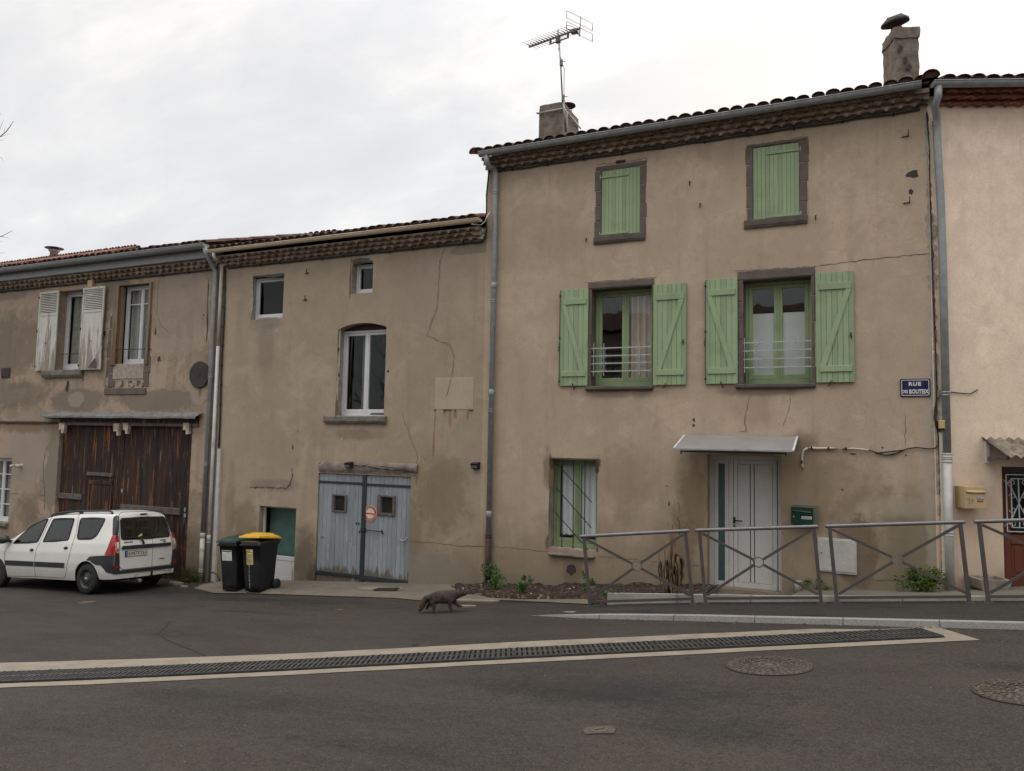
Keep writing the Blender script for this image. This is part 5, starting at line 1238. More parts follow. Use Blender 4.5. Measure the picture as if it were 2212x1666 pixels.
# concrete apron along the foot of the low house, reaching the flower bed
AP=[Gd('D',40,1190),Gd('D',180,1225),Gd('D',420,1228),Gd('D',800,1240),Gd('D',1100,1250),Gd('D',1500,1262),Gd('D',1750,1285),Gd('J',200,1440),Gd('J',700,1462),Gd('J',1050,1480)]
def apy(x): return lerp_t(x,[(p.x,p.y) for p in AP])
ax0,ax1=AP[0].x,AP[-1].x
def apz(x,y):
    e=apy(x); t=max(0,min(1,(y-e)/.25)); return g(x,y)+.012+.05*t*t*(3-2*t)
sheet('concrete_apron','concrete_apron',lambda u,v:(lambda x:(lambda y:(x,y,apz(x,y)))(apy(x)+(.02-apy(x))*v))(ax0+(ax1-ax0)*u),90,14)
mb=MB(); 
for k,(r,a,b,rx,ry) in enumerate((('D',1410,1200,.50,.20),('J',110,1425,.42,.10),('J',20,1468,.16,.06),('J',985,1522,.30,.07))):
    p=Gd(r,a,b,.05); q=[]
    for i in range(14):
        t=2*pi*i/14; s=1+.25*noise.noise(Vector((cos(t)*2,sin(t)*2,k*3.3))); x,y=p.x+rx*cos(t)*s,p.y+ry*sin(t)*s; q.append((x,y,max(apz(x,y) if x<ax1 and y>apy(x) else g(x,y),g(x,y))+.008+.014))
    mb.quad(q); m=len(q)
    for i in range(m):
        a_,b_=q[i],q[(i+1)%m]; mb.quad([a_,(a_[0],a_[1],a_[2]-.05),(b_[0],b_[1],b_[2]-.05),b_])
tag(mb.build('concrete_patch','concrete_pale'),kind='structure')
# soil bed between apron / border kerb and the tall house
def pvb(x): return lerp_t(x,[(-4.6,KY+.35),(-3.9,KY+.5),(-3.53,fence_y(-3.53)+.16),(5,fence_y(5)+.16),(30,fence_y(5)+.16+.39*25)])
sheet('pavement','asphalt_path',lambda u,v: (lambda x: ps(x,KY+.13+(pvb(x)-KY-.13)*v))(-4.5+24*u),120,12)
BF=[Gd('J',*q,.06) for q in ((0,1395),(250,1408),(500,1418),(800,1425),(1000,1428))]
def bed_front(x): return lerp_t(x,[(-7.1,-.30)]+[(p.x,p.y) for p in BF]+[(-3.6,fence_y(-3.6)+.30),(-2.3,fence_y(-2.3)+.26)])
def bedz(x,y): return g(x,y)+.09+.05*noise.noise(Vector((x*2.4,y*2.4,0)))+.035*noise.noise(Vector((x*8,y*8,3)))
sheet('soil_bed','soil',lambda u,v:(lambda x:(lambda y:(x,y,bedz(x,y)-(.14 if v<.02 else 0)))(bed_front(x)+(.01-bed_front(x))*v))(-7.1+(4.85)*u),120,26)
# border kerb behind the barriers
BH=lambda x: lerp_t(x,[(-3.7,.20),(-2.2,.165),(-1,.135),(1.2,.115),(8,.11)])
mb=MB(); cuts=[-3.52,-2.52,-1.52,-.62,.38,1.38,2.4,3.4,4.4,5.4]
for a,b in zip(cuts,cuts[1:]):
    m=2
    for i in range(m):
        p,q=a+(b-a)*i/m+(.005 if i==0 else 0),a+(b-a)*(i+1)/m-(.005 if i==m-1 else 0)
        P=[(p,fence_y(p)+.14),(q,fence_y(q)+.14),(q,fence_y(q)+.23),(p,fence_y(p)+.23)]
        zt=lambda x: g(x,fence_y(x)+.14)+BH(x)+.0
        vs=[(x,y,g(x,y)-.05) for x,y in P]+[(x,y+(.012 if k<2 else -.008),zt(x)) for k,(x,y) in enumerate(P)]
        mb.add(vs,[(0,1,5,4),(4,5,6,7),(1,2,6,5),(3,0,4,7),(2,3,7,6)])
simple('border_stone',(.34,.32,.285),.9,.2,5,bump=.3,fine=90)
tag(mb.build('border_kerb','border_stone'),kind='structure')
# strip of concrete in front of the wall on the right, and the beige ramp to the white door
zsill=fz('K',700,1474,.2); pl,pr=fx('K',350,1470),fx('K',985,1480)
def stz(x,y):
    w0=g(x,0)+.02
    if pl-.4<x<pr+.25: w0=lerp_t(x,[(pl-.4,w0),(pl-.2,zsill-.06),(pr+.05,zsill-.06),(pr+.25,w0)])
    f=fence_y(x)+.2; t=max(0,min(1,(y-f)/(-f))); return (g(x,f)+BH(x)-.012)*(1-t)+w0*t
sheet('concrete_strip','concrete_apron',lambda u,v:(lambda x:(x,(fence_y(x)+.20)*(1-v)+(.02 if x<XT1 else .02+(x-XT1)*.39)*v,stz(x,(fence_y(x)+.20)*(1-v))))(-2.28+7.5*u),90,10)
zsill=fz('K',700,1474,.2)
pl,pr=fx('K',350,1470),fx('K',985,1480)
mb=MB(); A=[(pl-.02,.19,zsill-.02),(pr,.19,zsill-.02),(pr,-.45,zsill-.04),(pl-.02,-.45,zsill-.04)]
e=Gd('K',240,1530,.12); f2=Gd('K',1000,1530,.1)
fy=fence_y(-1.5)+.22
mb.add([A[0],A[1],(pr+.02,-.40,zsill-.035),(pl-.02,-.40,zsill-.035),(pr+.06,fy+.12,stz(pr,fy)+.01),(pl-.35,fence_y(pl-.35)+.22,stz(pl-.35,fence_y(pl-.35)+.22)+.012),(pl-.02,.0,-1),(pr+.02,0,-1),(pl-.36,fence_y(pl-.35)+.22,-1),(pr+.07,fy+.1,-1)],
   [(0,3,2,1),(3,5,4,2),(3,0,6),(5,3,6,8),(1,2,7),(2,4,9,7),(4,5,8,9)])
tag(mb.build('door_ramp','concrete_pale'),kind='structure')
# ---- channel drain
dpt=[Gd('M',0,462),Gd('N',1870,264)]; dtp=[Gd('M',0,415),Gd('N',1800,232)]
dd=Vector((dpt[1].x-dpt[0].x,dpt[1].y-dpt[0].y,0)).normalized(); dn=Vector((-dd.y,dd.x,0))
W_=avg(*[ (t-dpt[0]).dot(dn) for t in (dtp[1],Gd('N',1000,265),Gd('M',2200,318),Gd('M',1100,372))]); o0=dpt[0]
end=(dpt[1]-o0).dot(dd)
def dp_(s,t,h=0): p=o0+dd*s+dn*t; return Vector((p.x,p.y,g(p.x,p.y)+h))
tb=avg((Gd('M',0,478)-o0).dot(dn),(Gd('M',1100,437)-o0).dot(dn),(Gd('N',0,374)-o0).dot(dn),(Gd('N',1000,322)-o0).dot(dn))
tt=[( (Gd(*q)-o0).dot(dd),(Gd(*q)-o0).dot(dn)) for q in (('M',0,372),('M',700,352),('M',1400,326),('M',2200,283),('N',700,252),('N',1300,225),('N',1560,228))]
tt=sorted(tt)
def up(s): return lerp_t(s,tt)
S0=-6.0; SE=(Gd('N',1985,262)-o0).dot(dd)
def brd(u,v):
    s=S0+(SE-S0)*u; lo=tb+.018*noise.noise(Vector((s*1.5,0,0))); hi=up(s)+.02*noise.noise(Vector((s*1.3,5,0)))
    if s>end+.12: hi=min(hi,W_+.12)
    return dp_(s,lo+(hi-lo)*v,.006)
sheet('drain_surround','concrete_pale',brd,110,12)
# near-black sheet on the ground, painted shade of the channel between the bars
sheet('drain_shade_sheet','void_black',lambda u,v: dp_(S0+(end+.02-S0)*u,.015+(W_-.03)*v,.010),110,2)
# cast iron gratings, one object each
GL=.50; GN=int((end-S0)/GL); 
def grate_bm():
    mb=MB(); w=W_; L=GL-.006; h0,h1=-.006,.010
    mb.box(0,L,0,.030,h0,h1); mb.box(0,L,w-.030,w,h0,h1); mb.box(0,L,w/2-.020,w/2+.020,h0,h1)
    ns=9; p=L/ns
    for i in range(ns+1):
        a=max(0,i*p-.016); b=min(L,i*p+.016)
        mb.box(a,b,.030,w/2-.020,h0,h1,0,'fk'); mb.box(a,b,w/2+.020,w-.030,h0,h1,0,'fk')
    for x in (.04,L-.04):
        mb.lathe([(.016,h1),(.014,h1+.004)],(x,.012,0),8); mb.lathe([(.016,h1),(.014,h1+.004)],(x,w-.012,0),8)
    return mb
proto=None
for i in range(GN):
    s=end-GL*(i+1); a=dp_(s,0,.020); b=dp_(s+GL,0,.020); c=dp_(s,W_,.020)
    if proto is None:
        proto=tag(grate_bm().build('drain_grate','grate_iron',loc=(0,0,0),local=True),'slotted dark iron grating set in the concrete drain across the road','drain grate','iron gratings in the road drain'); o=proto
    else: o=proto.copy(); COL.objects.link(o)
    X=(b-a).normalized(); Yv=(c-a); Z=X.cross(Yv).normalized(); Yv=Z.cross(X)
    Mx=Matrix((X,Yv,Z)).transposed().to_4x4(); Mx.translation=a; o.matrix_world=Mx; o.location=a; o.rotation_euler=Mx.to_euler()
# ---- manhole covers
def manhole(p,rad,label,rot):
    mb=MB(); r=rnd
    mb.lathe([(rad,-.02),(rad,.004),(rad*.90,.006),(rad*.895,.001),(rad*.885,.001),(rad*.88,.005),(0.001,.005)],(0,0,0),48,mi=1,cap=False,sm=False)
    mb.lathe([(rad*.90,.004),(rad*.895,.010),(rad*.865,.010),(rad*.86,.005)],(0,0,0),48,cap=False,sm=False)
    for ring,(R_,cnt,w) in enumerate(((.945,40,.03),(.80,38,.030),(.715,34,.034),(.63,30,.034),(.545,25,.034),(.46,21,.032),(.375,17,.03),(.30,13,.03))):
        for i in range(cnt):
            t=2*pi*(i+.5*(ring%2))/cnt; q=rad*R_; l=rad*.030; wd=rad*2*pi*R_/cnt*.60/2
            if rnd.random()<.10: continue
            t+=rnd.uniform(-.25,.25)*2*pi/cnt; q+=rnd.uniform(-.02,.02)*rad; l*=rnd.uniform(.7,1.35); wd*=rnd.uniform(.7,1.3)
            ca,sa=cos(t),sin(t); P=[(q-l,-wd),(q+l,-wd*.8),(q+l,wd),(q-l,wd*.8)]
            lo=[(x*ca-y*sa,x*sa+y*ca,.005) for x,y in P]; hi=[(x*.985*ca-y*.9*sa,x*.985*sa+y*.9*ca,.0125) for x,y in P]
            mb.add(lo+hi,[(4,5,6,7),(0,1,5,4),(1,2,6,5),(2,3,7,6),(3,0,4,7)])
    mb.lathe([(rad*.26,.005),(rad*.255,.012),(rad*.20,.012),(rad*.195,.005)],(0,0,0),32,cap=False,sm=False); mb.lathe([(rad*.12,.005),(rad*.11,.012),(.001,.012)],(0,0,0),20,cap=False,sm=False)
    mb.bar((0,rad*.28,.008),(0,rad*.86,.008),.02,.012,mi=1); mb.bar((0,-rad*.28,.008),(0,-rad*.86,.008),.02,.012,mi=1)
    X=(Vector((1,0,g(p.x+1,p.y)-g(p.x,p.y)))).normalized(); Y=Vector((0,1,SY)).normalized(); Z=X.cross(Y).normalized()
    o=mb.build('manhole_cover',['manhole_iron','manhole_low'],loc=(0,0,0),local=True)
    Mx=Matrix((X,Z.cross(X),Z)).transposed().to_4x4()@Matrix.Rotation(rot,4,'Z'); o.rotation_euler=Mx.to_euler(); o.location=(p.x,p.y,g(p.x,p.y)+.006)
    return tag(o,label,'manhole cover')
m0=Gd('N',1110,385); mw=(Gd('N',1297,378)-Gd('N',922,382)).length/2
manhole(m0,mw,'round patterned iron manhole cover just below the concrete drain',.3)
ml=Gd('N',2014,515); manhole(ml+Vector((mw*1.02*cos(radians(25)),mw*1.02*sin(radians(25)),0)),mw,'round patterned iron manhole cover cut by the right edge of the road view',.9)
p=Gd('N',377,666); mb=MB(); mb.bevbox(-.13,.13,-.10,.10,-.02,.012,.01); mb.v=[Vector((v.x,v.y,v.z)) for v in mb.v]
mb=MB(); mb.prismz([(-.10,-.075),(.10,-.075),(.115,.0),(.09,.075),(-.09,.075),(-.115,.0)],-.02,.007,2); mb.lathe([(.064,.007),(.06,.013),(.050,.013),(.048,.009),(.001,.009)],(0,0,0),24,cap=False,sm=False); mb.bar((-.03,0,.011),(.035,.01,.011),.014,.01)
o=mb.build('valve_cover',['manhole_iron','manhole_low','rust_plate'],loc=(0,0,0),local=True); o.location=(p.x,p.y,g(p.x,p.y)+.004); o.rotation_euler=(radians(-2),radians(-4.6),.35); tag(o,'small iron valve box lid sunk in the asphalt foreground','valve cover')
p=Gd('D',1455,1200,.07); mb=MB(); 
mb.bevbox(-.22,.22,-.10,.10,-.03,.014,.005)
for i in range(5): mb.box(-.19,.19,-.08+i*.036,-.06+i*.036,.014,.020)
o=mb.build('gully_cover',['manhole_low'],loc=(0,0,0),local=True); o.location=(p.x,p.y,apz(p.x,p.y)+.02); o.rotation_euler=(radians(-2),radians(-4.5),.12); tag(o,'rusty rectangular gully lid in the pale concrete before the blue garage doors','gully lid')
p=Gd('M',375,110); mb=MB(); mb.lathe([(.16,-.02),(.155,.006),(.12,.006),(.115,.002),(.001,.003)],(0,0,0),28,cap=False,sm=False); o=mb.build('valve_cover',['manhole_iron'],loc=(0,0,0),local=True); o.location=(p.x,p.y,g(p.x,p.y)+.004); o.rotation_euler=(radians(-2),radians(-4),0); tag(o,'small round valve lid in the asphalt in front of the white car','valve cover')
# asphalt joint crack between old and new surface
mb=MB(); pts=[Gd('M',a,b,.003) for a,b in ((735,190),(715,215),(680,245),(720,270),(790,300),(850,322),(890,342))]
for p,q in zip(pts,pts[1:]):
    d=(q-p).normalized(); nn=Vector((-d.y,d.x,0))*.012
    mb.quad([p-nn,q-nn*rnd.uniform(.5,1.3),q+nn,p+nn*rnd.uniform(.5,1.3)])
tag(mb.build('road_crack','void_black'),kind='structure')
# litter: dead leaves, pebbles on the soil bed, kerb foot and road
mb=MB()
def leaf_at(p,s,flat=True):
    t=rnd.uniform(0,2*pi); a=Vector((cos(t),sin(t),rnd.uniform(-.2,.4)))*s; b=Vector((-sin(t),cos(t),rnd.uniform(-.3,.3)))*s*.5; c=Vector((0,0,s*rnd.uniform(.1,.5)))
    mb.quad([p-a,p-b*.8+c*.3,p+a+c*.2,p+b]) 
for i in range(210):
    x=rnd.uniform(-7,-2.3); y=bed_front(x)+(0-bed_front(x))*rnd.random()**.8
    leaf_at(Vector((x,y,bedz(x,y)+.012)),rnd.uniform(.012,.045))
for i in range(230):
    x=rnd.uniform(-4,4); leaf_at(Vector((x,KY-.03-abs(rnd.gauss(0,.05)),0))+Vector((0,0,g(x,KY)+.012)),rnd.uniform(.008,.028))
for i in range(90):
    x=rnd.uniform(-4,3); y=fence_y(x)+.10-abs(rnd.gauss(0,.06)); leaf_at(ps(x,y)+Vector((0,0,.008)),rnd.uniform(.008,.022))
for i in range(120):
    x=rnd.uniform(-16.5,-12.4); y=rnd.uniform(-.5,-.02); leaf_at(Vector((x,y,g(x,y)+.012)),rnd.uniform(.01,.04))
for i in range(110):
    x=rnd.uniform(-13,-4); y=-rnd.uniform(.9,3.4); leaf_at(Vector((x,y,g(x,y)+.008)),rnd.uniform(.006,.020))
p=Gd('M',1792,294); leaf_at(p+Vector((0,0,.03)),.07); leaf_at(Gd('M',1470,147)+Vector((0,0,.02)),.06)
tag(mb.build('leaf_litter','leaf_litter'),kind='stuff')
mb=MB()
for i in range(26):
    x=rnd.uniform(-7,-2.3) ; y=bed_front(x)+(0-bed_front(x))*rnd.random()*.8; s=rnd.uniform(.006,.022); k=len(mb.v)
    mb.lathe([(.3*s,-.6*s),(s,-.1*s),(.8*s,.5*s),(.2*s,.8*s)],(x,y,bedz(x,y)+s*.4),6); mb.jit(s*.4,40,k)
tag(mb.build('pebbles','mortar_pale'),kind='stuff')
# ================================================================ barriers
def barrier(label,pa,pb,ha,hb,nrm=(0,-1)):
    # pa/pb: feet of the two posts; the panel leans with the slope, posts square to it
    u=(pb-pa); L=u.length; u.normalize(); up_=Vector((0,0,1)); n=u.cross(up_).normalized()*1; v=n.cross(u).normalized()
    if v.z<0: v=-v
    root=thing('barrier',label,'barrier',tuple((pa+pb)/2),(0,0,atan2(u.y,u.x)),'metal barriers along the pavement')
    def Q(s,t,d=0): return pa+u*s+v*t+n*d
    H=1.02
    for s,dl in ((0.0,-.02),(L,.0)):
        mb=MB(); mb.bar(Q(s,-.06),Q(s-.0,H-.02),.046,.034,up=tuple(n)); mb.bar(Q(s,-.004),Q(s,.006),.10,.08,up=tuple(n)); mb.build('post','barrier_paint',root)
    mb=MB(); a,b=Q(-.06,H),Q(L+.06,H); mb.tube([a,a.lerp(b,.02),a.lerp(b,.98),b],[.021,.027,.027,.021],10); mb.build('rail','barrier_rail',root)
    mb=MB(); mb.bar(Q(.026,.075),Q(L-.026,.075),.036,.034,up=tuple(v)); mb.build('bottom_rail','barrier_paint',root)
    c=Q(L/2,(H+.1)/2); r=.066
    for s,t in ((.03,H-.045),(L-.03,H-.045),(.03,.12),(L-.03,.12)):
        p=Q(s,t); d=(c-p).normalized(); mb=MB(); mb.bar(p,c-d*r,.035,.024,up=tuple(n)); mb.build('brace','barrier_paint',root)
    mb=MB(); R_=[]; N=24
    for i in range(N):
        t=2*pi*i/N; e=u*cos(t)+v*sin(t)
        R_.append([c+e*(r+.008)+n*.022,c+e*(r-.006)+n*.022,c+e*(r-.006)-n*.022,c+e*(r+.008)-n*.022])
    vs=[p for q in R_ for p in q]; mb.add(vs,[(4*i+k,4*((i+1)%N)+k,4*((i+1)%N)+(k+1)%4,4*i+(k+1)%4) for i in range(N) for k in range(4)],0,False); mb.build('ring','barrier_rail',root)
    return root
def foot(r,a,b):
    # foot of a post: on the fence line, on the pavement
    d=ray(r,a,b); lo,hi=4,16
    t=None
    best=None
    for k in range(400):
        t=(6+8*k/400)/ (d.length) ; p=CAM+d*t
        e=abs(p.y-fence_y(p.x)) if True else 0
        if best is None or e<best[0]: best=(e,p)
    p=best[1]; x=p.x; y=fence_y(x); return Vector((x,y,g(x,y)+ph(x)))
FT=[foot('V',1275,1318),foot('V',1497,1303),foot('V',1524,1305),foot('V',1774,1301),foot('V',1808,1300),foot('V',2094,1300),foot('V',2135,1300)]
FT.append(FT[6]+(FT[5]-FT[4]))
barrier('grey metal barrier below the barred window, leftmost of the row',FT[0],FT[1],1,1)
barrier('grey metal barrier standing before the white front door',FT[2],FT[3],1,1)
barrier('grey metal barrier below the blue street plate, before the white meter box',FT[4],FT[5],1,1)
barrier('grey metal barrier before the red brown door, cut by the right picture edge',FT[6],FT[7],1,1)
# ================================================================ wall mounted things
def wallthing(name,label,cat,p): return thing(name,label,cat,tuple(p))
r=RECT('L',216,175,410,286,-.02); w,h=r[1]-r[0],r[3]-r[2]; cx_,cz_=(r[0]+r[1])/2,(r[2]+r[3])/2
sg=wallthing('street_sign','dark blue enamel street name plate with white lettering','street sign',(cx_,0,cz_))
def rrect(x0,x1,z0,z1,rad,n=5):
    P=[]
    for (x,z,a) in ((x1-rad,z0+rad,-pi/2),(x1-rad,z1-rad,0),(x0+rad,z1-rad,pi/2),(x0+rad,z0+rad,pi)):
        for i in range(n+1): t=a+pi/2*i/n; P.append((x+rad*cos(t),z+rad*sin(t)))
    return P
mb=MB(); mb.prism(rrect(r[0],r[1],r[2],r[3],.018),-.020,.0); mb.build('plate','enamel_blue',sg)
mb=MB(); i=.016; P=rrect(r[0]+i,r[1]-i,r[2]+i,r[3]-i,.022); Qp=rrect(r[0]+i+.009,r[1]-i-.009,r[2]+i+.009,r[3]-i-.009,.016); n=len(P)
mb.add([(x,-.0215,z) for x,z in P]+[(x,-.0215,z) for x,z in Qp],[(k,(k+1)%n,(k+1)%n+n,k+n) for k in range(n)]); mb.build('border_line','enamel_white',sg)
mb=MB(); T=lambda x,z:Matrix.Translation((x,-.0218,z))@FRONT
fit_text(mb,'RUE',r[0]+w*.285,r[0]+w*.695,r[2]+h*.60,r[2]+h*.82,-.0215,offset=.004,spacing=1.2)
fit_text(mb,'DES',r[0]+w*.075,r[0]+w*.255,r[2]+h*.19,r[2]+h*.375,-.0215,offset=.003)
fit_text(mb,'BOUTEIX',r[0]+w*.30,r[0]+w*.94,r[2]+h*.16,r[2]+h*.41,-.0215,offset=.004); mb.build('lettering','enamel_white',sg)
mb=MB()
for x in (r[0]+.012,r[1]-.012):
    for z in (r[2]+.012,r[3]-.012): mb.lathe([(.007,-.024),(.005,-.026)],(x,0,z),8,axis='y')
build_islands(mb,'screw','rust_iron',sg)
# green letter box
r=RECT('K',1045,768,1228,920,-.17); mbx=wallthing('letter_box','dark green steel letter box beside the white front door','letter box',((r[0]+r[1])/2,0,r[2]))
mb=MB(); mb.box(r[0],r[1],-.165,0,r[2],r[3],0,'f'); mb.box(r[0]+.02,r[1]+.065,-.09,0,r[2]-.03,r[3]+.025); mb.build('box_body','box_green_side',mbx)
mb=MB(); mb.bevbox(r[0]-.002,r[1]+.002,-.182,-.1652,r[2]-.002,r[3]+.002,.006); mb.build('door','box_green',mbx)
mb=MB(); W_x=r[1]-r[0]; H_z=r[3]-r[2]
mb.grid(lambda u,v:(r[0]+W_x*(.08+.84*u),-.184-.016*sin(pi*v),r[3]-H_z*(.18+.09*v+.06*(.5-.5*cos(pi*u))*1.0+ .03*v)),16,4)
mb.grid(lambda u,v:(r[0]+W_x*(.08+.84*u),-.184-.014*sin(pi*v),r[3]-H_z*(.30+.05*v+.085*(.5-.5*cos(pi*u)))),16,4); mb.build('slot_flap','box_green',mbx)
mb=MB(); mb.lathe([(.012,-.186),(.010,-.188)],(r[0]+W_x*.12,0,r[3]-H_z*.57),10,axis='y'); mb.build('lock','zinc_pale',mbx)
mb=MB(); a,b,c,d=r[0]+W_x*.48,r[0]+W_x*.94,r[3]-H_z*.69,r[3]-H_z*.53; mb.bevbox(a,b,-.185,-.18,c,d,.002)
for k,(f0,f1) in enumerate(((.06,.86),(.06,.94))):
    z=d-(d-c)*(.33+.38*k); x=a+(b-a)*f0; e=a+(b-a)*f1
    while x<e:
        wd=rnd.uniform(.005,.011); mb.box(x,min(e,x+wd),-.1862,-.185,z-.005,z+.005,1); x+=wd+rnd.uniform(.002,.005)
mb.build('name_label',['sticker_white','ink'],mbx)
# white meter box
r=RECT('K',1264,1024,1592,1336,-.03); me_=wallthing('meter_box','white plastic meter box set in the wall behind the barriers','meter box',((r[0]+r[1])/2,0,r[2]))
mb=MB(); mb.bevbox(r[0],r[1],-.03,.0,r[2]+.012,r[3],.005); mb.box(r[0]+.25,r[1],-.028,-.0,r[2],r[2]+.0118); mb.build('frame','meter_white',me_)
mb=MB(); mb.bevbox(r[0]+.018,r[1]-.018,-.037,-.0302,r[2]+.03,r[3]-.022,.004); mb.bevbox(r[0]+.075,r[0]+.095,-.040,-.0372,r[2]+.06,r[3]-.05,.002); mb.build('door','meter_white',me_)
mb=MB(); mb.lathe([(.012,-.0385),(.011,-.039)],(r[0]+.055,0,(r[2]+r[3])/2+.03),10,axis='y'); mb.build('keyhole','ink',me_)
# beige letter box on the peach house
r=R4('L',622,856,762,996,-.27); lb=thing('letter_box','beige letter box with scratched number 39 on the peach wall','letter box',tuple(HM@Vector(((r[0]+r[1])/2,0,r[2]))),(0,0,AN))
mb=MB(); mb.box(r[0],r[1],-.265,0,r[2],r[3],0,'f'); B4(mb,'box_body','box_beige',lb)
mb=MB(); mb.bevbox(r[0]-.004,r[1]+.004,-.285,-.2652,r[2]-.004,r[3]+.004,.006); B4(mb,'door','box_beige',lb)
w,h=r[1]-r[0],r[3]-r[2]; mb=MB(); mb.grid(lambda u,v:(r[0]+w*(.06+.87*u),-.286-.022*sin(pi*v),r[3]-h*(.16+.13*v+.04*v*(.5-.5*cos(2*pi*u)))),16,5); mb.box(r[0]+w*.06,r[0]+w*.93,-.288,-.284,r[3]-h*.335,r[3]-h*.318,1); B4(mb,'slot_flap',['box_beige','ink_soft'],lb)
mb=MB(); mb.lathe([(.013,-.288),(.010,-.291)],(r[0]+w*.10,0,r[3]-h*.51),10,axis='y'); B4(mb,'lock','zinc_pale',lb)
mb=MB(); mb.bevbox(r[0]+w*.53,r[0]+w*.90,-.289,-.285,r[3]-h*.55,r[3]-h*.46,.002); B4(mb,'name_holder','zinc_pale',lb)
mb=MB(); mb.bevbox(r[0]+w*.56,r[0]+w*.84,-.2885,-.285,r[3]-h*.70,r[3]-h*.575,.002)
for k in range(4): mb.box(r[0]+w*(.60+.055*k),r[0]+w*(.64+.055*k),-.2895,-.2886,r[3]-h*.645,r[3]-h*.62,1)
B4(mb,'red_sticker',['sticker_red','sticker_white'],lb)
mb=MB(); X0=r[0]+w*.13; Z0=r[3]-h*.68; s=h*.115
dg=[[(0,1),(.7,.95),(.35,.2),(.75,-.2),(.6,-.95),(0,-.8)],[(2.0,.6),(1.6,.95),(1.25,.6),(1.5,.1),(2.0,.4),(2.0,.8),(1.95,-.4),(1.3,-.9)]]
for L_ in dg:
    for p,q in zip(L_,L_[1:]): mb.bar((X0+p[0]*s,-.2855,Z0+p[1]*s),(X0+q[0]*s,-.2855,Z0+q[1]*s),.006,.003,up=(0,1,0))
B4(mb,'scratched_number','ink_soft',lb)
# door canopy over the white door
yf=-.80; bl,br=F('K',167,178,-.01),F('K',1108,193,-.01); fl,fr=F('K',69,290,yf),F('K',1052,305,yf)
zb_=avg(bl.z,br.z); zf=avg(fl.z,fr.z); xl_,xr_=avg(bl.x,fl.x),avg(br.x,fr.x)
cn=thing('door_canopy','frosted glass canopy sloping out above the white front door','canopy',((xl_+xr_)/2,0,zb_))
t=NT('canopy_sheet'); p_=t.pos(); k=t.mix(t.ss(t.noise(2,5,.6,p_),.35,.7),(.215,.205,.205,1),(.255,.25,.255,1)); t.col(k); t.rough(.35)
def cq(u,v,h=0): return Vector((xl_+(xr_-xl_)*u,-.01+(yf+.01)*v,zb_+(zf-zb_)*v+h))
mb=MB(); mb.add([cq(0,0),cq(1,0),cq(1,1),cq(0,1),cq(0,0,.010),cq(1,0,.010),cq(1,1,.010),cq(0,1,.010)],[(0,3,2,1),(4,5,6,7),(0,1,5,4),(2,3,7,6)]); mb.build('glass_sheet','canopy_sheet',cn)
for u in (0,1):
    mb=MB(); mb.bar(cq(u,0,.006),cq(u,1,.006),.028,.026); mb.build('side_rail','canopy_frame',cn)
mb=MB(); mb.bar(cq(0,1,-.002),cq(1,1,-.002),.03,.022); mb.build('front_rail','zinc_pale',cn)
mb=MB(); mb.bar(cq(.06,.97,-.045),cq(.94,.97,-.045),.012,.022)
for u in (.06,.94): mb.bar(cq(u,.97,-.03),cq(u,.97,-.09),.02,.02)
mb.build('gutter_lip','iron_black',cn)
for u in (.12,.88):
    mb=MB(); q=cq(u,.85,-.02); mb.bar(q,(q.x,-.005,zb_-.22),.02,.02); mb.build('bracket','barrier_paint',cn)
# corrugated awning on the peach house
p0=F4('L',742,548,0); p1=F4('L',905,668,-.62); xe=p0.x+2.3
aw=thing('awning','grey corrugated awning over the red brown door','awning',tuple(HM@Vector((p0.x+1.1,0,p0.z))),(0,0,AN))
za,zf_=p0.z,F4('L',950,665,-.62).z
t=NT('fibre_cement'); p_=t.pos(); k=t.mix(t.ss(t.noise(5,6,.65,p_),.35,.65),(.12,.095,.07,1),(.25,.21,.165,1)); k=t.mix(t.ss(t.noise(12,5,.7,p_),.55,.68,0,.6),k,(.06,.05,.04,1)); t.col(k); t.rough(.9)
mb=MB(); xs0=p0.x-.02
NU=150
def aws(u,v,h=0):
    x=xs0+(xe-xs0)*u; return (x,-.0-.62*v,za+(zf_-za)*v+.020*cos(2*pi*(x-xs0)/.13)+h)
mb.grid(lambda u,v:aws(u,v),NU,4); mb.grid(lambda u,v:aws(u,1-v,-.009),NU,4); B4(mb,'corrugated_sheet','fibre_cement',aw)
mb=MB(); q=R4('L',750,572,770,706,-.02); mb.bevbox(q[0],q[1]+.02,-.05,0,q[2],q[3],.004); B4(mb,'wall_plate','upvc',aw)
mb=MB(); mb.bar((q[0]+.04,-.04,q[2]+.06),(q[0]+.04,-.52,zf_-.03),.045,.05); mb.bar((q[0]+.04,-.05,za-.05),(q[0]+.04,-.55,zf_-.02),.04,.05); B4(mb,'strut','wood_weathered',aw)
# doormat
mm=[Gd('K',*q,.0) for q in ((650,1462),(968,1487),(968,1517),(628,1497))]
mz=zsill-.004; x0,x1=pl+.36*(pr-pl)+.0,pr-.03; mb=MB()
x0=fx('K',645,1475,.0); x1=fx('K',965,1490,.0); mb.grid(lambda u,v:(x0+(x1-x0)*u,-.33+.36*v,mz+.012+.004*noise.noise(Vector((u*9,v*5,0)))-.006*(1-v)),24,8); mb.box(x0,x1,-.33,.03,mz-.03,mz-.006)
tag(mb.build('doormat','doormat'),'brown coir doormat on the ramp before the white front door','doormat')
# short white pipe stub
mb=MB(); p=F('K',1103,1390,-.1); gz=stz(p.x,-.1); mb.tube([(p.x,-.1,gz-.03),(p.x,-.1,p.z)],.055,14); mb.lathe([(.055,-.01),(.062,-.008),(.062,.01),(.04,.012)],(p.x,-.1,p.z),14); simple('stub_pvc',(.28,.275,.26),.6,.2,6)
tag(mb.build('pipe_stub','stub_pvc'),'short white plastic pipe stub rising beside the door ramp','pipe')
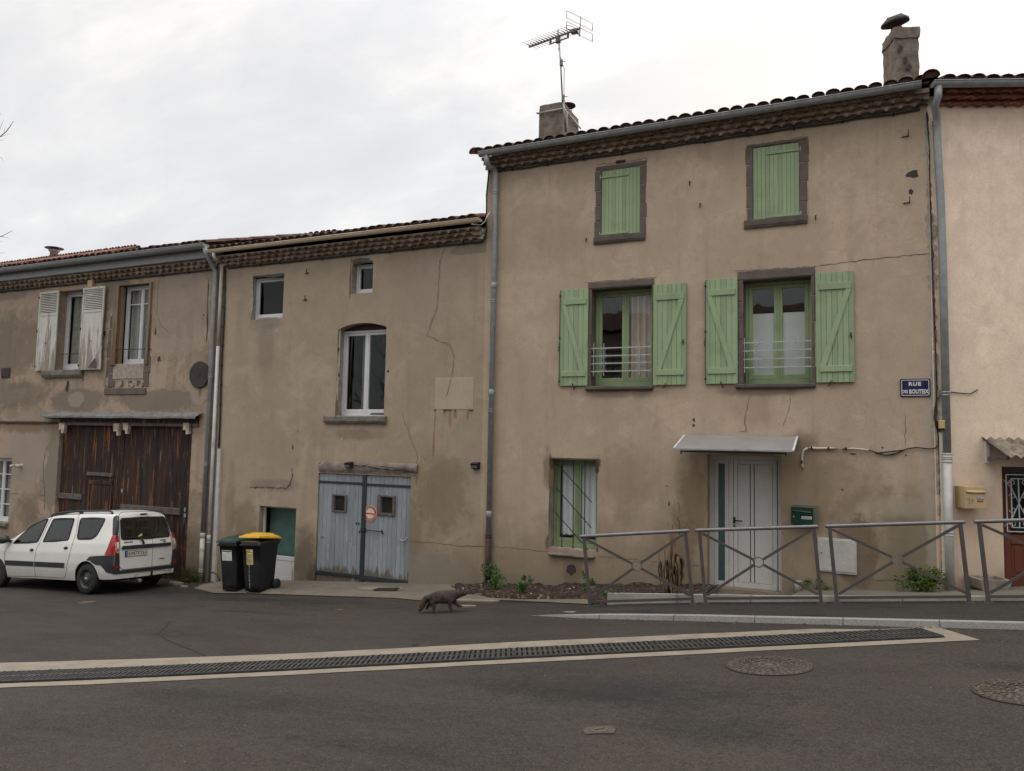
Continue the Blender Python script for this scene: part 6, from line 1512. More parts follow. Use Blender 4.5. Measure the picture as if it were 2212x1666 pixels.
# lamps
def lamp(r,a,b,label,y):
    p=F(r,a,b,y); o=wallthing('solar_lamp',label,'wall lamp',(p.x,y,p.z)); o['group']='small solar wall lamps'
    mb=MB(); w=.075; mb.add([(p.x-w,y+.05,p.z-.06),(p.x+w,y+.05,p.z-.06),(p.x+w,y+.05,p.z+.075),(p.x-w,y+.05,p.z+.075),(p.x-w*.9,y-.035,p.z-.045),(p.x+w*.9,y-.035,p.z-.045),(p.x+w*.9,y-.08,p.z+.045),(p.x-w*.9,y-.08,p.z+.045)],[(0,4,7,3),(1,2,6,5),(4,5,6,7),(3,7,6,2),(0,1,5,4)]); mb.build('housing','iron_black',o)
    mb=MB(); mb.add([(p.x-w*.7,y-.040,p.z-.035),(p.x+w*.7,y-.040,p.z-.035),(p.x+w*.7,y-.062,p.z+.008),(p.x-w*.7,y-.062,p.z+.008)],[(0,1,2,3)]); mb.bevbox(p.x-.01,p.x+.01,y-.066,y-.05,p.z-.02,p.z+.0,.003,1); mb.build('lens',['zinc_pale','ink'],o)
    mb=MB(); mb.add([(p.x-w*.8,y+.04,p.z+.0765),(p.x+w*.8,y+.04,p.z+.0765),(p.x+w*.75,y-.07,p.z+.050),(p.x-w*.75,y-.07,p.z+.050)],[(0,3,2,1)]); mb.build('solar_panel','enamel_blue',o)
lamp('D',1180,285,'small black solar lamp fixed on the wooden garage lintel',-.09); lamp('D',2109,290,'small black solar lamp on the bare wall left of the grey downpipe',-.05)
# no parking disc on the garage door
y=.028; p=F('D',1337,638,y); rx=.165
ns=wallthing('parking_sign','round red and cream no parking sign nailed to the blue garage doors','sign',(p.x,y,p.z))
mb=MB(); mb.lathe([(rx,.0),(rx,-.006)],(p.x,y,p.z),40,axis='y'); mb.build('rim','sign_cream',ns)
mb=MB(); 
def ringm(mb,r0,r1,yy,a0=0,a1=2*pi,n=40,mi=0):
    A=[a0+(a1-a0)*i/n for i in range(n+1)]
    mb.add([(p.x+r0*cos(t),yy,p.z+r0*sin(t)) for t in A]+[(p.x+r1*cos(t),yy,p.z+r1*sin(t)) for t in A],[(i+1,i,n+1+i,n+2+i) for i in range(n)],mi)
ringm(mb,rx*.64,rx*.96,y-.0072); B_=rx*.66; mb.bar((p.x-B_,y-.0075,p.z),(p.x+B_,y-.0075,p.z-.01),.03,.0012,up=(0,1,0)); mb.build('red_ring','sign_red',ns)
mb=MB(); 
def arc_text(txt,a0,a1,rad,flip=False):
    for i,ch in enumerate(txt):
        t=a0+(a1-a0)*(i+.5)/len(txt)
        if ch==' ': continue
        Mx=Matrix.Translation((p.x+rad*cos(t),y-.0085,p.z+rad*sin(t)))@FRONT@Matrix.Rotation(t-pi/2 if not flip else t+pi/2,4,'Z')
        add_text(mb,ch,.040,Mx,sx=.85,offset=.002)
arc_text('PRIERE DE NE PAS STATIONNER',radians(195),radians(30),rx*.80); arc_text('SORTIE DE VOITURES',radians(235),radians(362),rx*.80,True)
mb.build('lettering','pink_film',ns)
# rusty disc and small plate on the old house, beige box
p=F('A',1655,1235,-.03); mb=MB(); mb.lathe([(.30,-.02),(.31,-.012),(.31,.012),(.29,.02)],(p.x,-.03,p.z),40,axis='y'); mb.lathe([(.02,-.024),(.015,-.03)],(p.x,-.03,p.z),8,axis='y')
for a_ in ((-1,1),): mb.bar((p.x-.06,-.03,p.z),(p.x-.06,.01,p.z),.03,.03)
tag(mb.build('blank_disc','rust_disc'),'brown rusted blank disc sign beside the grey downpipe','sign')
r=RECT('A',14,1180,80,1262,-.01); mb=MB(); mb.bevbox(r[0],r[1],-.02,.0,r[2],r[3],.004); mb.bevbox(r[0]+.03,r[1]-.03,-.026,-.0202,r[2]+.03,r[3]-.03,.004); tag(mb.build('vent_plate','rust_disc'),'small dark square vent plate on the old house wall','vent plate')
p=F('A',758,480,-.06); mb=MB(); mb.bevbox(p.x-.09,p.x+.09,-.11,.0,p.z-.11,p.z+.09,.012); mb.box(p.x-.07,p.x+.07,-.09,-.02,p.z-.125,p.z-.1102,0); tag(mb.build('junction_box','box_beige'),'beige electrical box under the eaves above the worn white shutter','junction box')
r=RECT('L',458,437,500,490,-.05); mb=MB(); mb.bevbox(r[0],r[1],-.10,.0,r[2],r[3],.008); mb.box(r[0]+.01,r[1]-.01,-.09,-.01,r[2]-.03,r[2]-.0005,1); tag(mb.build('junction_box',['box_beige','iron_black']),'beige electrical box at the seam of the tall and peach houses','junction box')
xc=avg(fx('L',480,520,-.03),fx('L',492,1430,-.03)); mb=MB(); mb.bevbox(xc-.028,xc+.028,-.045,0,fz('L',490,1435,-.03),fz('L',480,512,-.03),.005); 
for b in (800,1080,1230,1310): z=fz('L',485,b,-.04); mb.bevbox(xc-.03,xc+.03,-.048,-.0452,z-.006,z+.006,.001)
tag(mb.build('cable_duct','beige_pvc'),'slim beige cable duct running down from the beige box','cable duct')
# ================================================================ cables
def cable(name,label,pts,r,mat='cable_black',clips=(),n=7):
    mb=MB(); mb.tube(pts,r,n)
    for q in clips: mb.bevbox(q.x-.012,q.x+.012,q.y-.03,q.y+.02,q.z-.03,q.z+.02,.004,1)
    return tag(mb.build(name,[mat,'iron_black']),label,'cable')
def sag(p,q,n,amp,ph_=0): return [p.lerp(q,i/n)+Vector((0,0,-amp*abs(sin(pi*i*1.0/1))*0-amp*(.5-.5*cos(2*pi*i/ (n/max(1,round(n/6))))))) for i in range(n+1)]
zt=ZT-.035
pts=[Vector((XT0+.18+(XT1-XT0-.3)*i/40,-.035,zt+.006*sin(i*1.3)+.010*noise.noise(Vector((i*.4,0,0))))) for i in range(41)]
cable('eave_cable','black cable run clipped under the eaves of the tall house',pts,.013,clips=[pts[i] for i in range(2,40,4)])
pts2=[p+Vector((0,-.012,.030+.02*noise.noise(Vector((i*.5,4,0))))) for i,p in enumerate(pts)]; cable('eave_cable','second thinner black cable riding above the eave cable of the tall house',pts2,.009)
pts=[Vector((XL0+.25+(XL1-XL0-.35)*i/34,-.035,ZL-.03+.012*noise.noise(Vector((i*.6,2,0))))) for i in range(35)]
pe=pts[-1]; xk_=XT0-.05
pts+=[Vector((pe.x+.10,-.06,pe.z+.03)),Vector((pe.x+.13,-.07,pe.z+.18)),Vector((pe.x+.13,-.09,pe.z+.9)),Vector((pe.x+.16,-.05,pe.z+1.5)),Vector((xk_+.1,-.05,ZT-.05))]
cable('eave_cable','black cable under the eaves of the low house turning up the tall wall',pts,.017,clips=[pts[i] for i in range(2,34,3)])
pts=[Vector((XO0+(XO1-XO0-.1)*i/40,-.035,ZO-.04+.012*noise.noise(Vector((i*.6,8,0))))) for i in range(41)]
cable('eave_cable','black cable run clipped under the eaves of the old house',pts,.018,clips=[pts[i] for i in range(1,40,3)])
a=F('C',178,500,-.03); b=F('C',140,1640,-.03); c=F('B',1815,385,-.03)
pts=[a,a.lerp(b,.3)+Vector((.02,0,0)),a.lerp(b,.6)+Vector((-.01,0,0)),b,c]
cable('drop_cable','black cable dropping beside the beige downpipe of the low house',pts,.020,clips=[pts[0].lerp(pts[3],k/8) for k in range(1,8)])
pts=path_on('V',[(2002,243),(2008,330),(2009,420),(2012,520),(2016,640),(2021,760),(2023,850),(2022,905),(2026,935)],-.02)
cable('drop_cable','thin black cable down the cracked corner of the tall house',pts,.009)
pts=path_on('L',[(455,500),(440,470),(432,420),(435,360),(448,310),(470,280),(490,268)],-.03)+[HM@F4('L',540,258,-.02),HM@F4('L',600,265,-.02),HM@F4('L',660,270,-.02),HM@F4('L',695,250,-.02),HM@F4('L',708,242,-.02)]
cable('loose_wire','thin wire looping from the corner across the peach wall',pts,.008)
pts=path_on('K',[(1690,300),(1760,322),(1830,342),(1900,335),(1978,300)],-.03)+path_on('L',[(60,645),(130,657),(200,645),(260,617),(320,608),(400,617),(440,612),(457,592),(459,560),(455,500)],-.03)
cable('loose_wire','black wire sagging from the beige conduit to the corner box',pts,.010)
pts=path_on('K',[(1148,447),(1136,420),(1135,395),(1138,345),(1150,302),(1178,281),(1215,278),(1260,286),(1355,284),(1400,289),(1500,288)],-.03)
cable('wall_conduit','bent beige conduit on the wall right of the canopy',pts,.019,'beige_pvc',clips=[pts[2],pts[6],pts[8],pts[10]])
pts=path_on('K',[(1500,288),(1560,287),(1640,294),(1690,300)],-.03); cable('wall_conduit','short beige and black conduit joint continuing the bent conduit',pts,.013,'beige_pvc')
pts=path_on('C',[(2020,190),(2060,178),(2090,150),(2105,110),(2095,60)],-.25); pts[-1].y=-.05; pts[0].y=-.42
cable('loose_wire','white cable curling off the end of the beige gutter',pts,.012,'cable_white')
pts=path_on('P',[(30,1160),(100,1150),(170,1190),(215,1260),(240,1330)],-.25); cable('loose_wire','black hose loop sticking out behind the green lidded bin',pts,.014)
# ================================================================ television aerial on the left chimney
xb,zb_=CH1[1]+.03,0; yA=CH1[2]-.04
def FU(a,b,y=yA): return F('U',a,b,y)
mt=F('U',1000,490,yA); mbm=F('E',778,1010,yA)
an=thing('tv_aerial','tall leaning television aerial strapped to the stone chimney','aerial',tuple(mbm))
mb=MB(); mid_=F('E',757,760,yA); mb.tube([mbm,mid_],.022,8); mb.tube([mid_+Vector((-.01,0,-.08)),F('E',738,480,yA),mt],.016,8); 
for a_,b_ in ((757,755),(742,485)): q=F('E',a_,b_,yA); mb.bevbox(q.x-.02,q.x+.05,yA-.04,yA+.03,q.z-.06,q.z+.06,.006); mb.bar((q.x,yA-.04,q.z+.02),(q.x+.11,yA-.04,q.z),.012,.012)
mb.build('mast','barrier_rail',an)
bd=Vector((cos(radians(-9)),sin(radians(-9)),.035)).normalized()
# boom runs level; locate its ends from the mast clamp
cl_=F('U',1010,650,yA); 
def along(a,b):
    # distance along the level boom where the view ray passes closest
    d=ray('U',a,b).normalized(); w0=CAM-cl_; A_=1; B_=d.dot(bd); e=bd.dot(w0); d0=d.dot(w0)
    return (e-B_*d0)/(1-B_*B_)
sA,sB=along(290,900),along(1540,480)
ex=Vector((cos(radians(64)),sin(radians(64)),0))
mb=MB(); mb.bar(cl_+bd*sA,cl_+bd*sB,.028,.028); mb.bar(cl_+bd*along(810,800)+Vector((0,0,-.10)),cl_+bd*along(1290,640)+Vector((0,0,-.10)),.02,.02)
for a_ in (830,1260): q=cl_+bd*along(a_,750 if a_<1000 else 600); mb.bar(q,q+Vector((0,0,-.11)),.05,.014)
mb.bevbox(cl_.x-.05,cl_.x+.05,yA-.03,yA+.04,cl_.z-.13,cl_.z+.02,.01); mb.build('boom','barrier_paint',an)
nE=15
for i in range(nE):
    s=sA+.02+(sB-sA-.22)*i/(nE-1); q=cl_+bd*s+Vector((0,0,.03)); mb=MB(); l=.20
    mb.tube([q-ex*l,q+ex*l],.0045,5); mb.bar(q-ex*.07,q+ex*.07,.016,.014); mb.build('director','barrier_paint',an)
q=cl_+bd*(sB+.0); mb=MB(); mb.tube([q+Vector((0,0,-.16)),q+Vector((.02,0,.25))],.011,7)
for z0,z1 in ((.09,.24),(-.14,.02)):
    a_,b_=q-ex*.36,q+ex*.36; P=[a_+Vector((0,0,z0)),b_+Vector((0,0,z0)),b_+Vector((0,0,z1)),a_+Vector((0,0,z1))]
    for k in range(4): mb.tube([P[k],P[(k+1)%4]],.005 if k%2==0 else .008,5)
mb.build('reflector','barrier_rail',an)
q=cl_+bd*(sB-.16); mb=MB(); mb.tube([q-ex*.16+Vector((0,0,-.03)),q-ex*.17+Vector((0,0,.06)),q-ex*.05+Vector((0,0,.09)),q+ex*.05+Vector((0,0,.09)),q+ex*.17+Vector((0,0,.06)),q+ex*.16+Vector((0,0,-.03))],.006,6); mb.bevbox(q.x-.03,q.x+.12,q.y-.05,q.y+.05,q.z-.05,q.z+.03,.01); mb.build('dipole','terracotta' if False else 'barrier_paint',an)
pts=[mt+Vector((.02,-.02,-.4)),mid_+Vector((.03,-.03,.6)),mid_+Vector((.03,-.03,-.2)),mbm+Vector((.03,-.03,.4)),mbm+Vector((.04,-.03,-.05))]; cable('aerial_lead','white lead running down the aerial mast and chimney corner',pts,.009,'cable_white')
# ================================================================ wheelie bins
def wheelie(label,p,lidmat,lift,rot):
    root=thing('wheelie_bin',label,'wheelie bin',tuple(p),rot,'wheelie bins by the wall')
    H=.93; mb=MB()
    lv=[(0,.355,.40,.02),(.10,.37,.42,.035),(.55,.425,.475,.035),(.84,.46,.52,.03),(.845,.475,.545,.03),(H,.485,.56,.03)]
    N=0; rings=[]
    for z,w,d,r in lv:
        P=[]
        for (sx_,sy_,a0) in ((1,-1,-pi/2),(1,1,0),(-1,1,pi/2),(-1,-1,pi)):
            for i in range(5): t=a0+pi/2*i/4; P.append((sx_*(w/2-r)+r*cos(t), sy_*(d/2-r)+r*sin(t)+(.0), z+(.075*(sy_*(d/2-r)+r*sin(t)+.28) if z>.84 else 0)))
        rings.append(P)
    n=len(rings[0])
    for P in rings: mb.v+= [Vector(q) for q in P]
    for k in range(len(rings)-1):
        for i in range(n): mb.f.append((k*n+i,k*n+(i+1)%n,(k+1)*n+(i+1)%n,(k+1)*n+i)); mb.m.append(0); mb.s.append(k not in (3,))
    mb.f.append(tuple(range(n))[::-1]); mb.m.append(0); mb.s.append(False)
    mb.f.append(tuple(range((len(rings)-1)*n,len(rings)*n))); mb.m.append(0); mb.s.append(False)
    for s in (-1,1):
        mb.add([(s*.15-.012,-.21,.83),(s*.15+.012,-.21,.83),(s*.15+.012,-.27,.835),(s*.15-.012,-.27,.835)],[(0,1,2,3)])
    mb.tube([(-.21,.27,.86),(-.21,.34,.965),(.21,.34,.965),(.21,.27,.86)],.016,8)
    mb.bevbox(-.26,.26,-.285,-.26,.855,.885,.006)
    mb.build('bin_body','bin_black',root,local=True)
    mb=MB(); L=.60; NU,NV=14,14
    def lid(u,v):
        x=-.255+.51*u; y=.30-L*v; e=min(u,1-u)*2; f=min(1,e*5)*min(1,(1-v)*7)*min(1,v*9)
        z=H+.055-.075*v*.55+.010+.050*f*(.6+.4*sin(pi*u))+ (.02 if .22<u<.78 and .12<v<.72 else 0)
        return Vector((x,y,z))
    hy,hz=.30,H+.05; Rm=Matrix.Translation((0,hy,hz))@Matrix.Rotation(-lift,4,'X')@Matrix.Translation((0,-hy,-hz))
    k=len(mb.v); mb.grid(lid,NU,NV)
    rim=[lid(i/NU,0) for i in range(NU+1)]+[lid(1,j/NV) for j in range(1,NV+1)]+[lid(1-i/NU,1) for i in range(1,NU+1)]+[lid(0,1-j/NV) for j in range(1,NV)]
    m=len(rim); mb.add([Vector(q) for q in rim]+[Vector((q.x*1.02,q.y-.006*(q.y<-.2),q.z-.035)) for q in rim],[(i,(i+1)%m,m+(i+1)%m,m+i) for i in range(m)])
    mb.xf(Rm,k); mb.build('lid',lidmat,root,local=True)
    for s in (-1,1):
        mb=MB(); mb.lathe([(.02,-.02),(.092,-.024),(.098,-.012),(.098,.012),(.092,.024),(.02,.02)],(s*.232,.215,.098),20,axis='x'); mb.lathe([(.03,-.026),(.03,.026)],(s*.232,.215,.098),12,axis='x',mi=1); mb.build('wheel',['tyre','bin_black'],root,local=True)
    return root
apg=lambda x,y: apz(x,y)
pR=Gd('P',755,1538,.05); pL=Gd('P',278,1524,.05)
bx,by=pR.x+.18,pR.y+.20; tilt=(radians(-1.5),radians(-3.2),0)
b2=wheelie('black wheelie bin with yellow lid in front of the glazed side door',(bx,by,apz(bx,by)-.005),'bin_yellow',radians(9),tilt)
bx1,by1=pL.x+.19,pL.y+.20
b1=wheelie('black wheelie bin with dark green lid beside the white cable trunking',(bx1,by1,apz(bx1,by1)-.005),'bin_green',radians(0),tilt)
def sticker(root,x0,x1,z0,z1,mat,kind,rot=0.0):
    yy=lambda z:-(.40+(.475-.40)*min(1,z/.55)*1.0 if z<.55 else .475+(.52-.475)*(z-.55)/.29)/2-.004
    mb=MB(); mb.add([(x0,yy(z0),z0),(x1,yy(z0),z0),(x1,yy(z1),z1),(x0,yy(z1),z1)],[(0,1,2,3)])
    def mark(a,b,c,d,mi):
        X=lambda u:x0+(x1-x0)*u; Z=lambda v:z0+(z1-z0)*v
        mb.add([(X(a),yy(Z(c))-.0015,Z(c)),(X(b),yy(Z(c))-.0015,Z(c)),(X(b),yy(Z(d))-.0015,Z(d)),(X(a),yy(Z(d))-.0015,Z(d))],[(0,1,2,3)],mi)
    if kind==0:
        mark(.04,.96,.86,.96,2); mark(.05,.14,.88,.94,1); mark(.80,.94,.88,.94,1)
        for (u,v) in ((.18,.52),(.42,.68),(.62,.72),(.84,.7),(.42,.34),(.64,.34),(.86,.30),(.18,.22)):
            for q in range(5): a=u+rnd.uniform(-.07,.05); c=v+rnd.uniform(-.10,.08); mark(a,a+rnd.uniform(.015,.05),c,c+rnd.uniform(.012,.05),1 if q<2 else 3)
        for u in (.1,.34,.56,.78): mark(u,u+.15,.10,.12,3)
    else:
        mark(.02,.62,.90,.98,2); mark(.66,.97,.86,.98,4); mark(.10,.6,.84,.86,3); mark(.08,.7,.80,.82,1)
        for v in (.72,.42): mark(.06,.12,v-.08,v+.04,1); mark(.18,.8,v-.02,v+.04,4)
        for i in range(10): v=.62-.05*i; mark(.2,.2+rnd.uniform(.3,.65),v,v+.012,3)
        for u in (.12,.34,.58): mark(u,u+.08,.19,.23,1)
        mark(.7,.97,.02,.14,4); mark(.8,.94,.03,.10,1)
    mb.build('sticker',[mat,'ink',('bin_green' if kind==0 else 'bin_yellow'),'ink_soft','sticker_white'],root,local=True)
sticker(b1,-.155,.10,.57,.77,'sticker_white',0); sticker(b2,-.11,.06,.50,.79,'sticker_yellow',1)
mb=MB(); z=.50
while z>.06:
    l=rnd.uniform(.01,.05); x=-.05+rnd.uniform(-.006,.006); y0=-(.40+.075*min(1,z/.55))/2-.004; mb.add([(x-.004,y0,z-l),(x+.006,y0,z-l),(x+.004,y0-.0005,z),(x-.005,y0-.0005,z)],[(0,1,2,3)]); z-=l+rnd.uniform(.0,.03)
mb.build('paint_drip','sticker_white',b2,local=True)
mb=MB(); mb.grid(lambda u,v:(-.22+.40*u,-.30+.2*v,.935+.012*noise.noise(Vector((u*5,v*3,1)))+.01*v),10,3); o=mb.build('cardboard',"cardboard",loc=(0,0,0),local=True); o.location=b2.location; o.rotation_euler=b2.rotation_euler
tag(o,'pale cardboard sheet sticking out under the yellow bin lid','cardboard')
# ================================================================ cat
def skin(name,chains,mat,root,sub=2):
    me=bpy.data.meshes.new('skel'); vs=[];es=[];rs=[]; idx={}
    for ch in chains:
        prev=None
        for (k,co,r) in ch:
            if k in idx: i=idx[k]
            else:
                i=len(vs); vs.append(co); rs.append(r); 
                if k: idx[k]=i
            if prev is not None: es.append((prev,i))
            prev=i
    me.from_pydata(vs,es,[]); o=bpy.data.objects.new('skel',me); COL.objects.link(o)
    m=o.modifiers.new('s','SKIN'); m.use_smooth_shade=True; m.branch_smoothing=.6
    sv=me.skin_vertices[0].data
    for i,r in enumerate(rs): sv[i].radius=r if isinstance(r,tuple) else (r,r)
    sv[0].use_root=True
    s=o.modifiers.new('u','SUBSURF'); s.levels=sub; s.render_levels=sub
    dg=bpy.context.evaluated_depsgraph_get(); em=bpy.data.meshes.new_from_object(o.evaluated_get(dg))
    mb=MB(); mb.add([v.co.copy() for v in em.vertices],[tuple(p.vertices) for p in em.polygons],0,True)
    bpy.data.objects.remove(o); return mb
fp=Gd('T',1000,830); S_=1/12.75/ (FPX/((fp-CAM).dot(FW)))
def c3(a,b,y=0): return ((a-800)*S_,y,(828-b)*S_)
ch=[
 [('hip',c3(560,408),(.098,.120)),('mid',c3(800,398),(.104,.126)),('ch',c3(1080,400),(.096,.122)),('nk',c3(1260,350),(.078,.085)),('hd',c3(1405,303),(.074,.070)),('mz',c3(1505,335),(.042,.040)),(None,c3(1552,350),(.026,.024))],
 [('hip',0,0),('tb',c3(440,400),(.05,.055)),(None,c3(375,480),.050),(None,c3(310,590),.052),(None,c3(245,705),.044),(None,c3(195,785),.022)],
 [('hip',0,0),('hn',c3(590,520,-.055),(.052,.07)),(None,c3(650,625,-.06),.040),(None,c3(625,715,-.06),.024),(None,c3(690,795,-.06),.019),(None,c3(770,815,-.06),.017)],
 [('hip',0,0),('hf',c3(520,530,.055),(.05,.065)),(None,c3(520,620,.055),.034),(None,c3(430,660,.055),.022),(None,c3(400,720,.055),.017),(None,c3(440,745,.055),.016)],
 [('ch',0,0),('sn',c3(1090,530,-.05),(.042,.05)),(None,c3(1085,640,-.05),.030),(None,c3(1120,740,-.05),.019),(None,c3(1135,800,-.05),.017),(None,c3(1185,815,-.05),.016)],
 [('ch',0,0),('sf',c3(1150,530,.05),(.04,.048)),(None,c3(1215,620,.05),.028),(None,c3(1300,680,.05),.020),(None,c3(1350,700,.05),.017),(None,c3(1395,690,.05),.014)]]
mb=skin('cat',ch,'cat_fur',None)
k=len(mb.v)
for s in (-1,1):
    e=Vector(c3(1395,232,s*.034)); mb.add([e+Vector((-.030,s*.016,-.020)),e+Vector((.030,-s*.004,-.020)),e+Vector((.0,s*.024,-.022)),e+Vector((-.006,s*.014,.050)),e+Vector((-.004,-s*.018,-.012))],[(0,3,4),(4,3,1),(1,3,2),(2,3,0)])
furm_=MB(); rf=random.Random(3); fcs=[f for f in mb.f[:]]
for _ in range(5200):
    f=rf.choice(fcs); P=[mb.v[i] for i in f]; c=sum(P,Vector())/len(P); nn=(P[1]-P[0]).cross(P[2]-P[0])
    if nn.length<1e-9: continue
    nn.normalize(); q=P[0].lerp(P[1],rf.random()).lerp(P[2].lerp(P[-1],rf.random()),rf.random())
    L=.024 if q.z>.13 else .010
    if q.x>c3(1330,0)[0]: L=.008
    d=(nn*.55+Vector((-.75,rf.gauss(0,.25),-.35))).normalized()*L*rf.uniform(.6,1.3); sdv=d.cross(nn).normalized()*.0035
    furm_.add([q-sdv,q+sdv,q+d],[(0,1,2)])
fd=Vector((cos(radians(22)),sin(radians(22)),0)); rotz=radians(22)
ct=mb.build('cat','cat_fur',loc=(0,0,0),local=True)
cpx=fp; pc=CAM+ (ray('T',800,828)).normalized()*((fp-CAM).length); pc=Gd('T',800,832)
ct.location=(pc.x,pc.y,pc.z+.0); ct.rotation_euler=(0,radians(-3.5),rotz); WM[ct]=Matrix.Translation(pc)
tag(ct,'dark tabby cat walking to the right across the asphalt','cat')
furm_.build('fur','cat_fur',ct,local=True)
mb=MB()
for s in (-1,1): mb.lathe([(.001,-.006),(.005,-.004),(.0065,0),(.005,.004),(.001,.006)],Vector(c3(1490,308,s*.045)),10)
mb.build('eye','cat_eye',ct,local=True)
mb=MB(); mb.lathe([(.001,-.008),(.007,-.004),(.008,.003),(.002,.008)],Vector(c3(1552,342,0)),8); mb.build('nose','ink',ct,local=True)
# ================================================================ plants
def clump(name,label,cat,p,rx,ry,h,n,ls,mat,stems=6,up=.35,core=True):
    root=thing(name,label,cat,tuple(p)); mb=MB()
    for i in range(stems):
        t=rnd.uniform(0,2*pi); q=Vector((p.x+rx*.6*cos(t),p.y+ry*.6*sin(t),p.z+h*rnd.uniform(.5,.9))); mb.tube([p+Vector((0,0,-.02)),p.lerp(q,.5)+Vector((0,0,h*.12)),q],[.006,.005,.002],5)
    mb.build('stem','bark' if mat!='leaf_green' else 'leaf_green',root)
    mb=MB(); cl=[(max(-.8,min(.8,rnd.gauss(0,.42))),max(-.8,min(.8,rnd.gauss(0,.42))),rnd.uniform(.12,.85),rnd.uniform(.2,.36)) for _ in range(max(5,n//28))]
    for i in range(n):
        c=rnd.choice(cl); a=Vector((rnd.gauss(0,1),rnd.gauss(0,1),rnd.gauss(0,1))).normalized()*c[3]*rnd.random()**.4
        x,y,z=c[0]+a.x,c[1]+a.y,c[2]+a.z*.7
        if z<.02: z=abs(z)+.02
        wid=1-.35*max(0,z-.5)
        q=Vector((p.x+x*rx*wid,p.y+y*ry*wid,p.z+z*h)); s=ls*rnd.uniform(.6,1.25)
        d=Vector((rnd.gauss(0,1)+x*.8,rnd.gauss(0,1)+y*.8,rnd.gauss(0,.6)+up)).normalized(); e=d.cross(Vector((rnd.gauss(0,1),rnd.gauss(0,1),rnd.gauss(0,1)))).normalized()
        nn=d.cross(e); mb.add([q,q+d*s*.5+e*s*.28+nn*s*.06,q+d*s-nn*s*.12,q+d*s*.5-e*s*.28+nn*s*.06],[(0,1,2,3)])
    mb.build('foliage',mat,root); return root
def onbed(r,a,b): 
    p=Gd(r,a,b,.1); return Vector((p.x,p.y,bedz(p.x,p.y)))
p=onbed('J',190,1325); p.y=-.28; p.z=bedz(p.x,p.y); q=onbed('J',270,1345)
clump('leafy_plant','bushy light green plant at the foot of the rusty downpipe','plant',p,.24,.17,.40,420,.05,'leaf_green')
q.y=min(q.y,-.30); clump('leafy_plant','lower light green plant just right of the bushy one by the downpipe','plant',Vector((q.x+.05,q.y-.12,bedz(q.x,q.y-.12))),.16,.14,.30,200,.05,'leaf_green')
p=onbed('J',478,1372); clump('leafy_plant','small feathery green plant alone in the soil bed','plant',p,.15,.12,.28,170,.055,'leaf_green',up=1.2)
p=onbed('J',1015,1390); clump('leafy_plant','small green plant just left of the first barrier post','plant',p,.12,.1,.32,140,.05,'leaf_green',up=.9)
p=onbed('J',1225,1428); clump('leafy_plant','low spreading green plant behind the first barrier','plant',p,.20,.14,.16,150,.06,'leaf_green',up=.5)
p=Gd('K',1218,1512,.1); clump('leafy_plant','small weed tuft beside the white pipe stub','plant',Vector((p.x,-.16,stz(p.x,-.16))),.19,.12,.16,150,.045,'leaf_bush')
xb_=fx('L',345,1500,-.3); clump('shrub','rounded green shrub at the corner of the tall house','shrub',Vector((xb_,-.30,stz(xb_,-.30)-.02)),.30,.20,.38,1500,.042,'leaf_bush',stems=14)
# straw weeds by the pipes of the old house
xw_=fx('B',1575,1480,-.15); root=thing('weed_tuft','straw coloured weeds growing at the foot of the grey downpipe','weeds',(xw_,-.15,g(xw_,-.15))); mb=MB()
for i in range(260):
    x=xw_+rnd.gauss(0,.17); y=-.14+rnd.gauss(0,.07); z=g(x,y); h=rnd.uniform(.12,.42); dx,dy=rnd.gauss(0,.12),rnd.gauss(-.03,.08); w_=rnd.uniform(.004,.010)
    mb.add([(x-w_,y,z),(x+w_,y,z),(x+dx*.5+w_*.7,y+dy*.5,z+h*.65),(x+dx*.5-w_*.7,y+dy*.5,z+h*.65),(x+dx,y+dy,z+h)],[(0,1,2,3),(3,2,4)])
mb.build('foliage','leaf_straw',root)
clump('leafy_plant','small yellow green weed before the straw weeds and white pipe','plant',Vector((xw_+.22,-.22,g(xw_+.22,-.22))),.2,.14,.2,120,.05,'leaf_bush',up=.8)
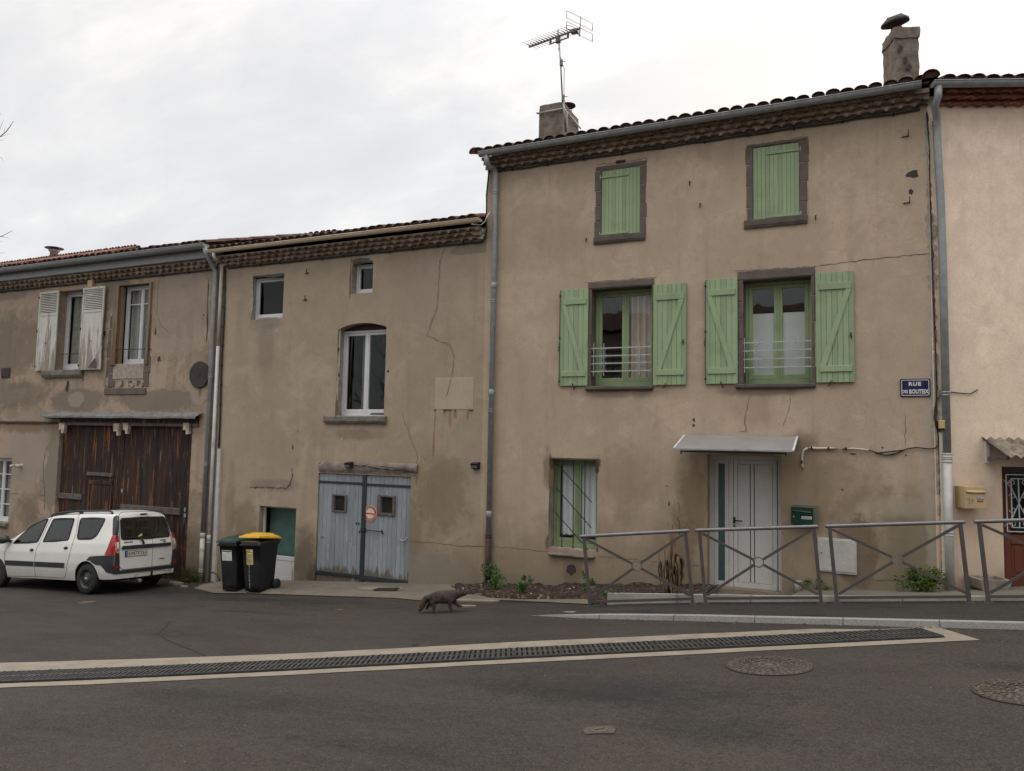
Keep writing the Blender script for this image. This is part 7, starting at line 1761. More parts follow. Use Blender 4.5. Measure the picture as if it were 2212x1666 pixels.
# withered hydrangea like plant
p=onbed('J',1715,1410); p.y=fence_y(p.x)+.55; p.z=bedz(p.x,p.y); root=thing('withered_plant','withered brown plant with drooping leaves behind the first barrier','plant',tuple(p)); mb=MB(); ends=[]
for i in range(11):
    t=rnd.uniform(0,2*pi); r_=rnd.uniform(.04,.26); h=rnd.uniform(.45,.75) if i>2 else rnd.uniform(.95,1.45); q=p+Vector((r_*cos(t),r_*.6*sin(t),h)); pts=[p+Vector((rnd.gauss(0,.06),rnd.gauss(0,.04),-.02)),p.lerp(q,.5)+Vector((rnd.gauss(0,.02),0,.03)),q]
    mb.tube(pts,[.010,.008,.004],6); ends.append(pts)
mb.build('stem','leaf_dry',root); mb=MB()
for pts in ends:
    tall_=pts[2].z-p.z>.9
    for j in range(5 if tall_ else 10):
        f=rnd.uniform(.35,1.0); b=pts[0].lerp(pts[1],f*2) if f<.5 else pts[1].lerp(pts[2],f*2-1); L=rnd.uniform(.16,.34)*(.6 if tall_ else 1); t=rnd.uniform(0,2*pi); o=Vector((cos(t),sin(t)*.7,0)); w_=rnd.uniform(.018,.045)*(.7 if tall_ else 1); sd_=Vector((-sin(t),cos(t),0))
        P=[b,b+o*.07+Vector((0,0,.01)),b+o*.11+Vector((0,0,-L*.35)),b+o*.10+Vector((0,0,-L*.7)),b+o*.085+Vector((0,0,-L))]
        for q in P: q.z=max(q.z,bedz(q.x,q.y)+.01)
        Wd=[.3,.8,1,.75,.1]; n=len(P); tw=rnd.uniform(-1,1)
        mb.add([q+sd_*w_*k*.5+o*w_*.4*tw for q,k in zip(P,Wd)]+[q-sd_*w_*k*.5 for q,k in zip(P,Wd)]+[q-o*w_*.35*k for q,k in zip(P,Wd)],[(i,i+1,2*n+i+1,2*n+i) for i in range(n-1)]+[(2*n+i,2*n+i+1,n+i+1,n+i) for i in range(n-1)],0,True)
mb.build('foliage','leaf_dry',root)
# stone trough by the peach door
r=R4('L',702,1440,912,1550,-.35); tr=thing('stone_trough','grey stone trough standing beside the red brown door','trough',tuple(HM@Vector(((r[0]+r[1])/2,-.2,r[2]))),(0,0,AN)); 
zb0=g(*((HM@Vector(((r[0]+r[1])/2,-.2,0))).xy))+.06; mb=MB(); a,b,c,d=r[0],r[1],zb0,r[3]
mb.add([(a+.05,-.40,c),(b-.05,-.40,c),(b-.05,-.04,c),(a+.05,-.04,c),(a,-.43,d),(b,-.43,d),(b,-.02,d),(a,-.02,d),(a+.05,-.38,d),(b-.05,-.38,d),(b-.05,-.07,d),(a+.05,-.07,d),(a+.06,-.37,d-.12),(b-.06,-.37,d-.12),(b-.06,-.08,d-.12),(a+.06,-.08,d-.12)],
  [(0,1,5,4),(1,2,6,5),(2,3,7,6),(3,0,4,7),(4,5,9,8),(5,6,10,9),(6,7,11,10),(7,4,8,11),(8,9,13,12),(9,10,14,13),(10,11,15,14),(11,8,12,15),(12,13,14,15)]); mb.jit(.008,9); simple('trough_stone',(.26,.23,.20),.95,.35,7,bump=.6,fine=40); B4(mb,'trough_body','trough_stone',tr)
mb=MB(); mb.quad([(a+.055,-.375,d-.05),(b-.055,-.375,d-.05),(b-.055,-.075,d-.05),(a+.055,-.075,d-.05)]); B4(mb,'earth','soil',tr)
# slab of step in front of the peach door
mb=MB(); mb.box(DO[0]-.05,DO[1]+.1,-.25,.16,-.6,DO[2]+.02); mb.xf(HM); tag(mb.build('door_step','concrete_pale'),kind='structure')
# loose stones at the foot of the old pipes
for k,(a,b,lab) in enumerate(((1440,1520,'flat pale broken stone lying at the foot of the barn doors'),(1510,1540,'small pale stone chip beside the flat broken stone'))):
    p=Gd('B',a+15,b); mb=MB(); s=(.20,.10)[k]; mb.prismz([(p.x+s*cos(t)*(1+.25*sin(3*t+k)),p.y+s*.5*sin(t)) for t in [2*pi*i/9 for i in range(9)]],p.z-.02,p.z+(.05,.03)[k]); mb.jit(.015,8); tag(mb.build('loose_stone','concrete_pale'),lab,'stone')
# ================================================================ white estate car
def tbl(x,T): return lerp_t(x,T)
CW=[(.2,.80),(.45,.855),(.6,.87),(.8,.865),(1.0,.835),(1.25,.755),(1.5,.675),(1.58,.63),(1.65,.5)]
def cfx(x):
    if x>.42: return 1-.10*((x-.42)/.30)**2.2
    if x<-3.2: return 1-.16*((-3.2-x)/.5)**2
    return 1
def lean(z): return max(0,z-.95)*.33
def ssx(x): return max(0,min(1,(x+.1)/.82))**1.6
ZR=[(-3.70,.55),(-3.66,.66),(-3.55,.76),(-3.3,.86),(-3.0,.935),(-2.84,.97),(-2.66,1.0),(-2.3,1.215),(-1.98,1.40),(-1.75,1.505),(-1.47,1.585),(-1.1,1.625),(-.75,1.64),(-.2,1.655),(.35,1.652),(.55,1.64),(.72,1.60)]
def czb(x):
    b=tbl(x,[(-3.7,.26),(-3.3,.22),(-2.5,.24),(-.4,.25),(.3,.30),(.72,.31)])
    for xw in (0,-2.905):
        d=abs(x-xw)
        if d<.355: b=max(b,.30+sqrt(.355**2-d*d))
    return b
NZ,NT_=44,7
def section(x):
    zr=tbl(x,ZR); zb=czb(x); dz=.075 if zr>1.1 else .045; zs=zr-dz; P=[]
    for j in range(NZ+1):
        t=j/NZ; z=zb+(zs-zb)*t; P.append((tbl(z,CW)*cfx(x),z))
    w=P[-1][0]
    for j in range(1,NT_+1):
        t=j/NT_; P.append((w*(1-t),zs+dz*(1-(1-t)**2.6)))
    return P
def cp(x,y,z): return Vector((x-lean(z)*ssx(x),y,z))
def side(x,z,off=0.0): return cp(x,-(tbl(z,CW)*cfx(x)+off),z)
def xrear(y,z,off=0): return Vector((.72-lean(z)+.045*(1-(y/.78)**2)+off,y,z))
def rounded(P,r,n=5):
    out=[]; N=len(P)
    for i in range(N):
        p=Vector(P[i]); a=(Vector(P[i-1])-p); b=(Vector(P[(i+1)%N])-p); ra=min(r,a.length*.45,b.length*.45); a=p+a.normalized()*ra; b=p+b.normalized()*ra
        for k in range(n+1): t=k/n; out.append(tuple((a*(1-t)**2+p*2*t*(1-t)+b*t*t)))
    return out
def dens(P,d=.06):
    out=[]
    for p,q in zip(P,P[1:]+P[:1]):
        n=max(1,int((Vector(q)-Vector(p)).length/d)); out+=[tuple(Vector(p).lerp(Vector(q),i/n)) for i in range(n)]
    return out
def grow(P,s):
    cx_=sum(p[0] for p in P)/len(P); cy_=sum(p[1] for p in P)/len(P); o=[]
    for p in P:
        d=Vector((p[0]-cx_,p[1]-cy_)); l=d.length; d=d*((l+s)/l); o.append((cx_+d.x,cy_+d.y))
    return o
WINS=[[(-2.40,.955),(-1.60,1.005),(-1.515,1.475),(-1.62,1.465),(-1.98,1.335),(-2.28,1.08)],[(-1.43,1.01),(-.655,1.06),(-.69,1.49),(-1.345,1.478)],[(-.385,1.08),(.06,1.10),(.17,1.16),(.335,1.50),(-.50,1.50)]]
RW=[(-.615,1.075),(.615,1.075),(.555,1.50),(-.555,1.50)]
def inpoly(x,y,P):
    c=False; n=len(P)
    for i in range(n):
        (x1,y1),(x2,y2)=P[i],P[i-1]
        if (y1>y)!=(y2>y) and x<(x2-x1)*(y-y1)/(y2-y1)+x1: c=not c
    return c
HOLES=[dens(rounded(P,.05 if k<2 else .09)) for k,P in enumerate(WINS)]; RHOLE=dens(rounded(RW,.07))
car=thing('parked_car','white estate car parked before the wooden barn doors','car',(0,0,0))
xs=[-3.70,-3.69,-3.66,-3.62,-3.55,-3.45]+[-3.35+i*.0445 for i in range(20)]+[-2.45+i*.03 for i in range(67)]+[-.46+i*.0245 for i in range(38)]+[.50,.54,.58,.62,.65,.68,.70,.715,.72]
xs=sorted(set(round(x,4) for x in xs)); secs=[section(x) for x in xs]; m=len(secs[0]); mb=MB()
for x,S in zip(xs,secs):
    for (w,z) in S: mb.v.append(cp(x,-w,z))
off=len(mb.v)
for x,S in zip(xs,secs):
    for (w,z) in S: mb.v.append(cp(x,w,z))
for i in range(len(xs)-1):
    for j in range(m-1):
        xm_=(xs[i]+xs[i+1])/2; zm_=(secs[i][j][1]+secs[i+1][j+1][1])/2
        if j<NZ and any(inpoly(xm_,zm_,H_) for H_ in HOLES): continue
        a=i*m+j; mb.f.append((a,a+m,a+m+1,a+1)); mb.m.append(0); mb.s.append(True)
        a+=off; mb.f.append((a,a+1,a+m+1,a+m)); mb.m.append(0); mb.s.append(True)
S=secs[-1]; NU=48
base=len(mb.v)
for (w,z) in S:
    for u in range(NU+1):
        y=-w+2*w*u/NU; e=1-(2*u/NU-1)**2; mb.v.append(Vector((.72-lean(z)*ssx(.72)+.045*e,y,z)))
for j in range(m-1):
    for u in range(NU):
        a=base+j*(NU+1)+u; q=(mb.v[a]+mb.v[a+NU+2])/2
        if inpoly(q.y,q.z,RHOLE): continue
        mb.f.append((a,a+1,a+NU+2,a+NU+1)); mb.m.append(0); mb.s.append(True)
S=secs[0]; base=len(mb.v)
for (w,z) in S:
    for u in range(NU+1):
        y=-w+2*w*u/NU; mb.v.append(Vector((-3.70-.06*(1-(2*u/NU-1)**2),y,z)))
for j in range(m-1):
    for u in range(NU): a=base+j*(NU+1)+u; mb.f.append((a,a+NU+1,a+NU+2,a+1)); mb.m.append(0); mb.s.append(True)
mb.build('body','car_white',car,local=True)
mb=MB(); mb.box(-3.5,.6,-.72,.72,.26,.62); mb.box(-2.45,.52,-.745,.745,.62,.90); mb.box(-1.5,.40,-.52,.52,1.565,1.58); mb.box(-2.75,-2.2,-.66,.66,.90,1.0)
for xw in (0,-2.905):
    mb.box(xw-.34,xw+.34,-.80,.80,.40,.66)
mb.build('underbody','car_dark',car,local=True)
for (x,ys) in ((-1.40,(-.36,.36)),(-.55,(-.42,0,.42)),(.16,(-.3,.3))):
    for y in ys:
        mb=MB(); k=len(mb.v); mb.bevbox(y-.20,y+.20,-.06,.06,.86,1.24,.05); mb.bevbox(y-.12,y+.12,-.045,.045,1.28,1.42,.04); mb.tube([(y-.06,0,1.22),(y-.06,0,1.30)],.008,5); mb.tube([(y+.06,0,1.22),(y+.06,0,1.30)],.008,5)
        mb.xf(Matrix(((0,1,0,x),(1,0,0,0),(0,0,1,0),(0,0,0,1))),k); mb.build('seat','car_seat',car,local=True)
mb=MB(); N=20; mb.tube([Vector((-2.05+.06*sin(t),-.36+.18*cos(t),1.02+.17*sin(t))) for t in [2*pi*i/N for i in range(N+1)]],.014,6); mb.build('steering_wheel','car_seat',car,local=True)
def quadgrid(mb,c,off,nu=10,nv=6,mi=0,fn=side,mirror=False):
    bl,br,tr,tl=[Vector((p[0],p[1],0)) for p in c]
    def f(u,v):
        a=bl.lerp(br,u); b=tl.lerp(tr,u); q=a.lerp(b,v); r=fn(q.x,q.y,off)
        return Vector((r.x,-r.y,r.z)) if mirror else r
    mb.grid(f,nu,nv,mi)
def polyfan(mb,P,off,mi=0,fn=side,mirror=False):
    # rounded polygon filled from its centre in rings so that it hugs the surface
    cx_=sum(p[0] for p in P)/len(P); cy_=sum(p[1] for p in P)/len(P); n=len(P); R=[1,.8,.55,.3,.02]; k=len(mb.v)
    for s in R:
        for p in P:
            r=fn(cx_+(p[0]-cx_)*s,cy_+(p[1]-cy_)*s,off); mb.v.append(Vector((r.x,-r.y,r.z)) if mirror else r)
    for a in range(len(R)-1):
        for i in range(n): mb.f.append((k+a*n+i,k+a*n+(i+1)%n,k+(a+1)*n+(i+1)%n,k+(a+1)*n+i)); mb.m.append(mi); mb.s.append(True)
def ringpoly(mb,A,B,off,mi=0,fn=side,mirror=False):
    n=len(A); k=len(mb.v)
    for P in (A,B):
        for p in P:
            r=fn(p[0],p[1],off); mb.v.append(Vector((r.x,-r.y,r.z)) if mirror else r)
    for i in range(n): mb.f.append((k+i,k+(i+1)%n,k+n+(i+1)%n,k+n+i)); mb.m.append(mi); mb.s.append(True)
for k,P in enumerate(WINS):
    for mir in (False,True):
        Q=dens(rounded(P,.05 if k<2 else .09)); mb=MB(); ringpoly(mb,grow(Q,.022),grow(Q,-.028),.004,0,mirror=mir); polyfan(mb,grow(Q,-.02),.0035,1,mirror=mir); mb.build('side_window',['car_dark','car_glass'],car,local=True)
# windscreen
def top(x,y,offs=0):
    S=section(x); zr=tbl(x,ZR); dz=.075 if zr>1.1 else .045; zs=zr-dz; w=S[NZ][0]; t=1-min(1,abs(y)/w); return Vector((x-.004,y,zs+dz*(1-(1-t)**2.6)+.006+offs))
mb=MB(); mb.grid(lambda u,v: top(-2.58+ .98*v,(-.70+1.40*u)*(1-.16*v)),14,10); mb.build('windscreen','car_glass',car,local=True)
# gaps between the doors
def line(mb,P,r=.0045,fn=side,off=.0005,mi=0):
    Q=[]
    for p,q in zip(P,P[1:]):
        n=max(1,int((Vector(q)-Vector(p)).length/.05)); Q+=[fn(*(Vector(p).lerp(Vector(q),i/n)),off) for i in range(n)]
    Q.append(fn(*P[-1],off)); mb.tube(Q,r,5,mi)
mb=MB(); line(mb,[(-1.40,1.56),(-1.47,1.40),(-1.53,.98),(-1.585,.88),(-1.61,.6),(-1.61,.29)]); line(mb,[(-.60,1.575),(-.48,1.2),(-.485,1.0),(-.52,.75),(-.60,.45),(-.64,.33),(-.72,.285),(-1.61,.285),(-2.56,.26)]); line(mb,[(-2.56,.26),(-2.63,.75),(-2.52,.95)]); line(mb,[(-1.40,1.56),(-.60,1.575)],.003)
mb.build('panel_gap','car_dark',car,local=True)
for x0,x1 in ((-2.585,-1.625),(-1.595,-.645)):
    mb=MB(); quadgrid(mb,[(x0+.01,.495),(x1-.01,.51 if x1>-1 else .50),(x1,.60),(x0,.59)],.014,12,4); 
    for v_ in (0,1):
        z=.50 if v_==0 else .592; quadgrid(mb,[(x0,z-.006),(x1,z-.006),(x1,z+.006),(x0,z+.006)],.007,12,1)
    mb.build('side_trim','car_trim',car,local=True)
for (x,z) in ((-1.735,.835),(-.665,.90)):
    mb=MB(); polyfan(mb,[(x+.062*cos(t),z+.030*sin(t)) for t in [2*pi*i/20 for i in range(20)]],.004,1); mb.tube([side(x-.055,z,.006),side(x-.02,z+.002,.028),side(x+.03,z+.004,.028),side(x+.055,z+.004,.008)],[.010,.014,.014,.010],8); mb.build('door_handle',['car_trim','car_dark'],car,local=True)
mb=MB(); a=side(-2.46,1.0,0); k=len(mb.v); mb.lathe([(.02,-.10),(.085,-.085),(.10,-.01),(.095,.05),(.06,.075)],(0,0,0),16,axis='y'); mb.xf(Matrix.Translation(a+Vector((-.10,-.11,.045)))@Matrix.Diagonal((1.15,1.0,.85,1)),k); mb.bar(a,a+Vector((-.07,-.05,.02)),.06,.05); mb.build('wing_mirror','car_trim',car,local=True)
# black bumper mouldings
def arcpt(t): return (.375*cos(t),.30+.375*sin(t))
for mir in (False,True):
    mb=MB(); LO=[(.0,.672),(.12,.668),(.21,.62),(.30,.592),(.45,.585),(.52,.52),(.58,.45),(.72,.415)]; HI=[(.02,.682),(.10,.745),(.18,.757),(.30,.765),(.45,.775),(.55,.78),(.62,.782),(.72,.785)]
    def bm_(u,v):
        i=min(6,int(u*7)); t=u*7-i; a=Vector(LO[i]).lerp(Vector(LO[i+1]),t); b=Vector(HI[i]).lerp(Vector(HI[i+1]),t); q=a.lerp(b,v); r=side(q.x,q.y,.010); return Vector((r.x,-r.y,r.z)) if mir else r
    mb.grid(bm_,35,6); mb.build('bumper_moulding','car_trim',car,local=True)
def rp(y,z,off=0): return xrear(y,z,off)
mb=MB(); 
for s in (-1,1): quadgrid(mb,[(s*.79,.41),(s*.645,.405),(s*.68,.79),(s*.785,.79)],.008,6,8,fn=rp)
quadgrid(mb,[(-.79,.405),(.79,.405),(.79,.475),(-.79,.475)],.010,16,4,fn=rp); mb.build('rear_moulding','car_trim',car,local=True)
# tail lights
for s in (-1,1):
    mir=s>0; mb=MB(); polyfan(mb,dens([(.53,.79),(.72,.79),(.72,1.16),(.64,1.155)],.05),.012,0,mirror=mir); quadgrid(mb,[(s*.79,.79),(s*.70,.79),(s*.675,1.16),(s*.735,1.16)],.012,5,8,0,fn=rp)
    Y=s*.735
    def disc(zc,r,mi,off,ry=1.0): polyfan(mb,[(Y-s*.01+r*ry*cos(t),zc+r*sin(t)) for t in [2*pi*i/20 for i in range(20)]],off,mi,fn=rp)
    quadgrid(mb,[(s*.765,.90),(s*.705,.90),(s*.695,1.04),(s*.745,1.04)],.015,3,4,1,fn=rp); disc(.875,.055,1,.017,.8); disc(.875,.040,2,.019,.8); disc(1.085,.045,3,.017,.8); mb.build('tail_light',['lamp_red','lamp_clear','hub_bright','lamp_red'],car,local=True)
    mb=MB(); polyfan(mb,dens([(.645,1.165),(.72,1.165),(.72,1.555),(.665,1.565),(.60,1.535)],.05),.008,mirror=mir); quadgrid(mb,[(s*.745,1.165),(s*.675,1.165),(s*.585,1.56),(s*.60,1.56)],.006,4,8,fn=rp); mb.build('rear_pillar','car_trim',car,local=True)
    mb=MB(); polyfan(mb,rounded([(s*.775,.515),(s*.705,.515),(s*.70,.585),(s*.77,.585)],.01),.016,fn=rp); mb.build('reflector','lamp_red',car,local=True)
# tailgate
mb=MB(); TG=rounded([(-.62,.485),(.66,.485),(.695,.62),(.65,1.13),(.585,1.58),(.50,1.625),(-.50,1.625),(-.585,1.58),(-.655,1.13),(-.70,.62)],.09); line(mb,TG+TG[:1],.0055,fn=rp); line(mb,[(.12,1.58),(.12,.485)],.004,fn=rp); mb.build('tailgate_gap','car_dark',car,local=True)
Q=dens(rounded([(-.615,1.075),(.615,1.075),(.555,1.50),(-.555,1.50)],.07)); mb=MB(); ringpoly(mb,grow(Q,.022),grow(Q,-.035),.006,0,fn=rp); polyfan(mb,grow(Q,-.02),.005,1,fn=rp); o=mb.build('rear_window',['car_dark','car_glass'],car,local=True)
mb=MB(); quadgrid(mb,[(.095,1.08),(.14,1.08),(.135,1.495),(.095,1.495)],.009,2,8,fn=rp); mb.build('centre_bar','car_dark',o,local=True)
Q=dens(rounded([(-.64,.885),(.62,.885),(.61,.955),(-.62,.955)],.025)); mb=MB(); polyfan(mb,Q,.022,0,fn=rp); polyfan(mb,grow(Q,.008),.010,0,fn=rp); mb.build('tailgate_trim','car_trim',car,local=True)
mb=MB(); polyfan(mb,rounded([(-.085,1.552),(.085,1.552),(.085,1.588),(-.085,1.588)],.012),.010,fn=rp); mb.build('brake_light','lamp_dark_red',car,local=True)
mb=MB(); a=rp(-.12,.975,.02); b=rp(-.20,1.10,.035); c=rp(-.56,1.115,.018); mb.tube([a,a.lerp(b,.5)+Vector((.015,0,0)),b],[.024,.020,.014],8); mb.tube([b,c],.010,6); mb.build('rear_wiper','iron_black',car,local=True)
mb=MB(); polyfan(mb,[(-.25,1.115),(-.13,1.13),(-.12,1.185),(-.17,1.165)],.012,fn=rp); mb.build('yellow_note','sticker_yellow',car,local=True)
# number plate, badges
REARM=Matrix(((0,0,1,0),(1,0,0,0),(0,1,0,0),(0,0,0,1)))
py0,py1,pz0,pz1=-.55,-.03,.74,.85
xa=max(xrear(py0,.8).x,xrear(py1,.8).x)+.012; k_=(xrear(py1,.8).x-xrear(py0,.8).x)/(py1-py0)
def PM(y,z,off=0): return Matrix.Translation((xrear(py0,.8).x+.014+k_*(y-py0)+off,y,z))@Matrix.Rotation(-math.atan(k_),4,'Z')@REARM
def pbox(mb,y0,y1,z0,z1,off,mi): 
    M_=PM((y0+y1)/2,(z0+z1)/2,off); a=(y1-y0)/2; b=(z1-z0)/2; mb.add([M_@Vector(v) for v in ((-a,-b,0),(a,-b,0),(a,b,0),(-a,b,0),(-a,-b,-.02),(a,-b,-.02),(a,b,-.02),(-a,b,-.02))],[(0,1,2,3),(0,4,5,1),(1,5,6,2),(2,6,7,3),(3,7,4,0)],mi)
mb=MB(); pbox(mb,py0-.006,py1+.006,pz0-.006,pz1+.006,0,3); pbox(mb,py0+.05,py1,pz0,pz1,.0025,0); pbox(mb,py0,py0+.05,pz0,pz1,.003,1)
vs_,fs_=text_mesh('6947YT63',.1,extrude=.0005,offset=.0006,spacing=1.06); xa_=min(v.x for v in vs_); xb_2=max(v.x for v in vs_); za_=min(v.y for v in vs_); zb_2=max(v.y for v in vs_)
M_=PM((py0+py1)/2,(pz0+pz1)/2,.005); W2=(py1-py0)/2
mb.add([M_@Vector((-W2+.065+(v.x-xa_)/(xb_2-xa_)*(2*W2-.085),-.038+(v.y-za_)/(zb_2-za_)*.076,v.z)) for v in vs_],fs_,2)
for i in range(8): t=2*pi*i/8; pbox(mb,py0+.025+.013*cos(t)-.002,py0+.025+.013*cos(t)+.002,pz0+.072+.013*sin(t)-.002,pz0+.072+.013*sin(t)+.002,.006,4)
add_text(mb,'F',.03,PM(py0+.025,pz0+.026,.006),mi=4); mb.build('number_plate',['plate_white','plate_blue','ink','car_trim','sticker_white'],car,local=True)
mb=MB(); 
def BM(y,z): kk=-.09*y/.78**2; return Matrix.Translation((xrear(y,z).x+.004,y,z))@Matrix.Rotation(-math.atan(kk),4,'Z')@REARM
add_text(mb,'DACIA',.052,BM(-.47,1.02),sx=1.35,offset=.0012,extrude=.003); add_text(mb,'LOGAN',.034,BM(.40,1.015),sx=1.3,offset=.0012,extrude=.002); add_text(mb,'MCV',.034,BM(.44,.980),sx=1.3,offset=.0012,extrude=.002)
for i in range(5): y=.33+i*.028; k=len(mb.v); mb.box(-.001,.002,-.010,.010,-.012,.012); mb.xf(Matrix.Translation((xrear(y,.63).x+.003,y,.632)),k)
mb.build('badge_lettering','car_trim',car,local=True)
# tow bar, exhaust, bumper seam
mb=MB(); q=rp(.08,.34,.0); mb.tube([q+Vector((-.2,0,-.05)),q+Vector((.03,0,-.05)),q+Vector((.06,0,.0)),q+Vector((.06,0,.03))],.022,8); mb.lathe([(.005,-.03),(.026,-.012),(.028,.005),(.018,.024),(.004,.03)],q+Vector((.06,0,.05)),12); mb.build('tow_bar','iron_black',car,local=True)
mb=MB(); mb.tube([(.45,-.12,.25),(.66,-.12,.245),(.74,-.13,.225)],[.03,.032,.036],12); mb.build('exhaust','alu',car,local=True)
mb=MB(); line(mb,[(-.30,.315),(-.24,.37),(-.18,.385),(.45,.385),(.50,.36),(.53,.32)],.003,fn=rp); P=[(.62+.045*cos(t),.365+.022*sin(t)) for t in [2*pi*i/16 for i in range(17)]]; line(mb,P,.004,fn=rp); mb.build('bumper_seam','car_dark',car,local=True)
# roof rails and aerial
for s in (-1,1):
    mb=MB(); rz=lambda x: section(x)[NZ][1]+.02; rw=lambda x: s*(section(x)[NZ][0]-.06); P=[]
    for x in (-1.58,-1.48,-1.35,-1.0,-.5,0,.30,.40,.46): P.append(Vector((x-lean(1.6)*ssx(x),rw(x),rz(x)+(.055 if -1.4<x<.35 else (.04 if x in (-1.48,.40) else -.01)))))
    mb.tube(P,.020,8)
    for x in (-.62,): mb.bar((x,rw(x),rz(x)-.02),(x,rw(x),rz(x)+.05),.09,.03)
    mb.build('roof_rail','car_trim',car,local=True)
mb=MB(); a=top(-1.50,.0); mb.tube([a,a+Vector((.42,0,.52))],[.006,.003],6); mb.lathe([(.03,0),(.012,.03)],a,10); mb.build('aerial','rim_steel',car,local=True)
# wheels
def wheel(x,s):
    mb=MB(); c=Vector((x,s*.755,.30)); o=s*.095
    mb.lathe([(.19,-.095),(.27,-.095),(.295,-.075),(.302,-.03),(.302,.03),(.295,.075),(.27,.095),(.19,.095)],c,40,axis='y',cap=False); w=mb.build('wheel','tyre',car,local=True)
    mb=MB(); f=lambda d:(s*d)
    mb.lathe([(.195,f(.088)),(.185,f(.092)),(.178,f(.06)),(.165,f(.045)),(.11,f(.052)),(.075,f(.075)),(.035,f(.075))],c,36,axis='y',cap=False)
    mb.lathe([(.034,f(.076)),(.030,f(.10)),(.001,f(.10))],c,14,axis='y',mi=1,cap=False)
    for i in range(8): t=2*pi*i/8+.2; q=c+Vector((.135*cos(t),f(.053),.135*sin(t))); mb.lathe([(.022,-.003),(.022,.003)],q,8,axis='y',mi=2)
    for i in range(4): t=2*pi*i/4; q=c+Vector((.054*cos(t),f(.080),.054*sin(t))); mb.lathe([(.009,-.008),(.009,.008)],q,6,axis='y',mi=1)
    mb.build('rim',['rim_steel','hub_bright','car_dark'],w,local=True)
for x in (0,-2.905):
    for s in (-1,1): wheel(x,s)
# front lamps and grille (turned away from the photograph)
for s in (-1,1):
    mb=MB(); quadgrid(mb,[(-3.62,.60),(-3.30,.66),(-3.22,.80),(-3.55,.74)],.008,6,4,mirror=s>0); mb.build('headlight','lamp_clear',car,local=True)
CX,CY=-14.37,-1.565
car.location=(CX,CY,g(CX,CY)+.0); car.rotation_euler=(-.045,-.052,0); car.scale=(1,.955,1)
# ================================================================ things beyond the street front
# house behind the old house: only its tiled ridge and stove pipe show
yr=15.0; pA,pB=F('V',0,566,yr),F('V',285,541,yr); zr=avg(pA.z,pB.z); xr1=pB.x+.3
bh=thing('rear_house','house behind the old one, only its pink tiled ridge showing','house',(xr1-7,yr,0))
mb=MB(); ze=zr-1.9; mb.box(xr1-14,xr1,yr-5,yr+5,-2,ze,0,'t'); mb.quad([(xr1,yr-5,ze),(xr1,yr+5,ze),(xr1,yr,zr-.1)]); mb.quad([(xr1-14,yr+5,ze),(xr1-14,yr-5,ze),(xr1-14,yr,zr-.1)]); mb.build('wall','plaster_old',bh)
roof(bh,xr1-14.2,xr1+.2,yr-5.3,zr-5.3*.37-.05,.37,5.3,.24,'tile_red',12)
p=F('A',448,235,yr); vt=F('A',448,185,yr); mb=MB(); zc=vt.z
mb.lathe([(.22,zr-.5),(.22,p.z+.15),(.30,p.z+.16),(.30,p.z+.22),(.22,p.z+.24),(.22,p.z+.40)],(p.x,yr,0),16); v=mb.build('stove_pipe','alu',bh)
mb=MB(); mb.lathe([(.50,zc-.03),(.48,zc+.0),(.05,zc+.08)],(p.x,yr,0),20)
for t in (0.4,2.5,4.6): mb.bar((p.x+.2*cos(t),yr+.2*sin(t),p.z+.35),(p.x+.3*cos(t),yr+.3*sin(t),zc),.03,.03)
mb.build('rain_cap','barrier_paint',v)
def px(q):
    d=q-CAM; w=d.dot(FW)
    return (1106+FPX*d.dot(RT)/w,833-FPX*d.dot(UP)/w) if w>0 else (9999,9999)
# bare trees: one whose twigs enter at the left, two unseen ones added across the street for reflections and shade
def bare_tree(label,p,h,seed,spread=.55,depth=6,lean_=(0,0),extra=None):
    R=random.Random(seed); root=thing('bare_tree',label,'tree',tuple(p)); tr=MB(); br=MB()
    def grow_(a,d,L,r,k):
        n=4; pts=[a]; dd_=d.copy(); q=a.copy()
        for i in range(n):
            dd_=(dd_+Vector((R.gauss(0,.12),R.gauss(0,.12),R.gauss(.03,.08)))).normalized(); q=q+dd_*L/n; pts.append(q.copy())
        rs=[r*(1-.45*i/n) for i in range(n+1)]; (tr if k==0 else br).tube(pts,rs,8 if k<2 else (5 if k<4 else 3),cap=False)
        if k>=depth: return
        for i in range(R.choice((2,3,3)) if k<3 else R.choice((2,2,3))):
            t=R.uniform(0,2*pi); ax=dd_.cross(Vector((cos(t),sin(t),.3))).normalized(); nd=(Matrix.Rotation(R.uniform(.3,.85)*spread*1.6,3,ax)@dd_).normalized()
            j=R.choice((2,3,4)) if i else 4
            grow_(pts[j],nd,L*R.uniform(.62,.82),rs[j]*R.uniform(.55,.75),k+1)
    grow_(p+Vector((0,0,-.2)),Vector((lean_[0],lean_[1],1)).normalized(),h*.30,h*.018,0)
    if extra:
        for P,r_ in extra: br.tube([p+Vector((0,0,h*.35))]+P if P[0].z>99 else P,[.5*r_*(1-.8*i/(len(P)-1)) for i in range(len(P))],4,cap=False)
    print('TREE',label[:20],max((u for u,v in (px(q) for q in br.v) if -200<v<640),default=None),len(br.v))
    tr.build('trunk','bark',root); br.build('crown','bark',root); return root
TW=[]
def tw(pts,r): 
    TW.append(([F('V',a,b,8.0+.3*rnd.random()) for a,b in pts],r))
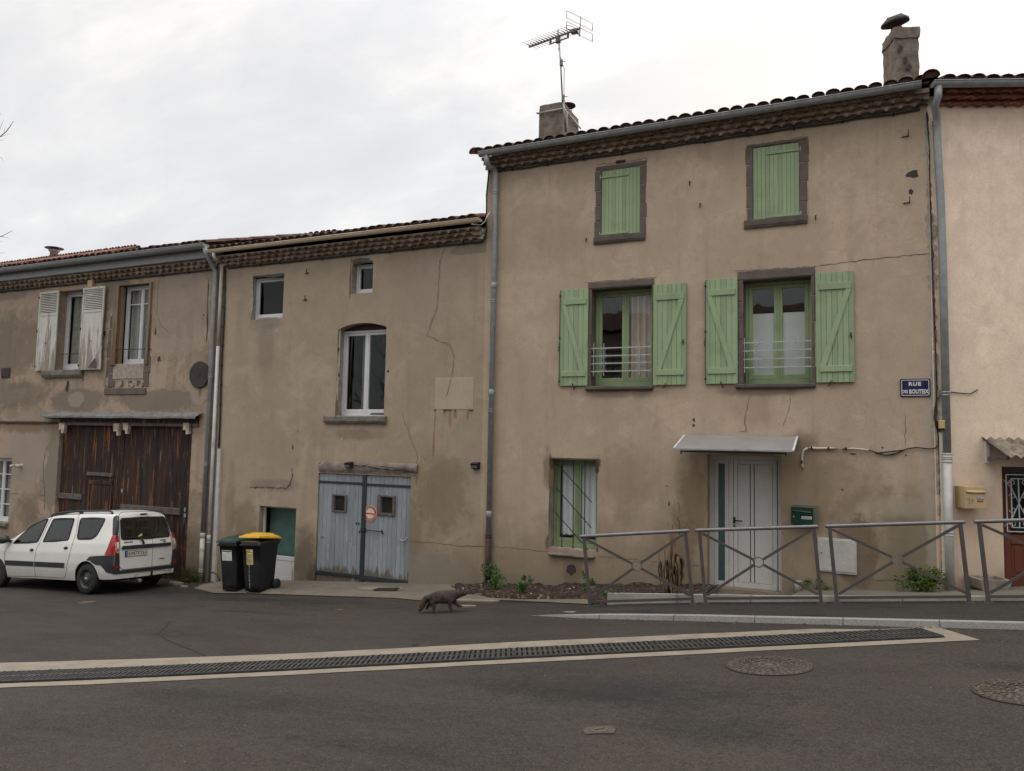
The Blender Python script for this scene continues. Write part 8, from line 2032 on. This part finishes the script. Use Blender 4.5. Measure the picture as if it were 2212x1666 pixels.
for pts,r in (([(-170,420),(-90,345),(-30,312),(0,296),(14,284),(24,270),(29,262)],.09),([(0,296),(12,292),(26,288)],.022),([(-30,312),(-10,305),(6,303),(14,298)],.03),([(8,290),(10,278),(14,270)],.014),([(-20,308),(-4,290),(4,268),(8,258)],.03),([(-150,560),(-70,528),(-20,516),(5,510),(18,503),(28,498)],.07),([(2,511),(14,513),(24,517)],.02),([(-20,516),(-6,524),(6,521)],.02),([(-60,560),(-20,550),(2,547),(12,546)],.035),([(-40,340),(-12,336),(4,342),(8,350)],.025),([(-30,290),(-8,262),(2,244)],.03)): tw(pts,r)
bare_tree('bare tree whose twigs reach in at the left edge above the roofs',Vector((-41,8,-2.1)),17,5,.6,6,extra=TW)
bare_tree('tall bare tree across the street facing the barred window',Vector((-8,-18.6,g(-8,-18.6))),11,8)
bare_tree('bare tree across the street facing the parked car',Vector((-21,-18.5,g(-21,-18.5))),11,21)
oh=thing('added_house_across','unseen house added across the street to shade the lower walls and mirror in windows','house',(-4,-24,0))  # added unseen house, sized to shade the lower walls and fill reflections
mb=MB(); wall_front(mb,-14,16,-1.5,7.6,[(-12+4*i,-10.9+4*i,3.6,5.2,.2,0,False) for i in range(7)]+[(-12+4*i,-10.9+4*i,.6,2.3,.2,0,False) for i in range(7)]); wall_rest(mb,-14,16,-1.5,7.6,8,1.4)
for i in range(7):
    for a,b in ((3.6,5.2),(.6,2.3)): mb.quad([(-12+4*i,.2,a),(-10.9+4*i,.2,a),(-10.9+4*i,.2,b),(-12+4*i,.2,b)],1)
mb.xf(Matrix.Translation((0,-21.5,0))@Matrix.Rotation(pi,4,'Z')); mb.build('wall',['added_house_wall','dark_room'],oh)
mb=MB(); k=len(mb.v); mb.quad([(-14.3,-.4,7.55),(16.3,-.4,7.55),(16.3,4,9.1),(-14.3,4,9.1)]); mb.quad([(-14.3,8.4,7.55),(-14.3,4,9.1),(16.3,4,9.1),(16.3,8.4,7.55)]); mb.xf(Matrix.Translation((0,-21.5,0))@Matrix.Rotation(pi,4,'Z')); mb.build('roof','tile_roof',oh)
